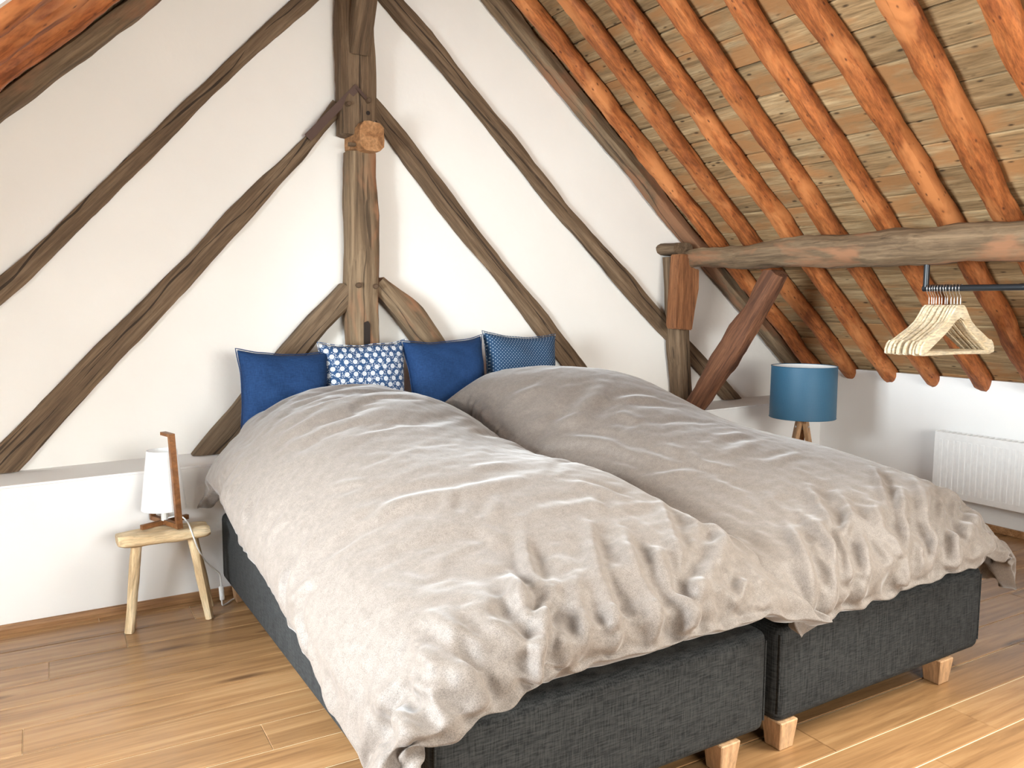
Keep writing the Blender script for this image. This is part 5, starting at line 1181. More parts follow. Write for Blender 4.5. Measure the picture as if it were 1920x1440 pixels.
0,0,-1,1,1,-1,0,0,1,0,0,0,-1,0,0,2,-2,0,-1,2,-1,0,0,0,0,-1,1,0,-1,0,0,0,-1,0,0,0,1,5,-3,-3,0,-1,2,-2,1,1,-2,1,-1,0,0,0,-1,1,0,0,1,0,-1,0,1,-1,0,-1,0,0,3,-1,4,-23,33,3,-7,-5,6,-16,
10,-9,10,-8,7,-1,1,-5,1,0,3,-4,-1,1,2,-1,1,1,-1,-1,1,1,-1,1,0,-1,0,0,1,0,-1,0,-2,2,0,0,2,-2,-1,1,0,1,-2,0,1,-1,1,0,-1,0,-1,-2,0,2,7,1,-8,1,-1,2,-2,0,2,-3,1,0,0,-1,1,0,0,0,-1,0,0,0,
0,1,-1,2,1,-13,-3,5,-5,0,8,-9,17,-11,2,-3,-1,10,-4,2,-1,-2,-1,2,1,-1,0,3,-4,-1,-2,5,-2,-1,0,0,0,0,1,0,-1,1,0,0,0,0,0,0,4,-3,-2,0,0,2,-1,-1,0,-1,1,0,-1,1,-1,1,-1,-1,1,-2,-1,-1,0,3,
9,-9,1,1,0,-2,0,2,0,-2,0,1,-2,0,1,-1,0,0,0,0,0,0,-1,-2,1,17,-11,-7,7,19,-31,-4,2,10,-8,21,-4,-6,-1,4,3,-3,-1,-2,1,-5,-1,0,4,-2,2,-1,1,-2,1,0,-1,0,-1,0,1,0,0,0,0,-1,1,-1,0,4,0,-3,
-1,0,2,-2,0,1,0,-1,1,-2,0,0,0,1,0,3,-3,-2,0,1,-2,8,-7,0,1,0,-1,0,0,3,-4,0,1,0,-1,1,-1,0,0,0,0,0,2,-4,-6,-3,28,-26,2,-2,19,-5,-17,11,4,0,-3,6,-8,4,0,2,0,-4,-5,2,-2,-4,1,0,0,1,-2,3,
0,1,1,-2,1,0,-1,0,0,0,0,1,-1,-2,-1,1,0,1,0,0,0,1,0,-1,0,1,0,1,-2,0,3,-2,0,-3,5,-3,-1,-1,2,-1,0,-1,0,2,1,-1,-2,-1,1,0,0,0,0,0,2,-1,-1,-1,0,0,-1,5,2,-9,-9,35,4,-14,2,2,16,5,-5,-9,4,
-4,10,-6,0,2,2,3,3,-7,-2,2,-7,3,-1,-1,2,0,0,0,-1,3,-2,0,1,-1,0,0,0,-1,1,3,-4,-3,1,2,0,-2,0,1,-1,1,0,0,-1,0,3,-1,-1,1,-2,3,-4,-1,1,0,-3,0,7,1,-2,-1,0,1,1,-5,4,-2,0,0,0,-1,-1,1,1,1,
-4,0,1,0,1,8,4,-9,2,-13,9,18,1,-6,2,-4,0,1,2,-1,-4,0,-1,6,-1,9,-11,-8,4,-2,1,0,0,0,0,0,1,-1,2,-2,-1,1,0,0,0,1,0,-1,6,-4,-2,-4,-1,2,0,0,0,0,0,0,1,1,-1,1,-1,0,1,-1,3,4,-7,-2,2,2,0,
-1,2,0,-3,0,1,5,-8,2,0,0,-2,1,0,0,0,0,4,-7,0,0,0,2,4,6,-2,25,7,0,-5,2,-6,10,-8,-6,-2,3,2,-10,0,-17,3,2,15,2,-3,-4,-2,-4,-3,1,0,-1,0,1,1,3,0,0,0,0,0,-1,0,0,-6,6,2,-4,1,0,-1,0,1,-1,
0,0,0,-1,0,0,2,0,0,1,-1,2,6,2,-4,-3,-3,1,0,0,3,0,-3,-1,7,-3,-3,-1,2,1,-4,0,1,-1,1,4,0,-11,-1,0,1,5,31,-37,5,-4,6,-3,2,-6,4,8,5,-5,2,10,-21,6,-2,0,2,7,5,4,0,-7,-3,-1,0,1,-1,-1,-1,
-1,2,-1,0,0,-1,1,0,0,4,-13,-8,8,1,0,1,0,0,1,0,0,0,1,0,0,1,0,1,0,1,1,0,1,4,2,-2,-7,0,0,0,-1,3,0,0,3,1,-7,-3,-1,2,-1,-2,1,0,3,0,11,-15,0,0,-8,412,-2,-12,-11,-6,-5,-7,-6,-7,-3,-4,-2,
-4,13,11,12,14,12,12,10,15,22,-16,8,-3,6,5,2,8,6,2,7,8,3,8,6,9,3,8,6,8,10,7,9,8,8,7,8,11,6,11,10,7,11,10,9,9,13,6,14,7,10,14,9,12,11,23,-4,3,2,21,-10,-4,1,4,7,8,7,20,-11,0,6,23,-8,
16,-29,-14,-15,-5,-2,-5,-12,38,-8,4,3,0,2,1,2,0,-1,0,1,1,-10,7,-1,0,-5,5,-2,-6,-8,3,1,10,-5,7,3,-1,-3,6,-1,-5,4,-2,2,-3,3,-1,3,-2,-2,0,-5,0,1,2,2,-2,3,-5,-1,5,-4,-1,2,1,-3,5,-4,4,
0,-4,2,0,-7,-16,14,8,-1,-6,4,7,-2,0,-4,4,-1,-24,15,9,-8,-17,24,-33,19,12,2,-3,-7,3,4,29,11,-2,3,5,-4,2,-1,-1,4,2,1,-4,-1,-6,-2,-7,2,-9,-2,0,-7,19,-3,2,9,-11,0,1,3,0,0,2,3,1,-3,-1,
1,-2,1,-1,-3,3,2,4,-5,0,0,-1,-2,5,0,-4,2,4,-1,3,1,-2,1,0,-4,1,1,-2,4,1,-1,-7,8,-14,11,3,-3,3,1,-10,-4,10,-3,-6,3,0,-17,15,7,-6,10,-2,-2,-15,4,15,-32,24,35,-4,-13,-5,6,16,-22,0,-5,
19,8,-4,-2,5,-2,1,2,-1,0,0,2,0,-3,3,2,-1,3,-2,-1,0,-1,-2,2,2,0,0,-1,0,2,-1,-2,-3,6,-4,1,0,1,-2,3,2,-3,-1,1,-3,-1,1,2,0,1,-1,2,-1,0,-4,2,4,-2,2,-5,-8,5,2,3,0,-3,-1,5,-5,2,-8,3,4,-3,
1,-2,2,-11,7,-6,18,3,21,-5,-1,1,18,-3,-30,24,-12,13,-3,2,-3,3,-6,4,-3,4,-2,-1,3,1,0,-3,6,-1,-4,-1,-2,1,4,-4,4,-2,-1,1,-2,1,-1,0,2,2,-3,-3,7,-4,1,-2,2,-4,-1,5,-1,-2,1,-1,5,-4,0,1,3,
-7,0,0,7,-7,-1,-1,2,-6,9,-2,1,-6,5,6,-5,-8,5,-6,3,0,-2,5,6,-6,-9,3,-12,5,-10,58,-4,-11,-14,40,-12,-7,3,6,-1,3,1,-1,3,-6,3,-5,4,-6,4,4,-5,-3,-1,2,-2,0,0,-1,4,1,-4,1,-1,-2,1,1,2,-5,
5,2,-6,0,1,1,-1,-1,2,-2,-1,0,2,-3,0,2,-1,-1,-4,7,-7,5,-5,4,-4,3,-5,6,3,-6,5,1,-11,11,-3,5,-4,-4,-2,7,-7,5,3,-7,-2,2,-4,1,1,-2,-1,-3,36,-5,-27,23,17,-24,14,-14,14,-10,18,-2,2,-6,0,
4,-4,3,-3,3,-4,-2,5,-1,-1,1,-5,1,4,1,-1,-2,1,0,-3,3,2,-4,1,2,-3,-1,3,1,-1,-2,-3,2,-3,5,-1,2,-3,1,-2,-3,3,0,2,-8,3,-2,6,-6,5,-4,5,-1,-7,10,-4,-5,12,-4,-6,4,-6,5,4,-5,-1,1,-5,4,2,-4,
5,-6,2,2,4,-2,26,-26,23,0,3,16,-20,19,-3,1,1,0,0,-2,0,-1,1,0,2,-6,4,0,-4,2,0,-2,4,0,-1,-1,-1,3,-2,0,0,1,-2,2,0,-1,1,-2,-2,-3,1,3,0,0,-1,-1,2,-5,5,-2,3,-1,-2,0,-4,2,3,-2,-7,6,1,-4,
3,-3,4,-8,7,3,-2,2,4,-8,3,-6,3,-3,6,-5,5,-4,0,-1,0,5,-7,6,-3,-4,-1,35,12,-9,10,-4,4,-1,4,-10,2,3,0,-2,-5,1,4,-2,-4,4,-1,-1,1,-1,-4,3,0,-1,-4,1,0,-1,-3,3,2,-1,-3,2,-2,1,-4,3,-2,7,
-1,-3,0,0,1,1,-4,6,-8,4,-4,3,-2,1,-1,0,-4,3,2,-4,-4,8,-7,5,-5,11,-4,2,2,-4,-4,-2,5,1,-5,6,-5,3,-3,4,-1,0,-3,-2,11,-5,-5,3,-11,6,3,-10,-2,22,-7,5,21,15,3,-2,-2,-8,6,1,-7,1,3,-1,-2,
-5,0,4,0,-2,-5,1,7,-3,0,-4,8,-3,-1,-3,6,-10,8,-5,2,2,0,-1,1,1,-4,4,-2,0,-3,2,3,2,1,-5,-1,-1,0,-2,5,-4,-2,2,2,-4,5,-4,-1,-7,7,12,-7,-7,2,7,-2,-4,1,-3,2,3,-3,2,-5,4,5,-1,-19,3,18,-6,
1,1,-9,4,14,-1,31,-2,-3,1,3,0,-17,18,-6,-1,4,0,-7,3,-5,6,1,-9,4,0,5,-1,-6,2,1,4,-6,1,-5,0,1,-3,3,5,1,-7,6,-7,4,0,-2,1,2,-1,1,-2,-2,-4,3,1,4,-5,2,2,-3,-1,4,-3,-1,1,-5,1,9,-4,-3,-6,
5,6,0,-5,-4,7,0,-3,5,-9,7,-5,9,-3,-4,-9,22,-8,-13,12,9,3,18,14,10,-2,-22,14,1,0,0,-15,14,-7,7,-5,3,-7,2,-3,3,2,-8,2,-1,-2,0,-1,4,-4,-2,1,0,-5,7,3,-19,17,-5,-1,3,-1,-1,3,0,0,1,-5,4,
-3,7,-7,5,0,-2,-5,0,3,-4,1,1,1,-8,7,1,-1,0,0,-4,5,-8,6,-3,-1,0,-4,6,-4,4,4,-2,4,-8,7,-6,-2,5,7,-9,10,4,-4,9,2,-4,-14,-1,2,37,5,-1,-5,5,3,1,-5,-3,4,-10,7,-2,-5,4,-8,2,2,5,-3,2,1,-2,
2,0,-4,-5,7,-1,-15,12,1,1,0,-8,11,-7,7,-8,4,4,2,-11,8,-10,10,-3,-2,-7,13,-9,6,3,-4,-1,-1,5,-6,-5,1,4,-6,3,-2,5,-8,5,3,0,-2,4,-3,3,-1,-2,7,4,-7,6,3,-5,10,3,-10,0,0,2,-14,-8,5,10,7,
-12,17,14,14,-6,2,-1,5,-2,-6,6,-12,7,6,-7,0,2,3,-7,4,-5,-4,-4,3,-6,6,7,-12,5,0,9,-11,4,2,7,-9,8,-11,11,-5,2,-3,4,-3,7,-8,-6,10,5,-11,9,-6,-3,4,0,1,0,0,6,3,-7,8,2,0,-7,6,-4,-1,0,7,
-6,7,-9,4,2,-4,-3,7,-5,-1,2,-7,14,6,-13,-1,10,0,9,17,-4,7,7,-17,-11,7,-3,5,0,-3,-2,6,-5,5,-6,5,2,-4,7,-11,-1,-3,-4,5,3,-10,12,-8,1,2,1,1,-3,5,1,-5,0,8,-10,11,-10,6,-1,-5,8,-5,-2,7,
6,-13,3,4,-1,-3,7,0,-1,-5,3,-2,5,-10,10,1,-9,7,2,0,0,-2,7,-7,1,-2,6,-12,5,-7,12,-5,-2,10,-8,7,-14,22,-5,1,7,15,1,-6,0,-7,-9,-10,12,5,6,2,-3,-1,6,-7,-3,9,6,-10,-6,11,-10,-2,-1,6,4,
-14,0,16,-7,7,-9,13,-3,2,0,-1,2,4,-2,-3,2,-1,2,-1,-5,12,-11,6,2,-4,-3,8,-3,-4,3,4,-6,-1,-1,6,-1,-3,3,5,-12,10,4,-8,-3,11,0,-6,0,6,-3,4,-6,5,-7,7,-17,17,-3,-3,-4,4,-1,-5,11,-15,3,
-19,-11,3,4,8,-13,26,-1,0,14,1,0,5,-7,-3,7,-1,-9,-2,10,-11,-4,14,1,-9,3,4,7,-7,6,-6,5,-4,4,6,-11,12,-7,-1,6,-6,9,-6,2,-2,4,-9,8,-3,-1,0,2,-8,4,5,-8,5,2,-2,5,-5,-8,18,-6,1,-5,3,4,
-1,-1,-1,0,9,-18,10,1,-2,-3,10,-2,-3,-3,-5,12,-5,7,-18,15,-9,5,1,3,-3,8,6,4,-22,35,-7,1,-6,-12,2,1,3,6,-5,2,-3,2,-7,-12,8,15,-12,-5,8,0,1,2,3,-1,-2,4,7,-11,-5,17,-5,-3,4,-7,7,-3,0,
1,-2,2,3,-6,2,0,-5,8,-1,-2,1,6,-3,-1,4,-12,-3,20,-9,2,-4,1,3,-2,-7,13,-4,-5,3,6,-16,15,-3,9,-15,6,2,5,-20,6,9,-2,-3,-5,2,-2,14,12,20,3,-4,-24,25,-26,3,-12,4,10,-10,2,4,-16,13,-6,1,
-7,11,-3,5,-14,7,8,0,3,7,-10,2,6,0,7,-14,7,3,-4,5,-6,3,5,-4,2,-5,5,-7,8,-4,0,1,4,1,-6,6,-8,5,-1,2,2,-11,13,-4,-4,6,-6,-9,20,-8,4,-3,-1,2,2,-1,-5,-1,0,6,-1,10,-5,-9,4,-1,-8,5,6,-1,
-9,3,-4,5,9,-4,-6,-12,2,-11,21,-8,11,8,-31,19,7,-2,-3,1,5,-7,2,2,-1,3,3,5,4,-2,-7,3,-1,10,-12,7,1,-1,1,0,7,-8,8,-6,-7,6,-2,8,-8,3,-3,2,4,-2,-6,3,-4,1,12,-7,0,1,-8,15,-15,6,4,2,-6,
-2,4,0,-2,2,0,-6,14,-4,-1,4,-22,9,4,-9,13,7,-13,11,-11,3,-1,12,-11,-4,7,4,9,-21,-8,3,21,6,-13,15,6,-22,10,-6,10,-8,23,-10,-12,1,1,1,0,-1,12,1,-8,-4,9,-11,14,-7,0,8,-9,7,-13,19,-13,
6,-1,-5,8,-4,4,-4,0,6,-5,-2,3,-6,4,-1,7,-5,-3,5,-4,0,7,-6,11,0,-19,11,-8,17,-21,9,4,1,-8,12,-11,-5,17,-6,7,-25,3,20,-23,16,11,-12,0,-4,11,-5,12,-20,10,1,10,15,5,11,-10,3,1,-18,-13,
8,1,-11,3,6,-12,-1,7,2,-6,-7,18,-11,-2,6,4,-1,-3,3,3,1,8,-14,9,-5,13,-15,13,-8,1,0,1,-3,1,-5,9,-8,0,11,-7,5,-7,-1,-2,9,-10,6,3,0,-4,1,-1,-8,14,-5,10,-21,12,-2,3,6,-8,-2,6,2,-14,16,
-7,-2,3,-3,7,-21,21,4,5,-23,4,11,-4,1,-1,3,5,12,0,-25,10,-7,-11,3,3,10,-11,9,-2,11,-13,5,6,-11,8,5,-8,10,-7,-5,10,0,0,4,2,-7,5,1,-5,11,-12,15,-7,-1,-8,10,-4,5,-5,3,-2,5,-2,-6,4,-8,
7,-1,5,-10,12,-12,8,-2,6,-9,3,0,10,-12,0,-1,12,-11,4,3,-1,-9,6,-9,8,0,-7,6,2,-2,-7,4,-8,23,-5,-2,-3,1,-4,12,-14,5,8,-15,-30,21,0,-8,12,14,9,-22,10,10,4,-12,6,9,-15,4,3,-5,14,-7,5,
-7,1,0,-2,8,-8,9,-7,8,-3,-12,13,-1,-3,1,0,0,2,-3,4,2,-6,-2,3,-4,3,-2,3,6,-7,2,-6,7,-3,-3,3,3,-10,7,2,-3,1,-1,0,3,-4,3,5,-4,0,-4,6,-4,7,-7,-7,7,-6,6,-9,2,14,1,-15,9,-5,2,5,-5,8,-23,
39,0,5,6,3,-20,-12,4,-3,12,-9,-7,9,0,4,-2,-11,15,-5,-2,-1,-2,0,8,-7,-1,1,2,-1,0,-5,8,5,-8,1,-1,2,-1,2,-3,-3,3,-1,1,-2,8,-6,0,0,0,-6,8,2,-10,5,7,-11,2,8,-3,0,-5,4,-2,-4,7,-2,-3,11,
-6,-2,8,-21,12,3,-1,0,-3,9,-19,13,-6,-2,19,-7,-5,1,1,-7,4,-26,38,-2,2,-11,-3,-5,4,-19,2,30,-21,0,22,-15,-10,8,-2,19,-5,-6,0,7,-1,1,-6,9,4,-1,-5,1,-5,9,7,-15,6,-1,0,3,-6,4,-4,1,3,
-3,3,-1,-6,4,0,4,-4,-1,-4,6,3,-7,4,-6,8,-7,6,1,5,-8,1,4,-10,4,10,-15,16,-8,-3,-3,-1,7,0,5,-9,6,-4,-9,7,-4,-2,22,-13,2,-3,5,-2,-2,-17,-4,1,6,-11,-5,14,28,-10,-8,13,12,-27,7,5,-7,10,
-4,-1,-4,11,-10,8,1,-2,6,0,0,-8,6,6,0,-10,11,-9,4,-2,0,6,-6,0,0,-1,-2,-3,10,-2,-2,4,-5,-4,10,-5,0,4,-9,5,3,-14,16,-2,0,-1,-1,0,-1,4,-3,-8,15,-15,4,-5,5,-1,-5,18,-23,13,2,0,-9,2,1,
9,-11,-4,13,-3,-8,6,4,13,6,3,-16,22,8,-20,-30,28,6,-7,-12,9,-1,-13,3,4,-2,-3,13,-13,6,7,-9,4,0,-5,3,3,-2,-7,2,10,-8,5,-4,1,1,1,-3,3,-4,2,6,-3,-7,-3,6,5,-14,6,3,4,-4,-3,7,-5,-9,14,
-15,24,-18,8,-6,20,-32,1,9,9,-11,12,-5,0,-4,1,4,-4,0,-8,14,-1,5,-23,19,-7,4,4,-13,6,7,-8,5,2,-7,-10,17,-9,-11,8,9,5,-15,2,6,-3,-5,7,11,-6,6,-3,-10,16,-4,1,-5,7,-6,5,-5,-1,-2,6,2,
-9,6,0,-4,1,3,-3,-2,-1,3,1,-4,2,1,1,-1,-1,2,4,-11,6,0,-4,5,-4,-1,6,0,-2,6,-12,16,-8,3,-14,-2,8,7,-7,4,-6,1,-1,-10,8,4,9,-7,10,-19,4,-3,5,-5,7,-2,-1,4,-1,3,-21,-6,6,-5,7,1,5,26,-25,
4,15,-22,-5,18,-2,-4,11,-3,-3,12,-7,0,-3,6,-3,0,3,2,-3,-3,7,-11,7,-1,-1,-1,4,-2,-8,8,-2,4,-4,5,0,-10,8,-12,11,-2,0,1,0,-2,2,-1,-1,0,1,4,-2,-4,10,-6,5,-1,7,-21,5,6,-2,-3,9,-6,-5,-3,
-6,14,2,-4,6,1,-9,-4,-3,17,-5,6,-11,1,6,2,10,10,6,0,-5,12,-9,-37,24,6,-27,13,-2,-3,11,-6,2,-7,4,-6,1,12,-4,0,3,0,-6,-4,7,6,-13,11,-5,-5,5,5,-3,-6,11,-14,14,-9,0,-5,5,5,-11,7,-2,9,
-14,9,-4,-1,9,-11,4,1,-14,24,-17,5,0,4,-4,7,-1,-7,0,3,0,-3,0,14,-27,22,-11,9,-5,-4,6,5,-6,-8,3,2,-8,9,2,-3,-2,2,16,-1,-5,0,1,-12,-22,31,-10,-1,15,-9,17,-9,7,-2,-6,-5,12,1,-8,-6,0,
3,0,-5,1,7,-6,-7,11,-4,-2,6,-5,1,-8,9,-3,7,-10,0,3,3,-3,-4,10,0,-9,-6,14,-10,3,2,-4,5,-2,8,-11,0,5,-2,2,3,2,6,-10,-1,-12,12,-6,-2,12,-10,3,3,5,-19,8,9,-4,0,0,6,-13,4,8,-8,2,-3,4,3,
-21,-2,-4,3,2,-9,24,-4,8,-14,6,1,10,-2,-8,12,-9,10,3,-8,7,-3,1,-4,8,7,-12,0,1,0,-1,-6,8,-2,0,-6,6,-1,-6,5,1,-5,2,1,-5,8,-8,6,-1,-1,1,3,-2,-4,6,-3,-2,-7,6,0,8,-6,-1,-5,14,-1,-7,14,
-17,2,7,2,-11,5,-2,-2,-11,19,-7,-6,9,0,4,-11,6,0,-9,7,1,-2,1,2,-10,1,7,1,-13,23,-5,5,-21,17,-9,16,-26,15,1,-16,8,11,-10,-1,9,2,-1,-4,-4,1,5,0,2,-2,-1,6,-4,0,0,-3,4,-7,9,-12,8,5,-8,
0,4,-4,4,-6,1,0,0,4,-5,4,-3,1,-2,-3,15,-19,6,5,-2,2,-5,3,10,-7,-4,-1,-1,2,5,-9,21,-19,-1,-5,7,1,2,0,9,0,-12,2,0,-12,9,4,-1,3,21,1,1,0,9,-10,-2,-19,21,-7,-5,-3,2,3,-8,6,-3,-4,0,12,
-10,-7,6,1,-5,1,4,-7,-2,13,-9,3,-4,0,-4,13,-10,9,-8,8,-15,10,-3,-2,0,-2,3,-1,1,-1,-1,1,-3,6,-3,-2,1,0,1,9,-16,8,-3,3,-1,-1,-3,2,2,-2,0,0,4,2,-3,-16,20,-9,0,4,-2,13,-11,3,-1,-4,-2,
9,-16,14,-9,2,7,-1,-7,-6,6,-15,12,14,-15,0,4,3,5,-3,1,9,-1,-8,-1,2,2,0,-4,7,-5,2,-5,6,-1,-9,4,-7,1,-1,10,-10,8,-9,6,-3,5,-7,-1,7,-8,8,-7,-5,7,1,0,-3,1,0,1,6,-9,5,-12,8,2,-3,-3,5,1,
1,2,-6,4,0,-2,-2,6,2,-6,1,-10,13,-7,0,3,-5,16,-14,7,-6,3,-12,5,5,2,4,-26,-1,5,4,-11,7,-2,-2,10,-3,17,-17,3,0,16,-7,2,0,5,-6,-5,10,-5,-5,10,-5,4,-7,7,1,2,4,0,-4,-3,-1,0,2,-7,4,-1,3,
-1,-1,3,-12,8,7,-10,3,-3,1,6,-10,-1,8,-8,12,-7,-8,11,-5,1,3,2,-6,3,-2,6,-4,4,-6,2,10,-9,-1,-3,2,-8,11,-6,0,0,15,-7,-1,-1,-2,-7,-7,9,2,-1,2,1,5,1,-2,9,0,-15,2,-8,18,-6,7,-15,-1,6,5,
-9,3,4,-8,9,3,-8,0,5,0,-5,0,0,-5,5,4,-12,12,-10,6,0,-3,0,-6,5,-6,6,1,-1,-6,3,6,-6,-3,5,-4,4,-5,10,-12,11,-13,6,0,1,-4,-5,15,-5,-1,11,-10,-8,11,-14,12,-5,11,-6,-12,13,-6,-4,12,-9,3,
11,-13,-7,6,7,-10,1,4,22,1,2,-18,3,10,-26,8,10,0,-1,-14,12,-6,5,1,-10,4,5,-10,3,7,-9,-4,3,1,-1,3,-2,0,0,5,-9,-5,14,-8,4,-5,-4,7,-3,0,-2,4,0,-1,-6,1,1,-3,6,-5,-2,12,-14,2,5,9,-16,
14,-19,8,5,-11,3,1,7,0,1,-5,6,-10,14,-14,19,-13,10,-15,1,3,-1,-7,14,-5,-11,8,6,-8,1,-10,5,-4,-1,-2,-5,-4,4,-12,18,-1,-4,14,-3,-10,-4,7,-7,8,6,-10,-4,16,-4,-8,9,1,3,-4,-4,3,5,-1,0,
1,4,0,-4,-2,-4,-3,14,-16,10,0,-4,-5,-5,4,8,-2,-5,1,-6,13,-9,-7,17,-12,1,8,3,-18,12,-4,-5,9,6,-17,9,6,-7,-7,7,7,-14,11,1,-1,0,-3,-1,-4,6,-6,-2,2,4,-3,-1,6,-5,4,-12,-1,-21,-1,3,10,
-12,16,3,-6,16,-20,1,26,-5,-19,10,3,-6,10,7,-14,9,1,-7,1,-1,5,5,-4,-8,1,-4,4,-6,9,-9,4,7,-3,-11,14,-15,5,0,3,-2,5,-7,0,-2,3,-3,-2,1,7,-14,11,-7,3,9,-6,-10,3,5,2,-13,11,-11,20,-8,2,
-11,1,7,-6,4,17,-16,2,-2,-2,2,4,-14,-3,7,-1,4,0,-4,-5,4,0,18,4,-1,-4,18,-1,-9,-5,-9,-1,4,-10,0,15,-5,-13,13,-6,0,2,-14,5,8,-7,5,-4,-9,7,3,-5,4,-3,6,-10,11,-10,2,3,2,-10,8,-8,3,-2,
-1,-4,-2,6,2,-5,8,-9,8,-9,12,-13,5,-9,11,4,2,-19,8,-9,17,-11,0,0,-5,11,6,-13,4,7,-4,2,10,-11,-3,-8,5,-3,11,-6,-8,1,1,0,1,2,-13,-1,4,-1,-4,10,-11,-1,2,-7,-8,20,-11,7,8,-17,0,11,-6,
-2,1,2,3,-1,-9,13,-12,10,6,-8,4,1,0,-8,7,-7,2,6,-4,-1,-4,6,-2,3,-4,-3,6,-1,-2,-4,1,-1,-7,6,-7,7,-14,17,-3,-3,-5,16,-13,9,-16,16,-12,11,0,-18,16,-10,3,6,-5,-1,-4,9,7,-2,-5,1,-4,7,
-7,-2,4,-7,1,2,-1,-4,5,-4,-24,-4,0,2,12,-11,8,16,3,-10,18,-14,-2,23,-10,-2,4,0,-2,0,-7,2,11,-10,7,-4,-7,4,1,2,-8,7,-1,9,-19,9,-1,3,-2,0,-1,-8,7,-2,-1,-3,5,-3,1,-2,7,-8,0,-6,12,-22,
15,7,-11,-4,15,-4,-5,-11,12,-5,6,-1,-10,7,-2,5,-2,-1,7,-3,-4,21,-28,11,-9,6,-4,10,-7,-5,5,-5,3,3,-13,1,17,6,1,2,-8,8,-10,-13,13,-2,-16,15,-1,-15,9,3,-2,3,-10,4,-1,7,-5,-5,-3,1,7,
-8,-5,9,7,-4,-14,9,7,-21,10,1,2,-3,-2,6,-6,2,-2,4,-6,2,-4,1,-4,6,-3,3,-9,9,-19,11,6,-8,-1,9,3,-7,-1,1,-8,10,-3,-3,-1,3,6,-6,2,-8,14,2,3,-18,15,-8,5,-18,13,1,-4,-2,0,-2,-3,-2,6,-4,
4,-3,-8,-4,10,-2,-5,-1,11,-4,-8,2,8,-11,-2,6,0,-8,9,-3,5,9,-6,-5,3,7,-4,-4,1,1,0,0,1,9,-23,7,1,4,3,-8,7,-7,-1,1,-1,-2,1,6,-8,0,0,2,2,-3,-6,-12,16,2,-10,0,9,-2,-1,-6,6,-3,9,-9,3,-4,
0,3,-5,9,-6,-4,23,2,-26,11,-10,14,-16,4,-3,4,2,-7,6,-2,-22,1,-8,-1,9,10,-8,18,-6,6,0,-13,23,-8,0,-3,2,2,3,-2,-5,5,-5,-7,12,-5,0,-3,9,-9,5,-6,8,-4,-3,-1,17,-25,14,-8,4,9,-16,5,8,-4,
-3,4,-6,-7,10,-6,6,-11,4,1,6,-14,-5,8,7,-12,3,8,-6,3,-4,-3,-5,8,1,1,-5,2,1,0,0,8,-11,0,16,-20,14,-12,10,-9,2,2,-3,1,-9,-1,21,3,3,-3,-4,-17,9,-1,4,-9,-9,16,-11,1,6,5,1,-20,0,12,-5,
-5,6,-3,1,-1,-5,4,-5,7,-10,7,1,-7,11,3,-8,8,-24,17,-4,-3,0,4,-6,-5,14,-8,7,-7,0,2,-11,11,-8,5,1,6,-26,4,4,4,-9,0,8,-2,5,1,-6,-2,-2,0,4,2,-2,0,1,-3,5,4,-5,-3,-5,14,-8,6,-2,0,-1,-2,
1,-2,-5,0,-5,-2,5,15,-16,4,-4,12,0,-4,-9,10,-1,-3,1,2,11,-16,12,-5,1,-1,-2,6,-9,1,2,-6,7,0,-8,5,-5,1,6,1,-3,-14,13,0,-2,3,-3,2,-14,11,-5,5,-10,7,4,-10,9,-7,5,-1,9,-28,3,7,0,6,-18,
12,-6,3,7,-4,1,-3,6,-8,3,-6,5,1,-2,1,-2,10,0,-12,7,1,-2,-2,0,-2,-5,-4,-16,-4,-4,5,-8,4,22,-3,-1,4,-7,7,-2,6,-13,17,-17,19,-10,11,-11,4,-3,1,1,-6,4,0,0,-5,2,2,-4,7,-7,6,-7,6,8,-15,
-1,5,6,-18,5,7,3,-14,9,-1,-2,-1,1,-3,1,2,-2,9,-4,5,-28,6,8,-8,6,-9,6,-1,-6,9,-9,6,-6,10,-5,6,-5,-2,2,-1,5,-4,-1,9,-10,3,-5,2,6,2,-2,-5,25,0,-2,2,2,-11,-5,-11,11,-13,12,-9,1,-3,20,
-23,7,-12,15,-3,1,-9,3,3,-11,14,-5,0,-4,5,-1,-12,14,-10,3,-1,0,5,6,-7,-3,0,5,6,-15,2,3,1,-12,10,4,-12,5,-1,-5,11,-8,1,-9,10,10,-29,-3,13,-2,3,-5,5,0,-14,14,0,-5,-1,4,-2,1,2,1,-1,
-3,3,1,-2,5,-6,13,5,-22,-1,4,-1,-4,-4,11,-11,12,0,-1,-1,-12,7,-2,2,12,3,-6,14,-1,-5,-26,13,-4,9,-11,-6,11,-6,8,-15,11,1,-13,14,-10,6,-4,-7,13,-17,0,26,-27,8,3,-3,13,-21,7,7,-5,-12,
10,7,-12,9,-10,0,11,-4,-6,1,-6,13,-8,-16,14,-10,-1,-4,10,1,-4,-12,14,-5,-2,7,-1,-3,2,-4,7,2,1,-1,4,-6,-3,-10,27,-2,-8,-13,-14,4,-2,-1,-6,13,-3,6,9,0,-5,-8,8,3,3,1,-17,12,16,-23,19,
-12,2,2,2,-5,-4,16,-16,2,4,-6,4,-3,4,0,-5,2,8,-8,14,-27,11,3,-6,19,-21,5,10,-2,-18,-3,16,-2,-4,2,-3,-2,17,-24,17,-16,-2,5,-10,19,-5,-8,1,9,-7,7,-20,14,3,-11,3,3,-6,14,-13,5,2,2,-4,
14,-16,1,-9,28,-12,-1,-1,-1,0,8,-17,-9,5,4,-9,8,-9,0,-9,1,9,-21,33,-25,10,1,-1,8,-12,16,-11,-8,11,-14,13,-9,10,-9,7,-5,-2,8,-9,18,-21,11,2,2,-3,4,2,-15,21,-9,-6,8,8,-2,-20,7,11,
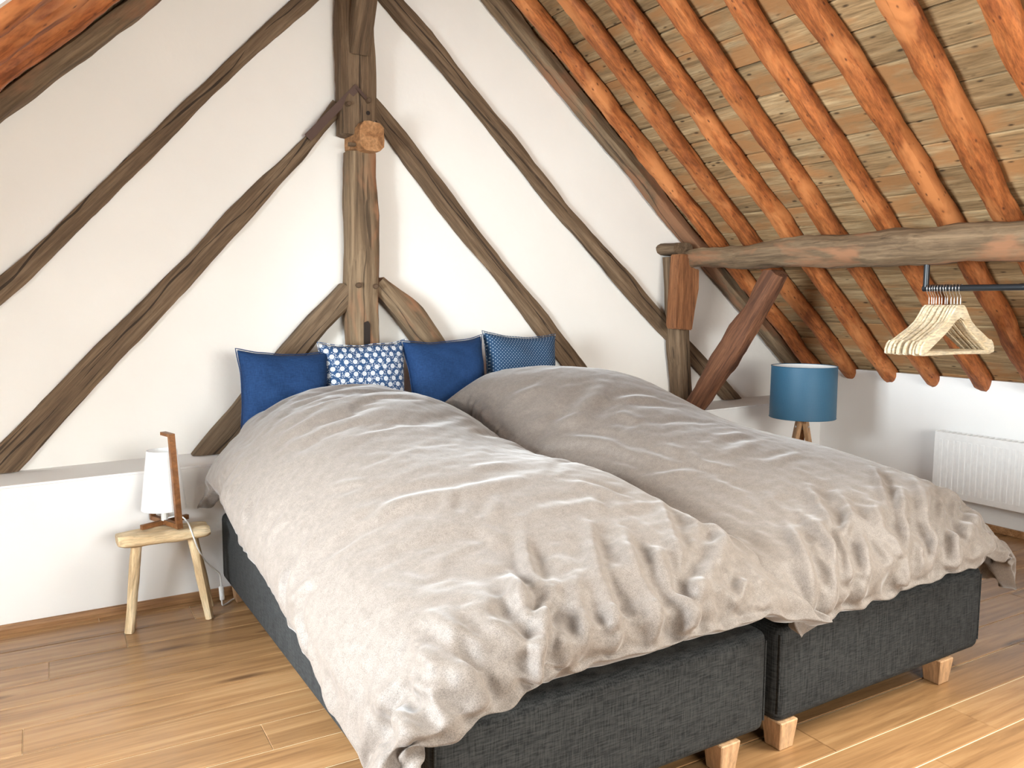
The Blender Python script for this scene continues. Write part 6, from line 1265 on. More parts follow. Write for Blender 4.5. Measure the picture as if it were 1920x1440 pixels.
-13,-15,4,13,16,-27,22,-1,-18,-1,1,8,3,-10,-6,-7,7,7,-1,-5,8,-3,-2,4,-11,13,-9,7,-2,9,-12,28,7,-13,-21,25,-2,20,1,2,-14,-7,4,-7,-4,5,-10,13,-2,-8,-5,-6,14,-37,36,-31,23,-11,3,7,
-15,9,5,-8,-4,-6,14,-7,3,-12,1,12,-13,14,-9,11,-24,10,18,-11,-2,-10,13,-12,13,2,-4,-1,-7,14,-8,-7,5,2,3,-11,-4,25,-11,-10,21,0,-15,-6,-5,4,4,5,-11,10,-12,9,1,0,-6,6,4,-3,4,-12,12,
-3,9,-4,11,18,6,-13,-9,2,3,-17,1,11,1,-4,0,-1,-1,-1,11,9,-2,-23,1,23,-47,22,-7,9,-2,-1,4,-9,-2,0,7,-5,-8,-13,11,6,2,-10,7,-7,1,4,11,-23,3,-6,4,9,-2,4,-15,5,2,2,8,-5,-4,2,-9,15,-13,
7,4,-13,4,12,-5,-1,-4,-3,8,-9,5,3,4,-10,11,-3,-4,-5,11,-5,-1,1,1,4,-10,12,6,0,1,13,8,6,-5,-33,-19,-1,6,-2,7,7,7,7,1,1,-11,-14,0,2,-6,-1,32,-24,0,-2,2,-4,1,-1,1,-3,0,4,-2,13,-12,2,
2,0,0,-2,-2,-3,11,10,-14,0,-3,3,-1,-2,5,-3,0,0,2,-3,1,1,1,-2,1,-7,6,7,-7,4,-2,1,-1,3,-5,6,-7,0,4,5,-7,-2,1,6,-4,-4,6,-2,-6,4,2,-4,-3,10,-4,3,15,19,-3,25,-3,2,-7,0,-3,0,-4,-11,-7,0,
-22,0,13,-15,6,-2,-8,12,-11,2,-1,13,-18,0,2,3,2,3,3,-1,6,-5,-1,-1,-4,1,-1,1,-8,13,-13,5,-1,-1,-2,1,-1,1,0,1,-1,1,2,1,1,-4,3,0,-3,1,3,-2,-3,1,8,-9,-1,0,1,1,-2,0,0,2,3,-5,2,3,-2,2,7,
-1,-1,-6,1,-3,9,9,11,-20,870,56,13,13,11,13,8,-7,21,26,9,30,11,7,10,-5,10,7,8,6,3,3,0,-4,9,-5,-1,-2,5,-2,-1,0,-1,4,-3,7,-5,3,-1,0,1,0,3,2,-3,0,-1,-2,-4,6,-3,-3,-4,-3,-1,-5,-4,-6,
-2,-8,4,-7,1,-3,8,-2,9,4,1,3,4,4,-1,1,3,2,2,8,-2,5,-7,8,4,5,-20,1,1,5,6,2,7,-49,25,9,1,-2,-10,0,7,9,-23,-19,15,1,-5,6,8,10,-3,-2,-6,-3,-2,-10,-8,15,-12,11,2,2,-7,-7,12,1,2,-3,4,-8,
0,-1,3,-5,6,0,-6,-6,1,14,6,4,5,-6,3,2,3,1,-1,3,1,1,-3,-1,-15,17,-1,2,-11,9,-13,13,3,-1,-5,-9,12,-2,2,2,0,-12,6,3,1,1,-6,-13,20,-3,3,-15,7,0,-6,0,35,-9,3,1,9,-14,-4,13,4,-16,-3,-11,
20,-3,-15,5,-10,1,1,-6,-12,5,20,-8,5,-6,-1,-13,2,20,-9,-1,-3,0,0,-3,10,-1,-6,5,-5,6,11,3,-1,-25,7,3,0,-1,-5,7,1,2,1,-4,8,5,5,7,5,-21,9,-8,22,-7,-5,-1,-5,5,4,0,-10,16,-3,-8,8,1,5,
-24,19,-5,3,-1,4,2,-24,22,-13,-3,2,6,22,-4,9,-2,-13,24,-10,-1,-16,26,-19,6,-7,-10,10,-18,13,-7,-5,-10,12,15,-10,-5,-2,-6,-2,23,0,-16,-2,-1,4,0,0,5,-5,2,13,4,-3,-3,-8,1,-7,18,-23,6,
-3,6,5,-12,6,0,0,7,-11,1,-1,10,-3,25,-6,-5,0,6,3,-2,5,-10,-1,12,-6,0,1,0,5,2,-4,5,2,1,-7,2,0,-28,30,-8,2,-2,5,-3,2229,11,37,38,38,39,39,34,34,32,40,28,39,39,39,38,39,39,39,40,40,
40,39,40,40,39,40,40,40,39,40,40,39,40,40,40,40,40,39,40,40,40,39,40,40,39,40,39,39,40,40,40,40,40,41,40,41,38,42,41,40,39,41,32,39,43,39,40,36,40,40,40,39,40,39,40,39,40,38,40,29,
35,39,39,14,40,40,35,40,40,39,49,17,-24,0,1,0,-1,-2,5,2,8,-8,-3,2,-1,-3,2,0,1,1,0,1,-1,0,-1,0,0,0,0,0,0,-1,0,1,0,0,0,0,0,0,0,-1,1,0,0,0,-2,-1,3,1,1,-1,1,2,1,-1,1,2,2,0,-2,-6,1,0,
10,-6,-4,1,-3,4,0,0,-2,0,-1,1,0,0,-4,2,0,4,-3,-4,-17,26,0,-3,3,-3,0,2,3,22,-25,-1,-1,1,-2,2,-2,2,-5,2,10,-11,1,4,-1,1,0,-1,1,-3,1,0,1,0,0,1,-1,-1,0,1,0,0,0,0,0,0,-1,1,0,1,-1,1,0,
-1,1,-1,-2,0,1,0,-1,0,2,0,-1,-2,3,0,1,7,-4,-1,-3,3,0,-2,0,1,-1,0,1,1,-2,0,-1,0,1,-1,-11,-1,6,-3,16,-1,0,-4,-2,4,0,-1,3,31,-27,-8,1,0,-3,0,0,-5,2,4,-4,5,1,-1,1,-1,1,1,-4,2,-1,1,0,0,
0,-1,0,1,0,0,0,0,0,0,0,0,1,-1,0,0,0,0,-1,0,2,0,-2,0,0,2,-1,-2,-1,2,1,1,-3,0,-1,0,1,1,-1,-1,2,1,0,0,1,1,0,-1,0,0,-1,-2,2,1,5,-8,2,7,1,0,-13,6,4,-1,0,-1,-1,450,-51,-3,-5,3,0,5,21,-5,
-2,-3,-5,3,3,2,13,-1,2,0,3,3,2,4,4,5,6,6,6,3,5,5,6,7,4,8,2,7,5,6,5,7,6,6,6,8,9,10,11,12,1,10,11,11,10,6,14,11,18,1,13,5,20,5,29,-6,5,-2,8,22,-8,-1,2,11,7,6,7,9,-4,13,6,27,-18,7,10,
-33,-6,-5,-20,-6,1,-5,45,29,-4,-3,3,10,0,-7,-11,22,3,-1,-2,2,-2,-5,-9,4,2,5,1,1,3,0,-1,1,-2,-1,-1,2,1,-2,0,-2,2,-3,4,-1,0,0,2,-3,0,2,1,-1,-3,-3,-4,-5,7,-3,-3,-3,-2,1,-6,-1,-8,11,1,
15,-18,0,-19,33,-11,13,-15,-18,13,9,10,-15,3,-5,-4,-1,21,-7,-6,-4,-4,12,-43,30,7,-11,27,-7,-1,5,0,15,18,-2,-2,-12,16,4,-14,-6,17,2,5,-10,2,7,-1,2,0,-1,1,-2,1,-2,2,-1,1,1,-1,1,-3,3,
-1,0,0,1,-1,0,0,0,-1,1,-1,-3,-1,0,4,0,0,0,0,0,-1,0,0,0,1,-3,-2,-4,-5,-8,19,-4,4,-28,15,6,0,4,-4,-4,0,8,-15,4,8,-9,-2,-10,24,-45,36,-43,43,-8,-6,25,-18,14,2,0,-5,18,20,-5,1,6,-18,
10,1,7,-18,16,-4,4,3,-2,3,-2,1,1,-3,3,-4,3,0,0,-1,0,-1,0,1,0,0,0,0,0,0,0,0,-3,-1,2,0,1,0,0,-3,2,1,0,0,0,0,0,-1,1,-1,2,-1,0,0,-1,-13,6,3,0,-3,-2,1,-4,8,1,-12,7,-1,-1,0,-5,-3,4,-5,
-8,-18,29,-3,2,14,-17,8,-1,3,-6,3,2830,-9,4,4,1,2,-11,8,2,-6,5,1,-26,-20,-15,-5,2,2,10,-11,-2,3,9,-11,2,1,-16,-3,11,-8,-3,0,9,-12,7,-11,-2,8,-14,6,-1,-3,0,12,1,1,1,11,-8,5,-3,-2,
-2,-4,-2,-2,-3,-3,-4,-4,-5,-3,-3,-2,-2,-1,4,5,9,-3,7,-2,-1,2,2,4,6,3,0,4,4,5,13,1,3,10,14,17,-19,1,-7,4,39,2,-1,-2,0,-17,13,-19,-4,23,-7,-34,33,9,-6,-15,-9,-11,-8,25,-14,-4,-6,22,
-12,-5,22,-8,-10,18,1,-16,-9,27,-19,3,-2,-11,25,-22,-1,1,0,-11,1,3,14,-24,6,-7,2,0,0,2,-1,-1,-1,-1,1,3,4,5,4,6,6,7,-2,-1,-5,16,-9,4,12,-7,5,-7,-5,-2,5,2,3,1,-5,9,13,-3,-1,0,4,-3,7,
0,39,0,1,-5,-14,8,-3,-3,-8,6,-33,8,-5,10,34,-3,6,-7,-10,-15,28,-11,-8,-13,9,4,-4,19,-10,-13,1,25,2,-29,6,8,4,6,-28,6,4,10,-2,-4,3,-13,-18,24,-9,-4,-1,-2,-2,0,-1,2,2,6,6,4,5,2,4,-4,
-2,-1,7,-3,5,-13,8,8,-11,13,-9,7,3,7,-4,-3,1,2,2,2,-7,5,-5,1,4,2,1,-1,41,0,-13,-3,8,-4,-5,3,5,-29,2,25,5,-8,-21,23,-1,8,4,0,-17,9,-1,-5,1,3,1,-5,10,4,0,-9,-1,10,0,-3,-2,-7,8,5,-9,
-12,-5,8,-10,9,-1,-12,11,8,0,-2,7,0,1,2,4,-2,-1,-2,-5,-1,-7,7,-4,2,-7,8,-3,4,4,-6,8,-5,8,0,1,-2,3,-1,-11,8,3,-1,0,-3,1,-5,8,2,0,-1,2288,80,14,18,-2,18,31,17,26,36,24,26,29,36,38,
38,39,39,41,37,40,40,41,38,42,41,36,41,38,41,40,41,39,38,39,39,40,39,38,40,41,40,40,39,40,41,40,38,40,40,41,40,40,40,41,40,40,40,40,40,40,41,40,41,40,40,40,41,38,41,39,40,40,40,41,
40,39,40,41,39,40,41,38,40,40,39,36,35,16,40,34,20,4,-3,2,-17,25,13,-8,12,2,-17,7,-12,9,2,-8,-3,1,-1,1,-1,-3,0,0,2,-3,0,3,-2,2,-1,0,-4,1,-1,0,0,0,1,1,-4,0,0,0,1,0,0,-2,0,0,0,0,0,0,
0,-1,0,0,0,1,1,0,0,1,-1,0,0,0,-1,2,-3,1,0,-1,0,-1,0,1,0,-1,1,-1,-1,1,0,-5,1,1,-2,9,0,7,-5,2,-1,-10,26,8,-2,2,1,1,-7,-25,13,4,0,7,-5,-5,-2,-2,4,-5,-2,1,1,1,-1,3,-2,-1,0,1,-1,-1,-1,
1,1,0,-1,-5,3,-1,0,-1,1,0,-1,2,1,-1,0,-1,0,0,0,0,1,1,0,-1,-1,0,-1,-1,0,0,0,0,0,-2,3,-1,-1,1,-1,0,0,0,-2,-1,0,0,0,-1,-4,4,-3,3,1,8,0,-3,11,-2,2,23,1,-4,2,3,-1,-3,18,2,-21,-19,1,2,
11,1,-10,-6,-1,4,3,-1,-2,1,0,-2,3,0,-2,-3,3,1,3,-2,-3,1,1,5,-2,-7,0,1,-2,1,0,0,2,1,0,0,0,0,0,0,-1,-4,-1,0,0,0,0,0,1,-1,0,0,-1,2,-1,-1,1,-1,2,-1,0,-1,1,2,-1,-5,-5,-1,2,1,2,-1,3,8,
-2,1,-1,625,-28,38,36,40,37,23,36,30,18,32,31,-9,-5,1,12,10,8,7,13,8,5,3,9,4,5,6,6,6,7,5,5,3,6,3,2,2,2,0,0,0,0,1,-5,1,1,1,-5,5,-5,2,1,0,2,0,0,1,0,2,3,3,2,1,1,0,0,0,1,0,1,0,-1,-2,
-2,-1,-2,-1,-1,-3,-1,-2,-1,3,-3,-2,0,10,13,-32,3,-22,80,-2,-3,0,4,-6,-18,11,-12,0,12,-7,-17,16,15,-19,-11,-2,0,2,-1,-2,0,2,-1,-1,0,2,-2,1,2,0,-4,1,3,-3,0,0,2,0,-2,1,0,-1,5,-1,-1,
-3,9,-4,5,-2,0,0,-1,1,0,1,2,-1,-3,-3,-2,-2,0,0,1,0,-1,0,3,-2,0,6,-3,2,-3,-1,-2,2,0,2,1,-3,5,15,-3,-2,0,4,-5,28,-8,-9,4,2,-9,-13,9,-3,-2,-4,0,-11,1,-4,-1,31,-13,14,-18,-7,-6,16,-10,
-4,-4,3,1,-1,10,-7,-5,0,16,4,-20,2,3,3,4,-12,0,1,5,-1,-3,2,-4,1,1,-2,-1,1,0,0,0,-1,2,-1,-1,1,2,1,2,3,-3,-1,-1,4,-2,4,-7,4,6,-8,10,-8,5,5,14,-10,-3,1,2,6,12,-22,11,-11,1,8,8,6,3,-5,
1,-14,-4,9,-4,-3,3,4,-4,9,25,-33,-14,-10,17,-2,40,-22,13,-39,9,-1,-5,0,3,1,-4,12,9,11,-28,-1,20,9,-19,-2,-9,13,17,-27,-10,-4,6,-5,4,-1,-5,4,6,1,-2,7,2,-1,5,15,-11,-2,-4,-6,-2,-6,6,
-4,2,-5,7,-4,4,3,-5,10,-8,14,1,1,-5,14,13,19,-15,-15,-8,2,-10,1,-8,13,8,-1,-4,849,77,34,26,18,1,37,22,3,25,10,35,41,41,42,42,42,41,42,41,41,28,36,41,38,42,42,41,41,41,41,41,41,41,
41,41,41,39,39,36,41,41,41,41,41,41,40,41,41,40,41,39,33,39,41,39,41,25,10,3,1,3,9,9,-46,-9,24,-14,22,-4,-8,0,-2,0,-1,1,-2,-1,-5,11,5,-6,2,-1,0,1,0,0,1,-2,1,0,0,-1,-2,-2,2,5,0,-3,
0,0,-1,0,0,-1,-2,0,0,1,7,-1,-1,1,-13,0,9,4,-2,1,-2,-19,44,-37,-7,24,-6,-17,8,-1,1,-1,0,-2,1,1,4,-4,0,4,0,-3,1,-1,0,1,-2,4,-1,-3,0,0,2,4,-3,0,0,1,-1,-1,1,-1,-1,0,1,1,-1,0,1,2,-2,-5,
-3,3,13,-2,-10,9,-13,34,-48,54,-35,-7,5,26,-24,-1,-2,1,-2,-1,0,2,1,6,-3,-1,-3,4,-2,-1,0,-1,2,-2,0,4,-2,0,-2,-1,3,-1,0,2,-1,0,0,0,-1,1,1,-1,1,0,0,-1,0,-14,8,-3,2262,-22,-7,-3,4,17,
11,33,2,17,-10,17,7,7,7,2,4,8,0,4,10,1,5,2,15,-3,1,-8,-3,-4,-5,-4,-5,-6,-2,-8,4,-3,-3,1,1,-4,-2,7,-1,-2,6,2,3,3,2,1,4,3,1,1,0,-53,36,1,0,-1,-8,-9,25,-34,20,-29,39,-21,12,-16,5,4,
-2,-10,13,-11,12,12,-3,-23,-3,10,-3,10,1,1,-1,-5,7,3,-1,0,-13,19,4,-8,-6,-7,5,-7,5,3,-11,9,4,4,3,5,-10,-16,2,-10,23,3,38,0,1,-1,1,-1,-21,16,-33,38,-45,44,-24,20,-19,3,-10,13,-10,
17,-32,9,-12,36,-25,9,3,-2,-9,0,15,8,-7,-10,-6,17,9,-22,12,4,0,1,-11,7,-4,-8,17,-5,-4,-8,4,-5,2,8,-17,26,1,1,37,1,0,1,0,-13,5,-22,29,-48,41,-42,43,-22,19,-13,-4,4,4,-8,11,-31,26,
-32,31,-22,6,-9,19,4,-12,0,7,11,-3,-21,14,15,-11,-8,7,9,-3,-3,-3,-2,1,-1,1,4,-7,-7,2,-7,25,8,-4,5,410,-11,25,33,38,36,7,18,37,-31,39,-15,-8,-1,0,1,0,1,5,3,5,33,-20,-6,-3,0,0,5,2,1,
3,2,4,4,1,7,-1,14,14,-20,-5,0,-1,-4,-1,1,-4,0,-2,0,2,11,-22,-10,-5,-5,-4,62,-12,9,-3,-2,-5,0,17,27,-59,69,-49,43,-9,12,-4,-1,2,3,-7,6,-8,-31,22,18,0,-2,1,-6,-1,0,0,5,-8,-2,1,-1,11,
-21,-16,23,7,6,-2,3,-3,-2,7,-6,-3,-4,-5,-15,22,11,0,2,-14,-1,-11,6,3,-2,1,4,-6,-13,58,-38,38,-25,23,-13,13,-2,4,-6,6,-10,10,-2,1,-8,9,-2,-1,1,2,0,-4,-7,7,3,1,-5,-9,14,-4,-3,-1,-1,
7,-4,2,3,-8,3,2,4,-2,2,-2,-2,4,-9,-4,-1,-6,9,10,-12,6,-8,18,-6,0,27,-14,5,-6,17,-12,8,2,-1,-2,3,-5,6,-3,2,-2,5,-1,0,-2,0,2,1,-3,-4,2,4,-1,-8,7,2,-2,-5,2,1,2,1,-1,0,0,-2,3,1,0,0,-6,
-13,9,-5,1050,80,22,33,25,20,18,4,-4,12,0,6,16,16,24,38,38,38,38,38,38,38,38,38,38,39,38,38,39,39,38,39,39,38,39,39,39,39,40,39,39,39,40,39,40,39,40,40,39,40,40,40,32,32,32,33,31,
-7,11,-5,7,-13,2,4,1,1,-1,-4,15,15,-1,2,-23,1,1,2,-1,-6,-1,-1,0,0,-3,-1,0,0,0,-2,1,-1,0,1,-1,-4,-1,-1,0,1,1,-1,0,-4,-1,0,-2,1,0,-2,-6,-6,4,2,4,4,8,36,1,1,0,-3,-2,2,8,-7,18,9,7,0,2,
-22,0,1,-3,-1,-11,7,0,-1,-2,-7,3,2,0,0,-2,1,0,0,-1,-2,1,4,-8,1,-1,0,-4,0,-3,4,-2,0,2,-7,-2,1,5,4,3,5,-3,2,2,4,5,2,-6,2,5,-3,0,21,5,3,-7,-3,-9,-36,38,-5,-6,-21,12,-2,0,1,1,6,-1,-2,
-1,0,2,0,-1,0,1,1,0,1,4,-10,-2,-2,2,-1,1,-1,0,-1,-2,4,1,-1,-2,1,-1,0,7,1,0,4,5566,-6,2,-4,1,0,2,3,6,2,5,3,3,3,4,0,0,0,0,0,0,0,0,0,0,0,0,0,0,0,0,0,0,0,0,0,0,0,0,0,0,0,0,0,0,0,0,0,0,
0,0,0,-8,-7,-8,-6,-6,-4,40,0,-3,4,-1,0,-1,1,-1,1,-5,-18,1,-5,22,-3,-12,-9,-1,17,-5,8,-4,1,6,-3,1,3,-3,6,-3,3,2,-1,-4,-9,5,-6,5,3,5,-1,-1,-5,-3,1,-2,1,6,-12,-9,-8,5,7,9,8,8,-18,40,
0,0,0,0,0,-1,1,-4,-7,-19,5,-11,27,1,-8,-3,12,7,-20,9,-4,9,5,-10,3,1,-1,7,-7,4,-2,1,-5,2,7,-10,11,-3,2,-7,-2,0,4,-1,-3,6,-9,-11,6,4,5,8,1,0,0,-2,2,39,0,2,-1,-1,1,1,-11,-7,-8,15,2,5,
-8,-35,26,19,-3,-2,6,-1,0,0,-2,3,1,-1,0,-4,3,0,-1,-2,5,-1,0,-12,12,0,-3,-1,1,1,0,-2,0,-5,4,2,0,0,0,-5,2,7,-3,1,1,831,-25,30,17,26,32,32,37,37,36,37,37,38,42,31,27,22,15,15,19,13,
11,11,8,14,1,3,3,5,-4,3,0,-4,-1,2,-6,-13,-10,-6,-14,-13,-18,-18,-16,-22,-20,-26,-18,-26,-17,-25,-27,-24,-22,-23,-23,-24,73,-5,-1,-7,14,-1,-3,0,0,-1,1,-3,-10,-1,-2,5,-6,-12,-3,-1,8,
-5,8,-6,2,5,-3,3,4,-6,11,-8,8,7,-5,-10,-11,9,-6,1,3,11,0,-4,-6,-3,3,-2,0,9,-14,1,0,-2,2,4,8,13,5,-2,3,-1,2,3,-2,-7,-1,0,-5,-9,2,-1,-2,0,-9,-4,12,18,-33,9,-7,13,13,-22,6,0,-4,13,
-12,8,-5,3,-7,3,18,-21,24,-8,7,-18,-4,2,6,-1,-7,14,-13,-7,3,-1,5,20,9,-5,8,8,-10,-5,0,5,0,-6,2,0,-5,-3,-3,9,2,3,-20,-15,5,21,17,-29,23,-3,2,-7,-10,12,4,-6,1,-12,11,-1,-3,-7,19,2,
-9,33,-31,-5,-7,0,0,6,-4,-4,3,-11,8,3,2,0,0,-11,2,28,6,-1,-6,]
load_duvet(LEFT_DUVET, 58, 92, 4, LEFT_FOLDS, LEFT_TIPS, 0.06, "grey beige linen duvet heaped on the left half of the bed")
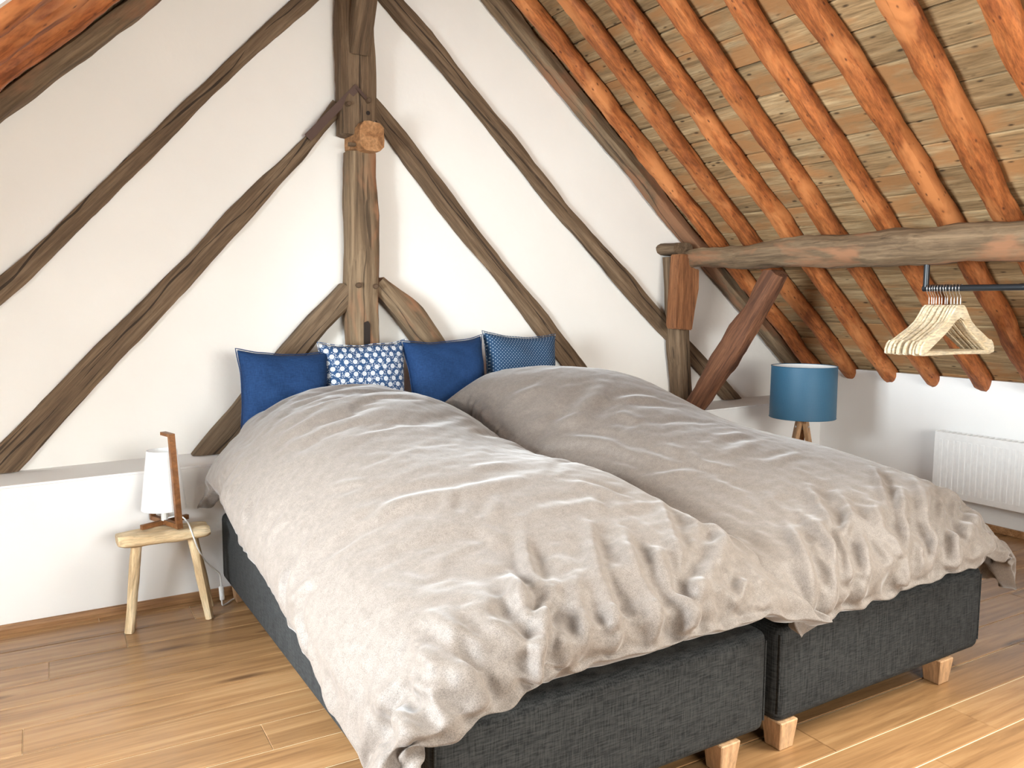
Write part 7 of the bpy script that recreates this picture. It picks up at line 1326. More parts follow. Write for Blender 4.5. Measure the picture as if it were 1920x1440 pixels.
RIGHT_DUVET = [
2900,-5,-5,-6,-5,-7,-4,-2,-3,-1,-4,1,2,3,0,1,7,2,5,3,3,5,2,4,2,3,3,0,5,2,0,3,5,-1,5,1,5,-3,4,1,3,6,2,4,2,2,-1,-1,5,-5,3,0,-3,3,1,-1,-1,5,-5,7,-5,0,7,-7,4,-2,6,0,1,-6,11,-14,-3,-1,
6,0,-2,-1,11,-16,-4,-3,13,-26,8,-18,-18,-15,-3,-13,-4,5,14,39,0,0,0,-1,1,-2,0,0,-1,3,0,-1,-2,2,0,0,4,-1,0,1,-2,1,-1,1,1,-1,3,-4,2,1,-2,-2,2,0,0,-7,8,0,1,1,-6,-6,-1,3,0,3,4,-6,0,-3,
5,0,-3,0,2,0,1,3,-4,4,-2,-6,9,-8,4,-6,5,-7,11,-19,15,-2,4,-8,4,-1,0,-19,16,-10,10,-16,4,-5,7,-2,17,-11,9,10,-5,-4,42,-4,3,0,0,1,2,-2,1,2,-1,0,1,3,-1,5,-6,-6,-1,-1,-2,1,-1,-1,-1,-3,
2,-2,3,-2,-1,5,1,-2,-5,2,7,-7,-2,2,-5,-1,11,-7,-4,-1,-2,-2,2,7,2,-1,-1,0,0,1,5,-5,-5,-5,2,5,-3,-4,10,-4,-4,-8,3,-6,10,-1,14,-11,-5,-9,2,-4,4,-4,15,0,-18,17,-3,-7,15,-6,15,8,-5,0,
-3,40,0,-1,2,0,1,-1,-1,1,-2,1,1,-2,1,1,-3,1,2,0,0,1,0,0,0,1,2,-2,2,-3,-1,4,-8,-1,5,0,0,-7,2,-2,-2,2,7,-7,5,-2,0,1,-1,0,2,-2,-9,6,1,2,0,-6,-2,7,-3,3,-3,2,3,-8,2,3,2,3,-1,-1,0,-14,4,
5,1,-3,3,-3,0,2,-20,18,-7,-5,18,2,1,3,1,-9,5,-2,39,1,2,2,3,3,-5,4,-2,3,0,-1,-1,0,-2,1,3,-1,0,1,0,-4,1,0,-2,-2,-1,-1,0,1,-3,3,-1,-4,2,-3,3,-1,1,1,1,-4,0,0,1,0,0,0,0,-3,-1,6,0,0,-3,
-3,4,1,0,6,-2,1,-3,-3,0,1,3,5,-5,-3,-2,-6,8,0,-2,0,3,-8,4,0,-6,15,-4,5,4,-2,0,6,-2,-8,3,-9,9,40,1,-1,0,2,0,10,-2,3,-3,1,-1,1,-4,2,-2,-2,2,-2,-1,-2,2,-2,-1,0,0,0,0,0,-2,1,-1,-2,2,
-1,0,-1,2,1,-2,-1,-2,2,-1,2,0,0,0,0,0,2,1,-2,-1,1,3,-1,1,2,0,1,-6,2,3,6,1,1,-14,3,4,-2,5,-5,4,-1,2,-3,6,-1,0,0,-6,8,5,-2,-1,1,-3,-5,-7,-5,2,5,41,1,3,0,0,-1,-1,2,-1,3,-5,1,-2,3,-1,
0,0,-2,0,0,0,-1,1,-1,0,1,0,-1,0,1,-3,2,1,-1,-1,0,1,0,-1,0,0,1,-1,1,-2,0,0,1,0,0,0,-1,0,2,0,-1,0,1,1,-2,-4,6,3,-2,-2,2,-9,7,1,0,1,-1,-1,-1,3,-2,0,2,3,0,2,0,-2,0,4,1,0,-2,-6,1,5,-1,
-9,39,4,0,0,-2,0,0,0,-1,-3,3,-2,2,-2,1,2,-1,0,2,0,0,0,-2,2,-1,-1,0,0,-1,0,1,-1,0,-1,1,1,0,0,-1,0,0,-1,0,-1,2,-1,1,-2,1,-1,1,0,2,0,-1,0,2,-1,-2,1,2,2,-3,-1,4,-10,7,2,0,0,0,0,1,2,-3,
3,0,0,-2,4,0,-1,1,1,-4,0,1,3,1,0,-4,-5,-6,41,0,-1,0,1,0,-1,0,-1,2,3,1,1,-2,-1,-4,2,0,-1,1,-1,-1,2,-1,2,-1,0,-1,1,-1,1,-1,0,0,0,-1,0,-1,1,-1,0,0,0,0,0,1,-4,4,-2,2,-1,1,1,-2,1,1,-1,
1,-3,5,2,-5,-1,5,-8,7,-2,1,1,1,-2,2,0,-3,4,0,3,-1,0,-2,1,3,-3,0,0,2,-2,0,-1,2,3,-2,-5,41,-1,2,2,0,-1,1,1,2,-2,-2,0,1,0,-2,2,-3,3,-1,-2,0,1,-1,0,-2,1,0,0,0,0,0,0,-2,1,-1,1,0,1,-2,1,
-1,2,-2,2,-3,-1,4,-2,1,0,1,0,-1,-1,3,-1,0,-1,5,-2,-2,-2,2,-2,3,0,2,0,-1,-4,6,-1,2,0,0,-1,0,2,1,-2,-1,2,0,0,1,-2,5,-4,1,-2,-1,3,-4,40,2,-2,1,-1,0,1,0,-3,2,-1,1,-2,2,1,-1,2,-3,3,-1,
0,0,0,0,0,0,-1,1,-1,0,-1,0,1,0,0,-1,1,-3,3,-1,1,-2,2,-2,1,2,-2,1,0,-1,0,1,-1,4,-3,0,-1,2,1,1,-5,3,-1,2,0,0,-1,1,0,5,-3,-2,1,0,1,1,-1,-1,3,0,-1,0,0,-1,1,-1,1,1,-2,3,0,-5,2,41,0,1,0,
1,3,-1,-1,3,0,2,-3,-2,-2,1,0,0,-1,-2,1,0,0,0,-1,0,0,0,0,0,0,0,0,1,-2,1,1,-4,4,-2,0,1,-1,-1,1,1,-1,2,-1,-1,2,-1,0,1,-1,0,0,1,0,0,-6,5,1,3,-2,0,0,1,-1,3,-2,-1,1,0,1,-2,2,-1,1,-1,4,0,
-3,0,3,-8,5,-4,6,0,-3,-2,4,-2,41,-1,0,-2,3,1,-1,0,0,-1,-1,2,-1,0,0,0,1,0,-1,0,1,-1,0,1,0,-1,1,-1,1,-1,0,0,-1,1,0,-2,3,-2,1,0,-2,0,2,0,0,0,0,-1,2,-1,1,-1,0,-1,1,1,0,2,-5,4,-1,0,0,0,
1,0,-1,1,-1,1,1,1,0,0,2,-3,3,-2,0,-3,3,1,1,-12,11,-1,0,-8,9,0,-3,1,-2,41,0,-2,1,1,0,0,1,1,-1,0,-1,2,-1,-1,1,-2,1,0,0,0,0,0,-1,1,0,-1,0,-1,1,1,-1,0,1,-1,1,-1,0,0,0,0,1,-1,0,0,0,-2,
2,0,0,-1,1,0,0,0,1,2,-5,3,1,-2,1,0,0,1,-1,1,1,0,-1,1,1,-2,1,-1,2,-2,2,-2,2,-3,1,-1,0,2,1,-5,4,-2,0,0,-1,0,40,2,2,0,-1,0,1,-2,-1,1,0,-1,-1,0,1,0,0,1,0,-1,0,1,0,-1,0,0,0,0,0,0,-1,1,
0,-1,0,0,1,-1,0,0,0,1,-1,1,0,-1,2,-1,-1,0,2,-1,-1,1,0,0,-1,0,1,-1,1,1,-1,0,0,0,0,0,-1,1,0,1,0,0,0,0,-1,0,1,0,2,-2,-4,4,1,-7,5,3,-4,2,1,-3,1,41,0,0,1,0,-1,1,1,-1,0,-1,0,1,1,1,-1,-1,
-1,0,0,1,0,0,1,-1,0,0,-1,0,0,0,0,0,0,0,-1,-1,2,-1,0,0,0,1,0,-2,2,0,0,0,0,0,0,0,0,-1,0,0,2,0,-3,2,0,1,0,-2,1,1,-1,1,-1,1,-1,1,-1,0,1,2,-2,0,-1,-1,-1,4,-3,-1,1,0,0,-10,10,2,-4,3,41,
-5,1,2,3,-2,-2,0,2,-1,-2,3,0,1,-1,0,1,0,-1,1,0,-1,0,0,0,0,0,2,-1,0,-1,0,0,0,0,1,-1,0,0,0,1,-1,1,-2,3,-1,-1,1,0,1,-2,0,1,0,1,0,-1,0,-1,-1,2,0,-1,1,0,0,0,0,-1,2,-1,0,0,0,1,-2,0,1,1,
1,-3,1,-2,0,1,2,-1,-12,11,-3,-5,8,1,41,1,0,-2,-6,5,2,0,-2,0,3,0,2,-2,-1,0,-1,0,2,-1,-1,1,0,0,0,0,0,-1,1,0,1,-1,0,0,0,0,0,-1,1,1,-1,1,-1,1,-2,1,0,0,1,-3,2,0,-1,1,0,-1,1,0,-2,4,-2,0,
0,0,1,0,-1,-1,2,-1,0,0,0,1,0,-1,0,1,-1,-3,4,-2,-3,4,-10,10,-4,-3,6,-2,0,3,0,41,-1,-2,2,4,0,-2,-1,1,0,2,0,-3,0,2,-3,0,1,0,1,-1,0,0,0,0,0,1,-1,0,0,-1,1,1,-1,0,1,-1,0,0,0,1,-1,0,0,0,
-1,1,0,-1,2,-1,-1,1,0,0,0,-2,1,1,-1,1,0,1,-1,-1,0,0,1,-1,0,1,0,0,-1,0,0,1,0,-3,3,-1,-1,0,2,-3,1,-4,3,2,-7,7,0,0,40,0,1,-3,1,0,2,0,-1,1,-4,0,5,3,-3,3,-1,0,1,-3,1,0,-1,1,0,-1,-1,0,0,
0,1,0,-2,1,0,0,1,1,-1,-1,0,0,0,0,1,1,-2,0,0,0,-1,1,0,0,1,-2,2,-2,1,0,0,0,0,-1,1,0,1,-1,0,0,0,0,0,0,-1,2,-2,0,3,-2,-2,1,1,-7,7,-10,6,3,-1,-1,2,1,0,41,1,-1,-1,-2,-1,4,0,0,0,2,1,-2,
-2,1,0,1,-1,-1,2,-1,-1,1,-1,0,1,0,0,0,-1,2,0,1,-1,1,-1,0,-1,0,0,1,0,-1,1,0,-1,1,-1,1,-1,0,1,0,-2,0,2,-2,0,0,1,0,0,-1,1,-1,1,0,0,1,-1,-1,0,0,0,1,-1,1,0,-2,1,-2,-1,-6,10,-1,-1,1,0,
-1,2,0,-1,0,40,2,1,1,4,7,-10,2,0,0,-1,-3,-3,-1,3,0,0,0,-2,1,0,2,-3,2,-1,1,1,0,1,-1,-2,0,1,-1,0,0,1,-1,1,1,-2,0,1,0,-1,-1,1,1,-2,1,1,-1,0,0,0,-1,1,1,-1,0,0,-1,1,1,-1,-1,0,1,-3,3,0,
0,0,0,-2,1,0,-1,1,-1,-1,-8,11,-1,1,-1,-6,7,-5,4,1,0,0,41,-1,1,-1,-3,-3,7,-1,1,0,0,0,1,0,-2,1,2,0,0,1,0,-2,1,-1,0,0,-2,1,0,0,1,-1,0,1,0,0,0,0,1,-2,1,0,0,-2,2,0,1,-2,1,-1,0,0,0,1,-3,
2,0,0,0,0,-1,2,-1,-1,1,1,-2,0,1,-1,0,1,-1,1,1,-3,0,1,1,-4,-7,11,-1,0,-1,-6,7,-3,4,-1,0,0,0,41,0,-3,-1,2,-3,4,-4,6,0,2,0,-1,0,2,-1,-3,0,0,-1,0,0,1,-1,1,-1,1,1,0,2,-2,0,0,1,-2,1,-1,
1,-1,2,-1,0,-1,2,-2,1,-2,1,1,1,-2,0,0,0,0,0,0,-2,2,-1,1,-1,0,0,1,-2,2,0,-1,0,0,0,0,0,-2,3,0,-1,-2,-8,10,0,0,0,-7,7,0,0,0,1,0,0,-1,41,2,1,2,3,6,-8,4,-6,0,-2,-1,1,1,0,-1,1,-1,1,-1,1,
1,0,0,0,-1,1,-2,-2,1,1,-1,0,-1,1,0,1,0,0,-3,2,-1,0,1,0,-1,2,-2,0,0,0,0,0,-1,2,-1,-1,1,-1,1,-1,0,0,1,-2,2,-1,-2,2,0,1,-1,0,-2,3,-1,-1,1,-5,2,2,1,-1,-6,8,0,-1,1,-1,-1,1,0,1,40,0,2,
-1,-8,2,2,0,3,0,-3,3,0,0,-1,2,-1,1,-1,1,0,0,0,0,-1,2,-2,0,1,0,0,2,-1,0,1,-2,-1,2,-1,1,-1,2,-1,-2,3,-2,0,2,-1,-2,1,0,-1,2,-2,1,-1,1,0,-2,1,0,0,-1,2,-1,-1,2,-1,0,0,-1,-1,2,0,0,0,-3,
-6,9,1,-6,0,6,-1,0,0,1,-3,3,-1,1,-1,42,0,-3,-1,1,-11,11,1,-5,-1,4,0,1,2,-2,2,0,-1,1,-1,1,-1,1,1,1,-2,0,1,2,-1,-2,2,-1,0,0,0,2,-2,0,-1,2,-1,1,-2,-1,1,0,-1,1,0,-1,1,0,-2,2,-1,0,1,-3,
4,-2,-1,1,0,-1,0,0,0,1,0,-2,0,2,1,-2,0,0,-8,7,3,-3,3,1,0,-1,-2,2,-1,1,-1,0,-1,0,39,-2,0,5,2,2,-9,4,8,-3,-1,2,-1,-1,2,-2,0,0,0,0,-2,1,-1,-2,1,1,2,-1,-2,0,2,-4,1,1,0,0,-1,-1,2,1,-3,
1,1,-1,0,2,-2,1,-1,1,1,-3,-1,2,-1,1,0,-2,3,-3,1,0,0,0,-1,1,0,0,-1,1,0,1,-1,-2,2,1,-7,6,1,-5,0,3,2,0,-1,1,-1,0,0,0,-4,4,2,41,0,0,-2,1,0,0,-2,-5,7,-1,-2,2,1,-1,0,1,1,-1,1,0,-1,1,1,
-2,1,-1,1,0,-1,0,3,-1,1,-1,-1,1,1,-3,1,1,-1,-1,3,-1,-2,0,1,-1,0,-1,2,1,-2,0,-1,1,0,-1,1,-1,0,0,0,1,-2,2,-1,1,-1,1,-1,1,0,-2,1,1,-4,4,0,1,0,-1,-1,1,0,-1,-1,2,-7,6,1,-3,41,0,0,0,-1,
0,-1,-1,3,1,0,1,0,-2,0,0,-1,-1,2,0,0,0,0,-1,2,-1,0,0,1,0,1,-1,1,-2,0,1,0,-1,3,-2,-1,0,0,0,-1,1,1,-2,0,0,1,-1,0,0,0,-1,-1,1,1,-1,1,-1,0,-1,1,0,0,0,0,0,0,0,0,-1,2,-3,-1,2,0,3,-1,2,1,
-1,-2,0,1,-1,-4,0,5,-2,-2,40,1,0,1,0,0,1,0,0,0,0,1,-2,1,-1,0,3,-1,-2,1,1,-2,0,1,-1,1,-1,1,-1,0,1,-2,-1,1,1,-1,0,3,-4,3,-2,0,0,-1,2,-1,-2,1,1,-1,-1,1,0,-1,1,-1,1,-2,1,0,-1,1,-1,2,
-2,2,-2,1,0,-1,0,2,-2,2,-4,2,0,3,-3,2,3,-1,-3,-1,3,1,-3,-1,-7,12,-4,0,-1,40,0,2,0,1,1,0,0,-1,-2,4,-2,3,-1,0,-2,-2,1,0,-1,-1,2,-1,1,0,-1,2,-1,-1,2,-3,2,2,0,-3,3,-1,-4,3,-1,0,0,2,-1,
-2,2,-1,-1,0,1,0,-2,-1,3,-3,1,0,1,-2,0,1,-1,1,-1,1,-1,1,0,-1,1,1,-2,2,-4,5,-5,5,1,1,0,-2,-3,0,4,0,-5,1,-2,1,3,1,-2,-1,41,0,-2,1,-2,2,0,1,-4,3,0,1,-1,2,-1,1,-2,2,-1,0,0,0,0,-1,1,0,
0,-1,2,-1,0,0,-1,1,2,-2,0,1,-1,0,2,-1,-3,0,2,-3,2,0,-1,0,0,0,1,-2,2,-1,0,0,-1,0,0,1,-1,0,0,0,1,-1,1,-1,0,1,-1,1,1,1,2,-2,1,0,-4,2,2,-2,-4,3,-3,-10,15,-3,2,0,-3,42,-2,0,0,1,-3,0,-1,
5,-3,0,1,2,-1,1,-1,1,-2,0,0,0,0,1,0,0,0,-1,1,-1,0,2,-1,0,-1,0,1,-1,1,0,-1,-1,1,2,1,-4,1,1,-1,0,-1,1,1,-2,0,-1,1,-1,0,1,-1,1,-1,0,0,0,0,-1,1,1,0,-1,1,-2,4,-4,6,-3,3,2,-7,1,-2,2,-1,
-1,1,-11,16,-3,0,-1,0,-2,40,1,0,-4,4,-2,0,2,0,0,0,-1,0,3,-1,1,-1,1,1,-2,1,0,-2,1,0,0,0,-1,1,0,-1,0,0,0,0,-1,1,0,-1,1,0,1,-3,0,2,1,-3,1,0,0,-1,-1,1,-1,1,-2,2,-1,-1,1,-1,1,0,1,-1,0,
1,-1,-1,1,2,-4,5,-2,3,-1,1,3,-8,1,-2,5,-3,-4,5,-13,16,-2,0,-1,3,-5,-1,40,0,2,1,-5,2,3,-2,-1,1,2,1,-1,-2,0,0,2,-2,0,1,-1,0,1,-1,-1,0,1,1,-1,0,0,0,0,0,-1,2,-1,-1,1,0,0,-2,1,0,0,-1,1,
0,-1,-1,0,1,0,0,-2,3,-3,0,1,0,0,0,-1,-1,2,0,-1,1,0,1,0,1,-1,1,-1,2,1,-8,2,0,9,-3,-6,6,-11,10,1,-1,-1,-1,0,0,-1,38,-7,10,1,-1,-2,1,1,0,0,0,-1,-1,2,3,-2,-1,1,0,0,-1,1,0,0,-1,0,-1,0,
1,0,-1,1,0,0,1,-2,1,1,-1,-1,0,0,1,-1,-1,1,-2,1,0,1,0,-1,-1,-1,2,-3,1,2,-2,0,0,1,-1,1,-1,0,0,0,1,-2,1,2,-1,1,1,-5,-4,4,-1,8,-4,-4,6,-4,1,2,1,0,0,2,-3,-2,-3,39,-3,1,4,0,2,-2,1,0,0,
-1,1,1,-2,1,-1,0,0,-1,1,1,-1,0,-1,1,0,0,0,-1,0,1,0,0,0,-1,1,-1,0,0,0,0,1,-1,0,0,0,0,-1,1,-1,-1,0,1,0,-1,1,-1,-2,3,-1,-1,-1,1,-1,1,-1,0,0,-1,1,-1,1,1,1,-6,0,5,-6,12,-2,-3,2,-2,-2,2,
5,-4,0,2,-3,2,-2,-2,38,3,5,-4,2,0,-1,-1,0,0,0,0,1,1,-2,2,0,-2,1,-2,0,0,1,-1,0,0,-1,1,0,0,-1,1,0,-1,1,0,0,0,0,0,0,-1,0,0,0,-1,2,-3,1,0,0,0,-1,1,-1,1,0,0,-3,2,1,-2,1,-1,-3,3,-1,0,0,
0,0,0,2,-4,3,0,-4,10,-6,-2,1,0,2,-3,10,-6,0,1,-4,5,-2,-2,-3,39,0,1,2,-1,0,-4,4,0,0,-1,-1,4,-1,-1,0,-2,1,-2,2,-1,0,-1,2,0,0,2,-2,0,0,1,0,-1,0,0,0,1,0,-2,0,0,0,1,0,0,-1,-2,4,-3,1,0,
0,0,-1,1,-1,1,-2,2,-3,1,2,-5,6,-2,-4,2,2,-2,-1,-1,2,0,1,0,-3,7,-5,1,0,1,1,-4,9,-5,0,2,-4,4,0,-3,0,-3,35,-11,-5,-11,30,-9,11,-10,2,2,4,1,1,1,-12,4,-3,-2,10,-4,-3,4,-4,-2,-2,5,-5,-1,
2,-1,-1,-2,2,3,2,-2,0,0,3,3,0,1,-1,0,0,2,1,-3,4,-3,0,2,-1,1,0,1,-2,1,-2,3,-1,-3,8,-10,4,2,-2,-4,1,0,1,-3,-2,4,2,0,-6,5,-2,-1,1,5,5,-3,-1,1,-2,-2,3,2,-5,-7,8,-8,51,-24,28,-21,15,
-13,15,1,1,1,1,-3,-13,5,-21,4,15,0,-4,10,-8,1,-6,4,-12,5,9,-10,7,2,-5,1,-6,4,4,-1,0,2,-6,5,-3,4,1,3,-2,-1,3,-5,7,2,-5,3,-1,1,-1,3,-1,-1,0,-6,4,-5,6,-2,-3,1,3,0,2,-4,0,0,-5,-3,4,2,
0,1,3,0,-6,-3,0,5,-1,3,6,2,0,-14,0,15,27,-21,31,0,2,-1,0,-1,5,-9,2,-7,5,-13,1,6,-8,5,3,-2,-1,-2,7,3,-8,8,-7,1,6,-6,0,4,-1,-3,-6,4,6,0,-3,7,-4,4,-5,2,-2,2,4,-2,1,0,-2,4,-3,-2,-2,5,
-7,2,4,-3,4,0,1,-4,3,4,-2,-5,0,-3,2,-4,-1,5,3,1,2,-1,-2,-3,-1,-3,4,5,-2,4,-8,4,3,-17,10,8,6,39,7,-25,6,-4,8,11,-18,12,-2,-10,5,-2,-4,-4,9,-6,0,-9,23,-17,1,-3,12,1,-7,1,-1,7,-3,1,0,
1,3,-9,-2,-4,11,-3,2,-1,3,3,-5,5,-1,-2,4,1,-4,-1,1,0,5,0,-6,6,-3,3,1,0,-1,-4,3,-3,-1,-1,2,0,2,-4,8,0,-9,0,0,1,-3,0,6,0,6,-7,1,-1,-6,1,7,-3,7,-2,0,-16,36,-14,26,-8,7,-2,-18,22,-8,2,
5,-3,-33,19,-11,6,-1,-7,20,-7,5,4,-5,-17,13,-3,5,-12,6,2,-5,8,-9,5,5,-14,1,4,7,-2,-5,2,0,7,-8,0,4,-3,4,0,0,0,4,-7,1,5,-4,6,-9,4,0,-5,5,0,0,-3,2,-1,1,-2,4,-2,0,4,0,-1,0,1,2,-4,0,-6,
11,-7,-3,2,0,-1,-4,12,-21,-2,-12,39,5,-5,-18,1,9,7,0,-9,4,-5,-16,17,-21,22,-6,-1,5,-15,-10,32,-9,0,-1,3,1,-1,3,-17,12,-1,-3,9,-7,5,3,-12,1,3,-2,9,-9,3,-5,8,0,0,1,-4,5,1,-3,0,5,-4,
-1,4,-3,4,-9,6,3,-1,-5,2,4,-4,4,-5,1,1,-6,3,2,1,-1,-1,0,2,-5,2,7,-7,-5,6,-10,16,-6,3,-10,5,-11,9,37,-14,8,8,-14,-13,20,4,-24,0,7,-7,-3,19,-29,19,13,-17,-21,28,-15,27,-13,4,-8,14,
-7,1,-3,0,5,-5,6,5,-8,2,-2,-4,-4,8,-7,10,-7,7,-4,4,-4,-2,5,-4,3,0,-3,4,6,-3,-6,-1,6,5,-9,4,-2,6,-7,-4,10,-5,0,4,-7,6,0,-1,-4,2,0,2,-3,6,-5,0,2,2,-13,9,1,2,-4,-15,17,-3,-9,-5,38,-2,
-1,11,0,-11,1,9,-16,-15,12,12,-5,-1,-19,-12,0,22,-13,23,-5,3,-1,3,-10,12,-9,0,-4,8,-3,-2,3,8,-8,1,-9,7,-4,8,-13,13,-6,5,-2,-1,6,-5,1,-1,4,-4,0,-5,5,6,1,-6,-1,4,-6,4,-5,9,2,-7,1,6,
-9,9,1,-9,3,2,-4,4,-1,-4,2,3,-4,-1,-4,2,6,0,-3,-3,11,-3,-5,-6,28,5,10,4,0,1,-1,-10,0,3,-5,7,-11,-3,-1,-27,25,2,-3,-10,3,3,13,2,-17,15,-11,7,-7,0,-1,6,-11,5,-3,16,3,-17,-1,-1,0,9,
-17,10,-5,0,7,-7,7,-4,2,0,8,-6,6,-11,4,2,0,-2,2,4,-1,0,1,-3,0,4,-7,8,-5,-4,9,-4,-7,9,-2,-9,12,-9,6,-4,1,3,-2,7,-5,-1,-3,-7,4,-4,4,29,-16,4,4,0,-2,-31,6,15,14,14,-9,-15,11,4,-1,-38,
2,7,30,-14,3,-8,13,1,-3,3,-2,8,-17,5,1,10,-12,8,-8,-4,23,-22,4,1,1,9,-19,9,-2,-1,8,-5,0,0,-7,4,4,-3,7,-5,-2,6,4,-4,-3,2,4,-3,-4,5,-1,1,1,-2,6,-5,-6,12,-13,4,7,-15,13,-8,9,-3,-9,12,
1,-4,-2,-2,4,-6,-2,-3,26,-9,-4,-1,-5,12,1,-41,-9,9,13,32,3,-17,16,-1,-2,0,14,-20,-43,17,26,-15,23,-14,12,-2,-3,9,-17,12,-6,8,-8,-11,8,3,21,-22,-7,3,8,9,-20,12,-9,5,-4,12,-10,5,-5,
-2,4,-1,1,5,-1,0,1,-1,0,-2,2,11,-12,3,4,-5,-1,3,1,-2,1,1,-2,-11,8,5,-2,-6,3,2,9,-5,-7,4,-6,2,-2,0,3,21,24,-7,3,0,-23,6,0,-17,22,-1,-15,0,9,2,-1,3,-4,2,-29,28,-49,21,17,-17,25,-5,9,
-1,-2,-5,-1,4,-5,-1,-2,9,-18,10,17,-4,-17,-5,8,9,-19,11,-15,10,-15,19,0,-4,-4,4,-2,4,2,-5,3,3,-2,2,1,-2,-7,15,-4,-3,5,2,-12,7,-1,0,6,-9,-1,6,-11,12,3,2,8,-20,-1,12,-14,16,-10,1,10,
-4,22,-16,12,-2,-19,-19,-12,42,18,-28,-34,16,36,10,-5,3,-2,17,-20,14,-22,-21,-4,12,4,-5,6,6,18,-9,0,-4,-1,1,-1,-3,-3,0,-4,-14,19,12,-6,-8,-7,18,-8,3,-10,-7,3,-1,4,4,-13,15,2,-6,1,
-1,-6,13,0,1,-3,2,-9,10,4,-5,-7,10,-15,20,-12,-15,16,1,4,1,-3,-11,9,9,10,-6,-20,14,-14,16,-6,5,9,26,-27,1,2,-25,-5,11,-47,3,1,29,-27,2,26,30,29,10,-35,-47,31,14,22,-59,11,17,-6,-2,
-5,13,28,3,-14,-10,-12,-14,36,-4,5,-14,7,-24,13,5,1,6,-12,-4,-5,10,11,-29,10,2,4,10,-15,-14,16,2,1,7,-4,-6,-5,17,4,6,-8,2,3,6,-13,1,-26,16,2,1,17,-9,-6,-14,24,-9,0,-11,8,14,-3,-5,
-2,19,-9,8,25,25,-30,-26,7,-4,-12,45,-32,-41,-2,13,-8,-6,0,16,26,-15,12,-10,-17,9,47,-61,-1,19,2,7,-10,-21,16,-2,1,-2,11,-10,4,-9,1,3,19,-18,-5,10,3,4,2,1,-13,6,3,-2,-4,-7,-2,8,-1,
-8,2,8,2,2,3,1,-19,5,0,-5,1,-12,14,5,3,3,0,17,-11,-8,-13,5,15,-18,9,-8,25,-9,-9,3,23,-10,-2,34,-1,20,-12,-2,-8,10,1,5,-38,3,53,0,-6,-10,-14,-20,-22,7,20,19,-21,13,-2,-35,37,-8,-19,
2,-4,-3,-5,0,7,6,14,7,-4,-4,8,-1,0,-14,7,-5,-6,-9,-1,7,0,7,-2,16,-7,-8,4,0,3,10,-5,-6,-10,2,-9,7,4,3,-5,4,0,-3,-9,3,7,0,15,-13,-8,-8,12,14,-2,-8,3,-13,17,-21,12,8,-1,-8,21,1,5,-10,
2285,12,12,13,15,13,24,28,24,28,30,35,39,37,39,39,39,40,39,40,40,40,39,40,40,40,40,40,40,40,40,40,40,40,40,40,40,40,40,40,40,39,40,40,40,39,40,40,40,39,40,40,40,39,40,40,40,40,40,
39,40,40,39,39,40,39,40,40,39,39,39,36,39,39,40,39,39,40,39,36,39,39,39,29,41,34,35,37,41,37,40,38,32,6,-12,4,0,-2,4,-6,-4,-2,3,0,0,-1,4,1,0,0,0,1,0,0,0,1,0,0,1,-1,0,0,0,0,0,0,-1,
0,0,-1,0,-1,0,0,0,-1,0,0,0,0,0,-1,0,0,0,-2,1,0,0,0,0,0,0,0,0,0,1,0,0,0,-1,0,0,0,3,0,1,-1,1,0,0,-1,4,-3,1,0,3,-1,4,-1,3,-4,3,-7,1,3,0,26,-40,4,2,2,2,4,1,-7,5,1,-1,-1,0,-2,1,0,0,0,0,
0,0,0,0,-1,0,0,0,0,0,0,0,0,0,-1,1,-2,1,0,-1,1,1,-2,0,1,-1,-1,1,1,0,0,1,-1,1,0,0,0,-3,0,0,1,0,-1,2,0,-2,0,0,0,1,1,1,-2,-1,-1,0,0,1,-1,4,0,-7,8,0,-4,6,0,2,-1,4,-12,5,3,1,15,-27,8,-8,
8,-14,15,3,-9,3,3,-3,0,3,-1,-1,-2,0,0,0,0,0,0,0,0,0,0,0,0,-1,0,0,0,1,-3,2,0,-1,1,0,0,2,-1,-1,1,0,0,0,0,-2,1,1,-1,0,-1,0,3,-1,1,-2,1,1,-3,1,1,1,1,-2,0,-1,-1,1,2,0,-1,0,-1,0,0,-5,9,
-4,-1,6,0,0,-2,-2,-12,9,1,5,-22,-4,21,-15,13,-12,9,-9,5,7,0,-2,3,-3,0,0,1,1,0,-1,0,-1,0,0,-1,2,-1,0,0,-1,1,0,0,0,-1,3,-1,-1,1,0,0,-1,0,0,1,0,0,0,0,-1,1,1,0,0,-1,1,0,0,2,-1,2,-3,-1,
1,-1,2,0,-5,2,-2,1,0,-1,0,0,2,-3,1,0,0,5,-4,5,1,0,0,-2,2,-15,11,6,-16,-1,6,-4,-1,-7,-3,8,12,-13,-4,6,0,-1,-2,3,-1,-1,0,1,-1,1,-1,0,1,0,0,-2,1,0,-2,2,-1,-1,1,0,0,-1,1,1,0,-1,0,1,-1,
1,0,-1,1,0,0,1,1,-1,-1,1,1,0,0,1,0,1,-4,2,1,0,1,-1,-6,3,0,1,-1,0,1,-2,1,-1,1,1,1,-1,0,3,-1,0,0,0,2,-9,17,2,-36,4,4,25,-20,-17,14,-4,3,-5,12,-6,-7,-1,-1,2,0,-1,2,-1,-1,1,0,0,1,-2,0,
0,1,-1,0,2,-3,1,1,-1,-1,0,1,0,-1,0,1,-1,0,0,0,0,0,0,0,0,0,0,1,1,-1,-1,2,0,0,-1,-2,3,2,-3,0,0,-5,4,2,-1,1,-1,0,0,2,-1,0,1,0,0,0,1,0,0,0,0,0,-1,8,-1,-5,2,-33,7,-22,7,6,4,-7,6,-2,4,8,
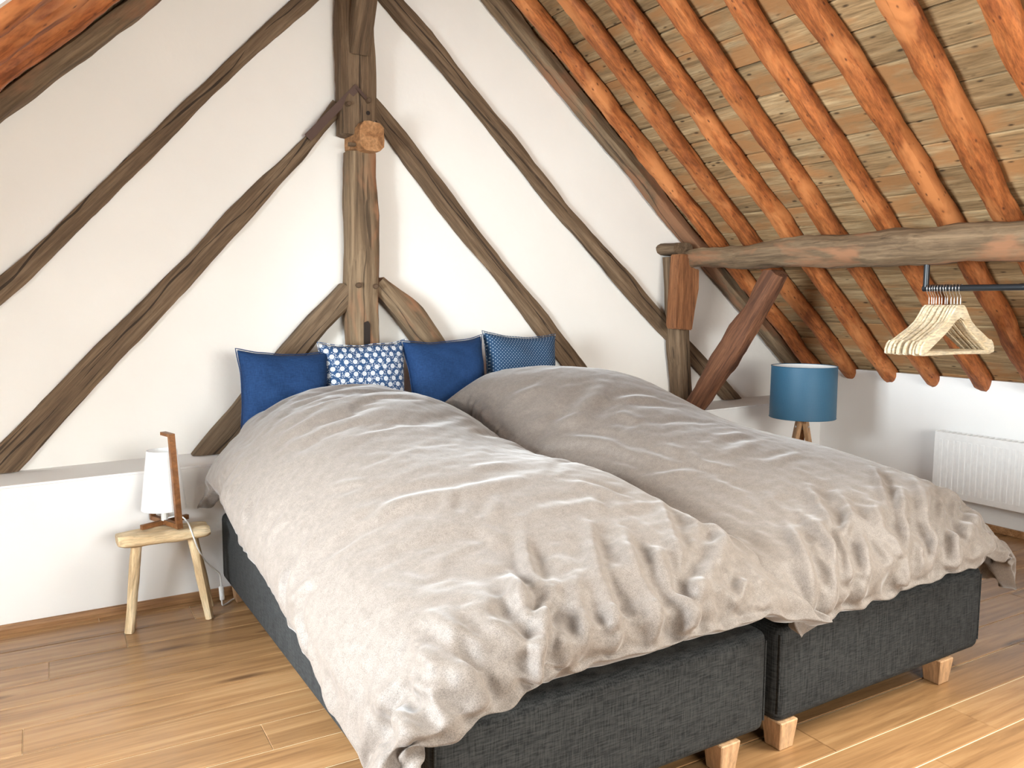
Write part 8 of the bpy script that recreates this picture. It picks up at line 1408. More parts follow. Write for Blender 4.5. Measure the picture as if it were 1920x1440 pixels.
-11,-4,4,-2,0,1,-2,1,1,-1,0,0,-1,1,-2,1,0,1,-1,-1,1,0,0,0,0,1,0,-1,0,0,0,0,-1,1,-1,0,1,0,0,0,0,0,0,1,-1,1,0,0,-1,1,1,2,-3,-1,1,-4,4,1,0,1,-1,0,0,1,-1,0,1,1,-1,0,1,-1,0,0,1,0,0,-1,
0,-1,-1,-22,43,-5,-3,9,-1,-10,10,-2,0,-13,0,13,3,-4,1,0,-1,2,0,-1,0,-1,0,1,0,2,-1,-1,0,1,-1,1,-1,-1,0,1,-1,0,0,1,-1,0,-1,1,-1,1,0,-2,1,0,0,1,1,-1,-1,2,1,-2,2,-2,3,2,-6,-2,4,-3,4,1,
0,-1,1,-2,1,1,-1,1,0,0,0,1,0,0,0,0,0,-1,0,-2,1,-2,3,-3,7,3,0,28,-9,-15,10,-13,-2,1,4,1,-5,-1,4,0,-4,3,-2,-1,0,0,0,1,0,-1,-1,0,0,-1,0,1,0,0,-1,1,-1,1,-1,1,-2,1,-1,2,-1,0,-1,0,2,-1,
0,0,0,0,1,-1,2,-1,0,0,4,-2,-2,-2,2,0,2,0,-1,1,0,-3,4,0,-1,1,-1,1,0,0,0,0,0,0,0,0,0,0,1,-6,5,-2,-1,9,-2,4,-27,23,0,-8,6,1,-1,13,-10,8,-9,-2,1,0,-1,2,-1,1,-1,-1,-1,0,0,1,0,0,2,-2,0,
-1,0,1,0,0,-1,1,-2,2,-1,0,-1,1,0,-1,1,0,0,0,1,0,0,0,3,-3,0,-1,1,2,1,-6,4,-1,2,0,0,0,0,-1,4,-3,0,1,0,0,0,0,0,0,0,0,0,0,0,0,-7,1,6,-3,1,-4,12,-4,2,-10,-5,19,7,-16,3,5,-14,8,-9,11,-2,
-4,5,-1,0,-2,1,2,1,-2,-1,1,-2,2,0,-2,1,0,0,0,1,-2,0,1,-2,2,-1,0,1,-1,-1,1,2,-1,0,0,0,0,0,0,1,0,-1,0,2,0,-1,-6,7,-2,4,-2,0,0,1,-2,3,-2,1,0,0,0,0,0,0,0,0,0,0,0,0,0,-10,6,0,0,4,-2,-6,
15,-4,-1,25,-20,9,-8,-1,-9,3,0,5,8,-8,-6,2,-1,1,-1,2,-1,0,1,2,-3,0,2,-2,-1,1,1,-2,1,0,-1,-1,1,-2,2,-1,1,0,-1,-1,1,1,0,0,0,-1,1,0,1,0,-1,-2,2,1,0,1,-3,5,-5,3,-1,0,1,0,-1,2,0,-1,0,1,
0,0,0,0,0,0,0,0,0,0,0,-13,10,-1,1,-5,1,3,12,0,-3,-1,-1,16,-29,9,10,4,-21,21,-1,-3,-4,7,-4,-4,-1,1,2,-1,-1,0,-1,4,-3,0,-1,1,-1,-1,2,0,-2,0,2,-1,1,-1,0,-1,1,-1,2,0,-1,-1,1,-1,2,-2,0,
-1,2,-1,0,1,1,3,-5,2,2,-3,0,2,0,1,-2,2,1,-1,0,0,0,0,0,1,-1,0,0,0,0,0,0,-3,-1,-1,1,-7,7,-1,2,-6,13,2,2,-22,5,15,-11,6,1,17,-22,6,0,7,-5,-4,3,0,0,0,0,1,-1,2,-1,-1,0,2,0,-1,1,-1,-1,1,
0,1,-1,0,0,-1,1,-1,0,1,0,0,0,-1,1,-1,1,0,1,-1,-2,2,-1,1,-2,2,1,-3,2,2,-2,0,-1,2,-1,0,0,1,1,0,0,0,0,1,-1,1,-1,0,0,-1,-6,3,-1,-4,5,-1,-1,1,3,5,2,-7,10,1,-5,0,4,-3,-5,5,-10,-4,-1,6,9,
-2,1,0,0,0,0,0,-1,1,0,0,-1,-1,3,-2,1,-1,2,-2,0,0,-1,0,2,-1,-1,2,-1,1,0,-2,1,1,0,0,0,1,1,-1,-1,-1,0,1,2,0,-7,5,1,0,1,-1,0,1,0,-1,1,0,0,0,0,-1,1,1,-1,0,1,0,-2,4,-5,0,4,-6,0,-11,3,13,
-6,7,4,19,1,-2,-23,7,5,-2,-2,2,4,-4,-10,1,1,-2,0,0,1,-2,1,0,-1,2,-2,1,1,-2,1,0,0,-1,1,-1,0,2,-2,0,0,1,0,0,-1,-2,4,0,-1,0,0,2,-2,-4,4,1,0,0,0,0,-1,-2,2,0,1,0,0,-1,1,-1,1,1,1,-1,0,
-1,2,-1,0,0,1,-1,-2,2,-2,0,0,1,3,-15,16,-9,2,7,-1,-5,-10,14,10,13,-31,4,6,11,0,-1,-9,-2,0,1,-2,0,0,0,0,0,0,0,2,-1,0,-1,0,0,0,0,0,0,0,2,-3,1,-1,1,1,-1,1,-1,2,-2,1,0,0,1,-3,0,1,-1,1,
1,-1,0,2,-7,8,0,-2,0,0,0,1,-1,1,0,0,-1,1,0,1,-1,0,0,0,0,-2,3,-3,-6,10,0,-8,-5,13,-3,7,0,-5,1,0,-15,-10,3,11,13,-6,-1,-12,-1,6,17,4,-10,1,4,-5,0,-1,1,0,0,0,0,1,0,-1,2,-2,0,2,-1,-1,
1,-2,2,1,-1,0,-1,1,0,0,0,-1,-1,0,1,0,2,-2,-1,1,0,0,1,0,-4,2,1,0,1,0,-1,0,0,1,-1,1,-1,1,0,0,0,1,-1,1,0,-1,1,0,-3,3,4,-5,-3,8,2,-7,0,4,-2,0,1,22,-25,15,-4,-5,-7,2,1,2,-14,-2,6,6,1,
-2,5,-4,1,-1,0,2,0,-2,0,-1,4,-3,2,0,-2,1,2,-3,2,0,-1,1,-1,2,-1,0,0,-1,2,0,0,0,0,-1,-2,0,2,0,1,-1,1,-6,4,1,0,0,0,0,1,1,-1,0,-1,1,0,0,1,0,-1,1,-1,0,1,0,-3,1,3,-10,7,11,0,-10,2,3,-5,
1,1,-3,-3,7,-11,19,9,-17,3,9,-4,7,-19,4,2,-1,-2,0,2,-4,2,0,-1,0,2,1,-1,-2,1,0,-1,1,0,-1,2,-1,0,0,0,1,-2,1,0,0,1,0,0,0,-1,1,0,-1,2,-2,-1,2,2,-6,2,1,1,-1,0,0,0,0,1,0,0,1,-1,0,0,-1,0,
0,1,0,0,-1,0,-2,-1,-8,12,-1,1,1,1,2,-2,-5,4,1,-2,-17,14,9,10,-18,22,-22,-9,3,6,16,-15,0,-1,4,-1,0,4,-2,-1,0,1,-2,1,0,-1,1,-1,1,0,0,0,1,-1,0,1,0,-1,1,-1,0,0,0,0,0,0,1,-2,0,2,-1,1,0,
-1,1,-1,1,0,0,0,0,0,1,-1,-1,1,0,0,1,-1,0,0,0,0,0,0,-1,1,-1,-3,-10,14,-1,2,0,-12,8,7,-5,2,1,-1,-1,20,-17,4,-27,44,-28,7,-1,3,-7,-5,10,-5,0,0,1,1,0,0,1,0,-2,2,-1,1,1,-1,1,0,-1,1,0,0,
0,0,-1,1,0,0,0,0,0,0,0,0,0,0,1,-2,0,2,-1,0,-1,0,0,2,0,-1,0,0,0,0,1,0,-2,1,-1,0,1,0,0,1,0,-2,0,1,0,-4,-11,17,1,0,-1,-14,13,1,-3,0,2,0,1,-7,1,21,-31,23,-28,31,6,-13,0,6,4,-8,-6,0,0,
0,1,-1,1,0,0,1,-2,1,-1,1,0,0,0,1,-1,1,-1,1,0,0,-1,1,0,0,-1,1,0,0,-1,0,1,1,-2,2,-1,1,0,0,-4,2,1,-1,0,0,0,0,0,1,-1,0,1,0,0,-1,1,0,-1,0,1,0,0,-2,-14,18,0,-2,1,-14,13,-1,1,-1,1,2,0,-1,
-2,-19,3,23,6,-13,-2,-2,20,-20,-11,4,4,12,-4,0,0,0,0,1,0,0,0,-1,0,2,-1,0,0,1,-1,1,0,0,0,0,1,0,-1,0,0,1,0,0,0,0,1,-2,-2,2,0,1,-1,0,1,-3,2,0,0,0,0,0,1,0,-2,1,0,-1,1,-1,1,-1,0,0,1,0,
-1,0,-4,6,0,0,-2,-12,14,0,-2,-1,1,2,3,-3,1,-2,19,-13,-4,-29,45,-2,-1,-19,15,5,-16,7,-9,5,-2,0,0,1,-1,1,-1,1,1,0,-1,1,1,-1,-1,2,-2,0,1,-1,1,1,0,0,-1,1,-1,0,0,0,0,0,2,-2,1,0,-1,0,1,
-1,-1,1,0,1,-1,-1,2,-1,0,0,0,1,-1,-1,0,-1,2,0,0,-1,0,0,-2,-9,13,-1,-6,-4,10,0,0,2,2,-5,5,0,-3,-2,-6,-3,21,1,0,-34,10,11,19,0,-6,1,-18,9,-6,1,0,0,0,1,-2,0,0,2,0,0,-1,-1,1,1,0,0,1,
-1,1,-1,0,0,1,0,0,1,-1,0,0,0,-1,-1,1,0,1,0,-1,-1,-1,1,0,2,-2,1,1,-2,0,0,0,0,0,0,1,0,0,-2,0,1,-1,0,2,-12,11,1,1,5,-6,2,0,-1,0,-1,3,-3,1,0,2,1,-18,-2,1,10,9,-9,4,-1,-12,2,15,7,-10,6,
-2,0,-1,0,-1,1,1,-1,0,0,0,2,-1,1,-1,-2,2,-1,1,0,1,-1,1,-1,1,-1,0,1,0,0,0,0,-1,1,1,-1,-1,1,-1,-1,3,0,-2,1,0,-1,0,0,0,0,0,-1,0,0,0,0,0,1,-1,1,0,-9,14,1,-6,-1,-9,14,-2,0,0,0,0,1,1,-8,
4,-2,-4,18,-24,13,-7,4,-2,-11,1,19,-16,-2,4,6,-1,3,-3,1,1,1,-1,0,0,0,0,0,-1,2,-1,0,2,-1,1,-1,0,0,0,0,1,-1,1,0,-1,0,0,0,0,0,0,0,1,1,0,-1,-2,1,0,0,-1,-1,1,1,0,-1,1,-1,1,0,-1,0,0,0,0,
0,0,0,5,-7,2,1,0,1,-2,3,0,0,1,-1,1,-8,7,-2,1,1,4,-8,0,8,0,4,2,0,-16,22,-23,6,-2,1,-1,3,0,-2,0,0,0,1,0,0,0,0,0,1,0,0,0,-1,1,1,-1,1,-1,0,1,0,-1,1,0,0,0,0,0,0,0,0,-1,0,0,2,-1,-1,0,1,
1,0,-2,0,0,-1,1,-1,0,0,0,0,0,0,0,0,0,-4,3,1,4,-8,7,2,-2,0,1,-2,1,-4,-2,2,2,1,-11,-12,19,-6,7,-3,-2,-1,7,8,-4,3,-9,4,-1,1,0,0,0,0,1,-1,1,0,-1,1,0,0,-1,1,-1,1,1,0,-1,1,-1,1,0,-1,0,1,
0,0,0,0,0,-1,1,-1,0,0,0,0,1,-1,0,0,0,0,-1,1,-1,1,0,-1,0,0,0,0,1,0,-1,0,-1,0,0,4,-4,-3,9,-2,0,0,0,0,0,-1,-7,10,-3,1,-2,-2,-16,22,-7,-4,6,11,-9,-18,3,2,17,-4,-1,0,0,-1,0,1,0,0,1,-1,
0,1,0,0,-1,1,-1,2,-1,0,-1,1,0,1,-1,0,1,0,-1,1,0,-1,1,-1,1,0,0,0,0,-1,1,-1,0,1,0,-1,-1,1,0,0,-1,0,0,0,1,0,-1,0,0,0,-1,0,-3,7,-1,2,0,-5,3,0,1,0,-1,1,-2,4,-3,2,-3,4,5,12,-34,13,9,-4,
-10,10,12,-8,3,-7,0,-2,0,-1,2,-1,0,0,0,0,0,1,0,0,0,1,0,1,-2,1,0,1,-1,0,0,1,0,0,-1,1,-1,0,1,-1,1,0,-1,1,-1,0,1,-1,1,0,-1,0,0,0,0,-1,0,0,1,0,0,-1,0,1,-1,0,0,1,-1,3,-2,-1,1,-3,4,1,0,
0,-1,1,-2,-8,6,3,3,-2,-4,-2,7,-8,5,-6,9,0,3,-1,7,-6,0,-3,-5,-2,1,-1,1,-1,1,1,0,0,-1,1,0,0,0,0,0,1,0,0,0,1,-1,0,0,0,0,1,0,0,0,0,0,0,0,0,-1,1,0,-1,1,-1,0,0,-1,1,0,0,0,0,0,-1,0,0,0,0,
0,0,0,-1,0,2,0,-1,2,-4,5,1,0,-1,0,-1,0,-8,10,2,-3,-1,0,-3,5,-14,5,-6,5,-4,2,4,0,0,-3,9,5,-6,3,-3,0,-1,2,-2,0,0,0,0,0,0,0,0,0,0,0,-1,0,0,1,0,0,0,0,0,0,0,0,0,0,1,0,0,0,0,-1,0,1,-1,0,
0,0,0,0,0,-1,0,0,1,0,0,0,0,-1,0,0,0,0,0,0,0,1,-2,4,1,-1,-1,1,-2,2,-10,10,0,-1,2,2,-9,2,2,-23,26,-2,-10,3,6,-12,-3,-4,12,-6,5,9,-6,4,-1,1,-1,1,-1,0,0,0,-1,1,0,0,0,0,0,1,0,0,-1,1,0,
0,1,0,-1,1,0,0,0,-1,0,0,0,0,0,0,-1,1,0,1,-1,0,0,0,0,0,0,-1,0,0,0,0,1,-1,0,0,1,-1,1,-1,2,1,-1,0,-1,2,-2,2,-7,9,0,0,-1,-1,-3,2,2,14,15,-32,1,1,5,-15,12,-2,9,-5,6,-4,-6,1,-1,1,-1,0,0,
1,0,-1,1,0,0,0,0,0,1,-1,1,0,0,0,0,0,1,-1,0,1,-1,0,0,0,0,0,0,0,1,0,0,0,-1,1,-1,0,1,-1,0,0,0,0,0,0,0,0,0,-1,1,0,0,0,0,-1,1,-1,1,0,0,2,-2,2,-1,2,1,-1,0,1,0,-1,-6,0,12,15,-10,-27,10,
-7,12,-5,13,-5,-6,2,-4,1,-2,2,-2,2,-1,1,-1,-1,2,-1,1,-1,0,1,0,-1,1,-1,1,0,0,0,0,0,0,0,0,0,0,0,0,1,0,0,0,-1,0,0,1,0,-1,0,0,-1,0,0,1,0,0,0,0,0,0,0,1,-1,0,0,0,0,0,0,1,-2,1,2,-1,1,0,
-1,2,-1,1,0,1,2,-3,1,-14,7,-4,-7,13,5,-12,-9,-1,-8,0,8,-5,9,3,5,-3,1,-1,1,-1,0,1,0,0,-1,1,-1,-1,1,0,0,1,-1,0,0,0,1,-1,0,0,0,1,-1,1,0,-1,0,0,0,0,0,0,-1,1,0,0,0,0,0,0,-1,0,1,0,1,-1,
0,0,-1,1,0,0,0,1,0,0,-1,1,1,-1,1,-1,0,-1,3,1,-1,1,-1,-3,3,-10,-1,9,-3,1,-3,-2,-3,12,-5,-5,3,1,4,-10,2,0,0,2,-1,0,0,0,0,-1,0,0,-1,2,0,-1,0,0,-1,1,0,0,0,0,0,1,0,0,-1,1,-1,0,1,-1,0,0,
0,0,0,1,-1,0,0,0,0,0,1,-1,0,1,-2,0,1,0,-1,2,0,0,-1,0,0,1,-1,1,1,0,-1,0,1,-1,3,-1,0,2,-2,1,0,-4,6,-10,14,25,-1,6,-49,20,-16,9,14,-4,-7,0,-7,1,1,-1,0,0,-3,1,0,-1,1,0,1,-1,0,0,1,0,0,
0,-1,-1,0,1,-1,0,-1,0,0,0,0,1,0,-1,1,0,0,0,0,0,-1,0,0,0,0,0,1,-2,1,0,-2,3,-1,0,0,1,-1,0,0,1,0,0,-1,1,0,0,0,1,0,0,1,0,1,0,-1,-1,2,0,-6,-16,11,17,-18,34,-43,48,-20,21,-17,-36,-1,4,3,
17,6,0,-1,-3,-4,1,-1,-1,0,0,-1,0,1,-1,0,-2,0,0,0,0,2,-2,-1,0,1,-1,1,-1,1,-1,0,-1,1,0,0,0,-1,0,0,0,0,0,0,0,0,-1,1,0,0,0,0,0,0,0,0,0,0,0,0,1,0,0,0,0,0,0,1,0,0,0,0,0,0,0,2,-3,3,-24,
-2,11,-20,-22,38,11,-18,12,-3,-10,17,10,0,1,-3,-7,1,2,1,-4,-2,-1,2,1,-1,1,-1,0,0,-2,1,0,0,0,0,-2,3,-1,-1,-1,1,-1,1,-2,2,-2,1,-1,0,0,0,1,0,0,0,0,0,0,0,0,0,0,0,0,0,-1,0,0,0,1,0,0,0,
1,-1,0,0,0,0,1,0,-1,0,0,0,0,0,0,-1,1,-3,-2,29,-33,4,-5,10,-50,58,6,-11,-11,29,-18,2,5,-2,2,-5,0,0,-1,0,2,-4,-3,0,1,-1,0,0,0,1,-2,1,0,0,0,1,-2,0,1,-2,0,0,0,1,-1,1,-1,0,0,0,0,0,0,0,
0,0,0,0,0,0,0,0,0,1,0,0,0,0,0,-1,0,0,0,-1,0,1,0,0,0,-1,0,1,0,0,0,0,0,-1,0,-4,5,2,-1,-4,-5,-17,-20,28,-5,12,24,13,-42,16,-2,-2,2,-1,13,-5,-2,-1,3,-8,1,1,1,-1,0,-2,-1,-1,2,0,-1,0,-1,
-1,1,1,0,-1,-1,0,-1,1,-1,0,0,1,0,0,0,-1,0,0,0,0,0,0,0,0,0,0,1,0,-2,1,0,0,0,0,0,0,0,0,0,0,0,0,0,0,1,0,-1,0,0,0,0,-1,1,0,1,-3,-2,-24,57,-59,6,-10,16,11,-4,-11,-1,-7,13,-2,2,0,8,-18,
5,1,-1,-1,7,2,-9,-2,0,0,0,0,1,-1,2,-3,0,0,1,-2,1,1,0,-2,0,1,-2,1,0,0,-1,0,0,0,1,0,0,0,-1,0,0,1,0,0,0,-1,0,1,-1,0,0,1,0,0,0,0,0,0,0,-1,0,0,0,-1,1,0,0,0,0,-2,1,-2,-1,3,-1,0,20,-51,
65,-5,51,-58,-9,14,13,-26,24,15,0,-1,-5,0,15,-19,-4,3,7,-1,-11,8,-5,-4,1,2,0,0,0,-1,0,0,1,-1,1,-2,0,-1,2,1,-2,1,-1,0,-1,1,0,0,0,-1,0,0,0,1,0,0,-1,0,0,1,0,-1,1,0,0,0,-1,0,0,0,0,0,0,
0,0,0,0,0,0,-1,0,0,0,0,1,-3,2,0,-2,3,0,6,5,-12,27,-18,2,2,-5,-11,26,-1,-7,0,1,5,-5,0,-8,5,-3,-1,3,7,-19,4,1,0,-1,0,0,0,1,1,-1,0,0,-1,1,-3,1,3,-3,1,0,0,-2,1,0,0,0,-1,1,0,0,0,0,0,0,
0,0,0,-1,0,1,-1,0,0,0,0,0,0,1,-1,0,0,0,0,0,0,0,0,0,0,0,0,0,-2,1,0,0,1,0,-2,4,9,-9,-1,-14,36,-11,-10,2,-1,28,-12,1,-1,-2,6,-2,10,-18,2,-2,0,4,-8,-2,3,0,0,0,-1,1,-4,1,0,-1,1,0,0,3,0,
-5,1,0,0,0,2,-2,0,-1,0,1,-1,0,0,0,0,0,0,0,0,-1,1,-1,1,0,0,0,0,0,0,0,-1,1,0,0,0,0,-1,0,0,-1,0,0,0,0,0,1,-1,-2,2,0,1,0,-4,33,-28,12,23,-19,0,-2,1,-9,-1,9,-1,2,3,-8,5,7,5,-12,0,-2,
-28,22,-1,-1,0,0,0,1,-1,3,0,-3,1,-1,1,-1,0,-1,4,-3,-1,0,0,0,1,-2,1,-1,0,0,0,0,1,-1,0,0,0,0,1,-1,1,-1,0,0,0,0,-1,1,-1,0,1,-1,0,0,-1,1,0,0,1,-2,0,0,0,0,-4,3,1,0,1,-3,0,1,-2,36,14,13,
-7,0,2,-9,0,-6,8,1,0,-3,3,-8,9,-2,-3,0,-20,28,0,-12,-2,-1,-1,1,-1,0,0,1,4,-4,1,-1,1,-4,2,-1,3,-1,0,0,-2,1,2,-2,1,-2,2,-1,0,-1,0,0,0,0,0,0,0,0,0,0,0,0,0,1,-2,1,0,-1,1,-1,0,1,-1,0,0,
-3,2,-1,0,0,0,2,-1,1,0,-1,0,-1,2,-1,1,22,-23,37,-7,-2,12,-3,0,-15,-21,0,6,0,5,0,-4,4,1,-1,-1,2,14,-21,0,2,-4,1,0,0,-1,0,1,0,1,-1,0,0,2,-4,3,0,0,1,-1,0,1,-1,2,-2,0,-1,-1,1,0,-1,0,0,
0,0,-1,0,0,0,0,0,0,1,0,-1,0,0,1,0,-2,1,0,0,-1,0,1,0,-1,0,4,-2,1,0,-2,-3,0,-3,15,-8,24,11,-8,1,3,-7,-24,3,4,20,-13,-8,4,2,-1,7,-5,-21,24,0,2,-18,10,-5,0,2,-2,-1,1,-1,-1,2,-1,0,1,-2,
0,-1,3,-1,-2,1,1,1,-1,0,1,0,1,-1,-2,1,0,0,1,-2,0,0,0,1,-1,0,0,-1,1,0,-1,0,1,0,-1,0,0,1,0,-3,-1,2,0,0,1,-1,-1,0,3,-1,-2,2,-2,-1,-3,4,12,19,14,-5,3,-15,-7,16,-20,-12,4,13,4,-2,-10,
-1,13,10,16,-33,-7,3,16,5,-14,-3,1,1,0,-4,-2,1,1,1,-2,-5,4,0,1,2,0,1,-3,0,-1,2,1,-1,-1,0,2,0,-1,-1,0,0,2,-2,-1,0,0,1,0,0,0,-2,0,1,-1,0,0,1,0,-1,-3,0,1,0,2,0,0,-3,1,1,0,-2,0,2,0,0,
0,1,-6,5,22,-8,26,4,0,-1,-6,-10,-10,-18,3,3,4,7,-1,-13,7,-33,23,6,-6,4,4,9,0,-8,0,0,3,-7,-7,0,-1,-1,4,3,0,-1,0,1,0,3,0,-1,-1,0,1,0,-1,0,1,0,1,-1,0,0,1,0,0,-1,0,0,-1,1,0,0,0,0,0,-4,
-4,1,0,2,-1,2,1,0,-2,0,2,1,-2,0,0,0,-1,0,1,-2,0,7,-2,26,0,1,-1,7,1,2,-11,-40,11,-3,0,-2,5,4,13,-36,21,9,5,5,-1,-15,2,3,8,0,0,-1,-9,-5,0,1,3,1,-1,0,1,-1,0,1,0,-1,3,-4,0,0,1,1,0,2,1,
-2,1,0,0,1,1,-1,1,0,-2,1,-1,1,-1,0,0,1,-7,-1,-2,1,2,1,-1,-2,-1,2,0,0,0,1,-2,-1,-2,2,0,1,0,1,0,-7,531,38,38,37,37,37,33,30,32,26,28,20,8,8,10,7,-4,3,1,6,-1,-5,7,-6,5,-3,-1,9,-4,1,8,
1,-3,9,-1,4,0,10,2,7,5,1,7,5,8,7,11,11,5,16,8,10,16,8,11,13,14,5,21,2,19,12,4,18,7,12,4,10,9,15,-2,15,10,8,1,7,8,7,-3,10,6,7,-3,11,0,8,8,6,4,8,4,10,-20,7,9,-1,2,1,-1,3,3,-10,1,-3,
1,7,-2,-3,3,-3,-15,1,-4,-5,9,-5,5,-2,0,7,-10,13,-3,-3,7,5,-3,-1,2,10,-10,0,0,-2,9,6,1,-4,0,-4,-4,7,0,3,-6,1,4,-1,-2,-1,0,-6,7,-5,2,7,-10,10,-5,7,-5,6,-8,15,-10,1,-5,8,-3,1,0,12,-6,
5,-7,9,-1,1,-2,2,-11,6,-7,-28,-16,41,3,-13,9,-2,0,1,0,-3,8,5,-4,-4,0,-7,1,5,12,16,0,-3,6,-5,0,2,-1,6,-2,4,-6,6,-1,-4,-7,5,8,-2,-12,15,1,-6,10,-5,-10,6,6,4,2,0,0,-9,-4,2,1,0,4,-1,
-8,5,6,0,-2,-2,3,2,-9,8,-1,8,-5,3,-2,-1,-9,8,0,3,3,-2,-3,4,-4,-3,4,-4,0,6,-8,6,-14,-12,4,-28,-12,4,-2,-5,6,-6,2,-8,8,2,-2,10,-5,-13,18,-10,-12,2,6,8,0,0,8,-3,-3,5,1,6,-2,0,-3,5,5,
9,-10,2,-3,16,-11,4,9,-11,-5,10,-11,7,-3,-2,1,2,0,-1,13,-8,-2,-6,-1,13,4,-15,9,1,1,-4,-6,11,-2,1,-6,-9,9,-8,8,10,-2,-7,2,2,-5,8,-2,-8,18,-12,5,6,-19,-3,4,-9,-4,-24,7,-9,8,14,5,-4,
8,-9,7,-7,-4,-5,-8,-2,10,-13,16,3,-12,-4,-1,7,10,-9,12,5,-10,7,-11,4,5,0,3,-8,-2,11,-9,13,-14,6,6,-7,0,5,3,4,-6,-4,7,0,-5,4,10,-10,0,-1,12,3,-5,-5,12,-9,-2,-3,9,7,-8,-4,-1,-5,23,
-9,10,-6,-3,5,5,-2,-10,10,-6,2,8,-16,15,-12,-8,6,-2,-16,2,-24,10,23,-29,6,-3,-1,6,7,6,-2,-10,-2,3,-11,1,4,8,-12,3,19,-13,-5,3,-6,11,-5,-4,8,-2,10,-3,-4,12,-14,7,12,-9,4,-3,12,-8,
-8,2,5,11,-12,8,-10,7,-5,5,-1,2,-4,2,0,6,1,-8,2,4,-5,-2,3,8,0,5,-6,4,-12,17,-5,1,-1,2,3,-6,5,-7,6,2,-8,-2,1,3,-6,0,-6,-1,0,6,-24,20,8,-44,8,4,-15,-15,1,-4,4,-3,7,12,5,11,1,1,-13,0,
6,-16,15,6,-8,-3,4,-4,10,-2,-2,-3,8,0,-8,16,-2,-12,5,6,-1,-3,5,-2,2,2,-9,5,-7,13,1,1,-7,7,-5,4,0,7,-4,-15,13,3,-4,-2,9,5,-3,-13,7,2,-13,28,-7,-10,9,-10,8,-1,3,-11,9,-1,-9,8,-3,-1,
-2,-7,-3,12,-3,0,-3,9,-8,-3,0,-18,1,13,8,-3,-8,2,-8,0,-6,-7,11,9,-14,16,1,-18,15,-2,-11,8,5,-5,8,-7,9,-4,1,-6,4,2,-4,-2,7,0,-2,-5,-4,0,8,2,0,2,-3,10,-10,2,-4,12,-6,6,-5,0,-4,-2,10,
-5,-4,8,-2,7,-9,-12,12,0,-5,25,-11,1,1,-11,7,2,-2,-7,8,2,-9,3,-3,2,-3,-4,3,4,-12,1,4,-2,1,-1,-8,5,23,2,5,5,5,11,-7,5,0,-8,0,-13,-6,15,-7,-3,15,-20,3,10,-12,6,2,-5,5,-13,9,1,2,-4,4,
-3,4,-2,4,-5,9,2,2,-4,0,-1,3,1,-3,-1,-2,9,-10,5,-2,2,0,-7,9,-1,0,-3,1,10,-13,-8,24,4,-19,22,-13,-5,-2,6,0,10,-7,-6,5,-1,-5,5,-3,-2,-2,0,1,-7,3,4,5,-18,-2,-3,9,2,-4,13,1,-19,-5,-3,
-8,14,1,0,15,-1,7,2,-18,4,18,-15,18,-18,-1,17,-5,-5,-4,4,12,-7,1,5,3,-3,-4,1,8,-7,9,-7,3,-5,8,-5,4,-9,9,-6,14,0,-13,6,-4,3,-5,4,1,1,-6,1,8,2,-9,-9,12,5,0,8,-18,4,10,2,-12,10,-12,
-1,10,-5,2,-7,2,4,-4,-3,-6,8,2,-5,3,-3,5,-13,12,-9,-2,2,10,0,14,2,-2,0,-9,-3,0,-10,9,-11,13,13,-12,0,6,-12,22,-15,-3,7,3,7,-4,-10,3,6,-12,5,2,4,1,-4,-2,0,3,-6,11,-10,7,-7,11,-10,6,
-2,-8,16,-10,4,1,2,-9,13,-13,5,7,-3,-11,4,2,17,-18,1,-5,16,-3,-11,-1,18,-17,11,-6,0,-2,2,4,-3,-9,8,-7,3,1,-3,0,1,-21,12,14,-14,7,-3,-2,18,1,8,4,7,1,5,-3,-5,-7,-7,12,-16,5,17,-16,2,
-5,2,7,-8,-8,9,-2,-1,12,-8,-6,10,-2,1,1,-1,-5,9,-1,-6,10,-10,4,3,-2,2,6,0,-15,12,-11,5,4,-4,0,-1,1,-2,8,-3,-6,5,-13,22,-18,17,-12,14,-15,3,3,11,-21,14,-8,6,-6,4,-10,7,-2,2,-9,13,0,
-10,1,6,-28,16,-11,15,6,-8,-5,14,4,1,-17,-5,-2,4,2,12,-2,9,-6,-10,12,10,-4,4,0,-4,-3,6,-2,-5,-7,11,2,-11,9,3,-1,-6,8,-6,2,3,3,-4,10,-12,8,-5,1,5,0,-9,2,3,1,-1,7,-6,-4,6,7,-20,15,0,
-10,8,-12,23,-20,16,-9,6,-14,17,-9,10,-15,3,3,1,-3,2,-4,7,-8,4,-6,4,-10,6,0,9,-33,23,-6,9,-24,17,4,4,1,0,1,-2,0,-7,-6,-1,-5,16,-5,1,4,5,-12,7,12,-14,15,-18,4,11,-3,2,-12,11,-1,2,
-3,4,5,-8,2,7,2,-10,6,-6,7,-2,5,-11,12,-3,-2,-9,11,-9,10,-10,4,-1,2,-11,19,-4,-10,15,-17,17,-18,12,0,-3,-7,14,-10,11,-7,-6,8,-1,0,-2,-7,8,-7,6,-6,2,-3,6,-8,10,-21,-1,10,5,-20,15,
-5,1,-1,15,-3,1,17,3,1,6,-5,-4,-13,10,-9,-1,-9,8,7,-8,3,1,2,2,-9,10,-11,6,-2,7,-9,0,2,-5,5,3,-3,-2,-2,4,-1,0,5,-2,4,-3,-11,12,-3,3,6,-12,2,3,4,-9,1,2,0,0,-2,3,0,-4,6,3,-9,4,0,5,
-12,3,2,5,-5,-8,9,-2,0,-1,0,-7,5,-1,2,6,-15,-10,4,6,-13,10,8,-9,4,3,13,1,1,-3,7,5,1,-2,6,7,-20,15,5,2,-8,-17,7,4,1,-2,-2,-1,-3,11,-8,0,-2,5,3,-10,9,-6,6,-11,8,1,-1,5,3,-12,6,6,-15,
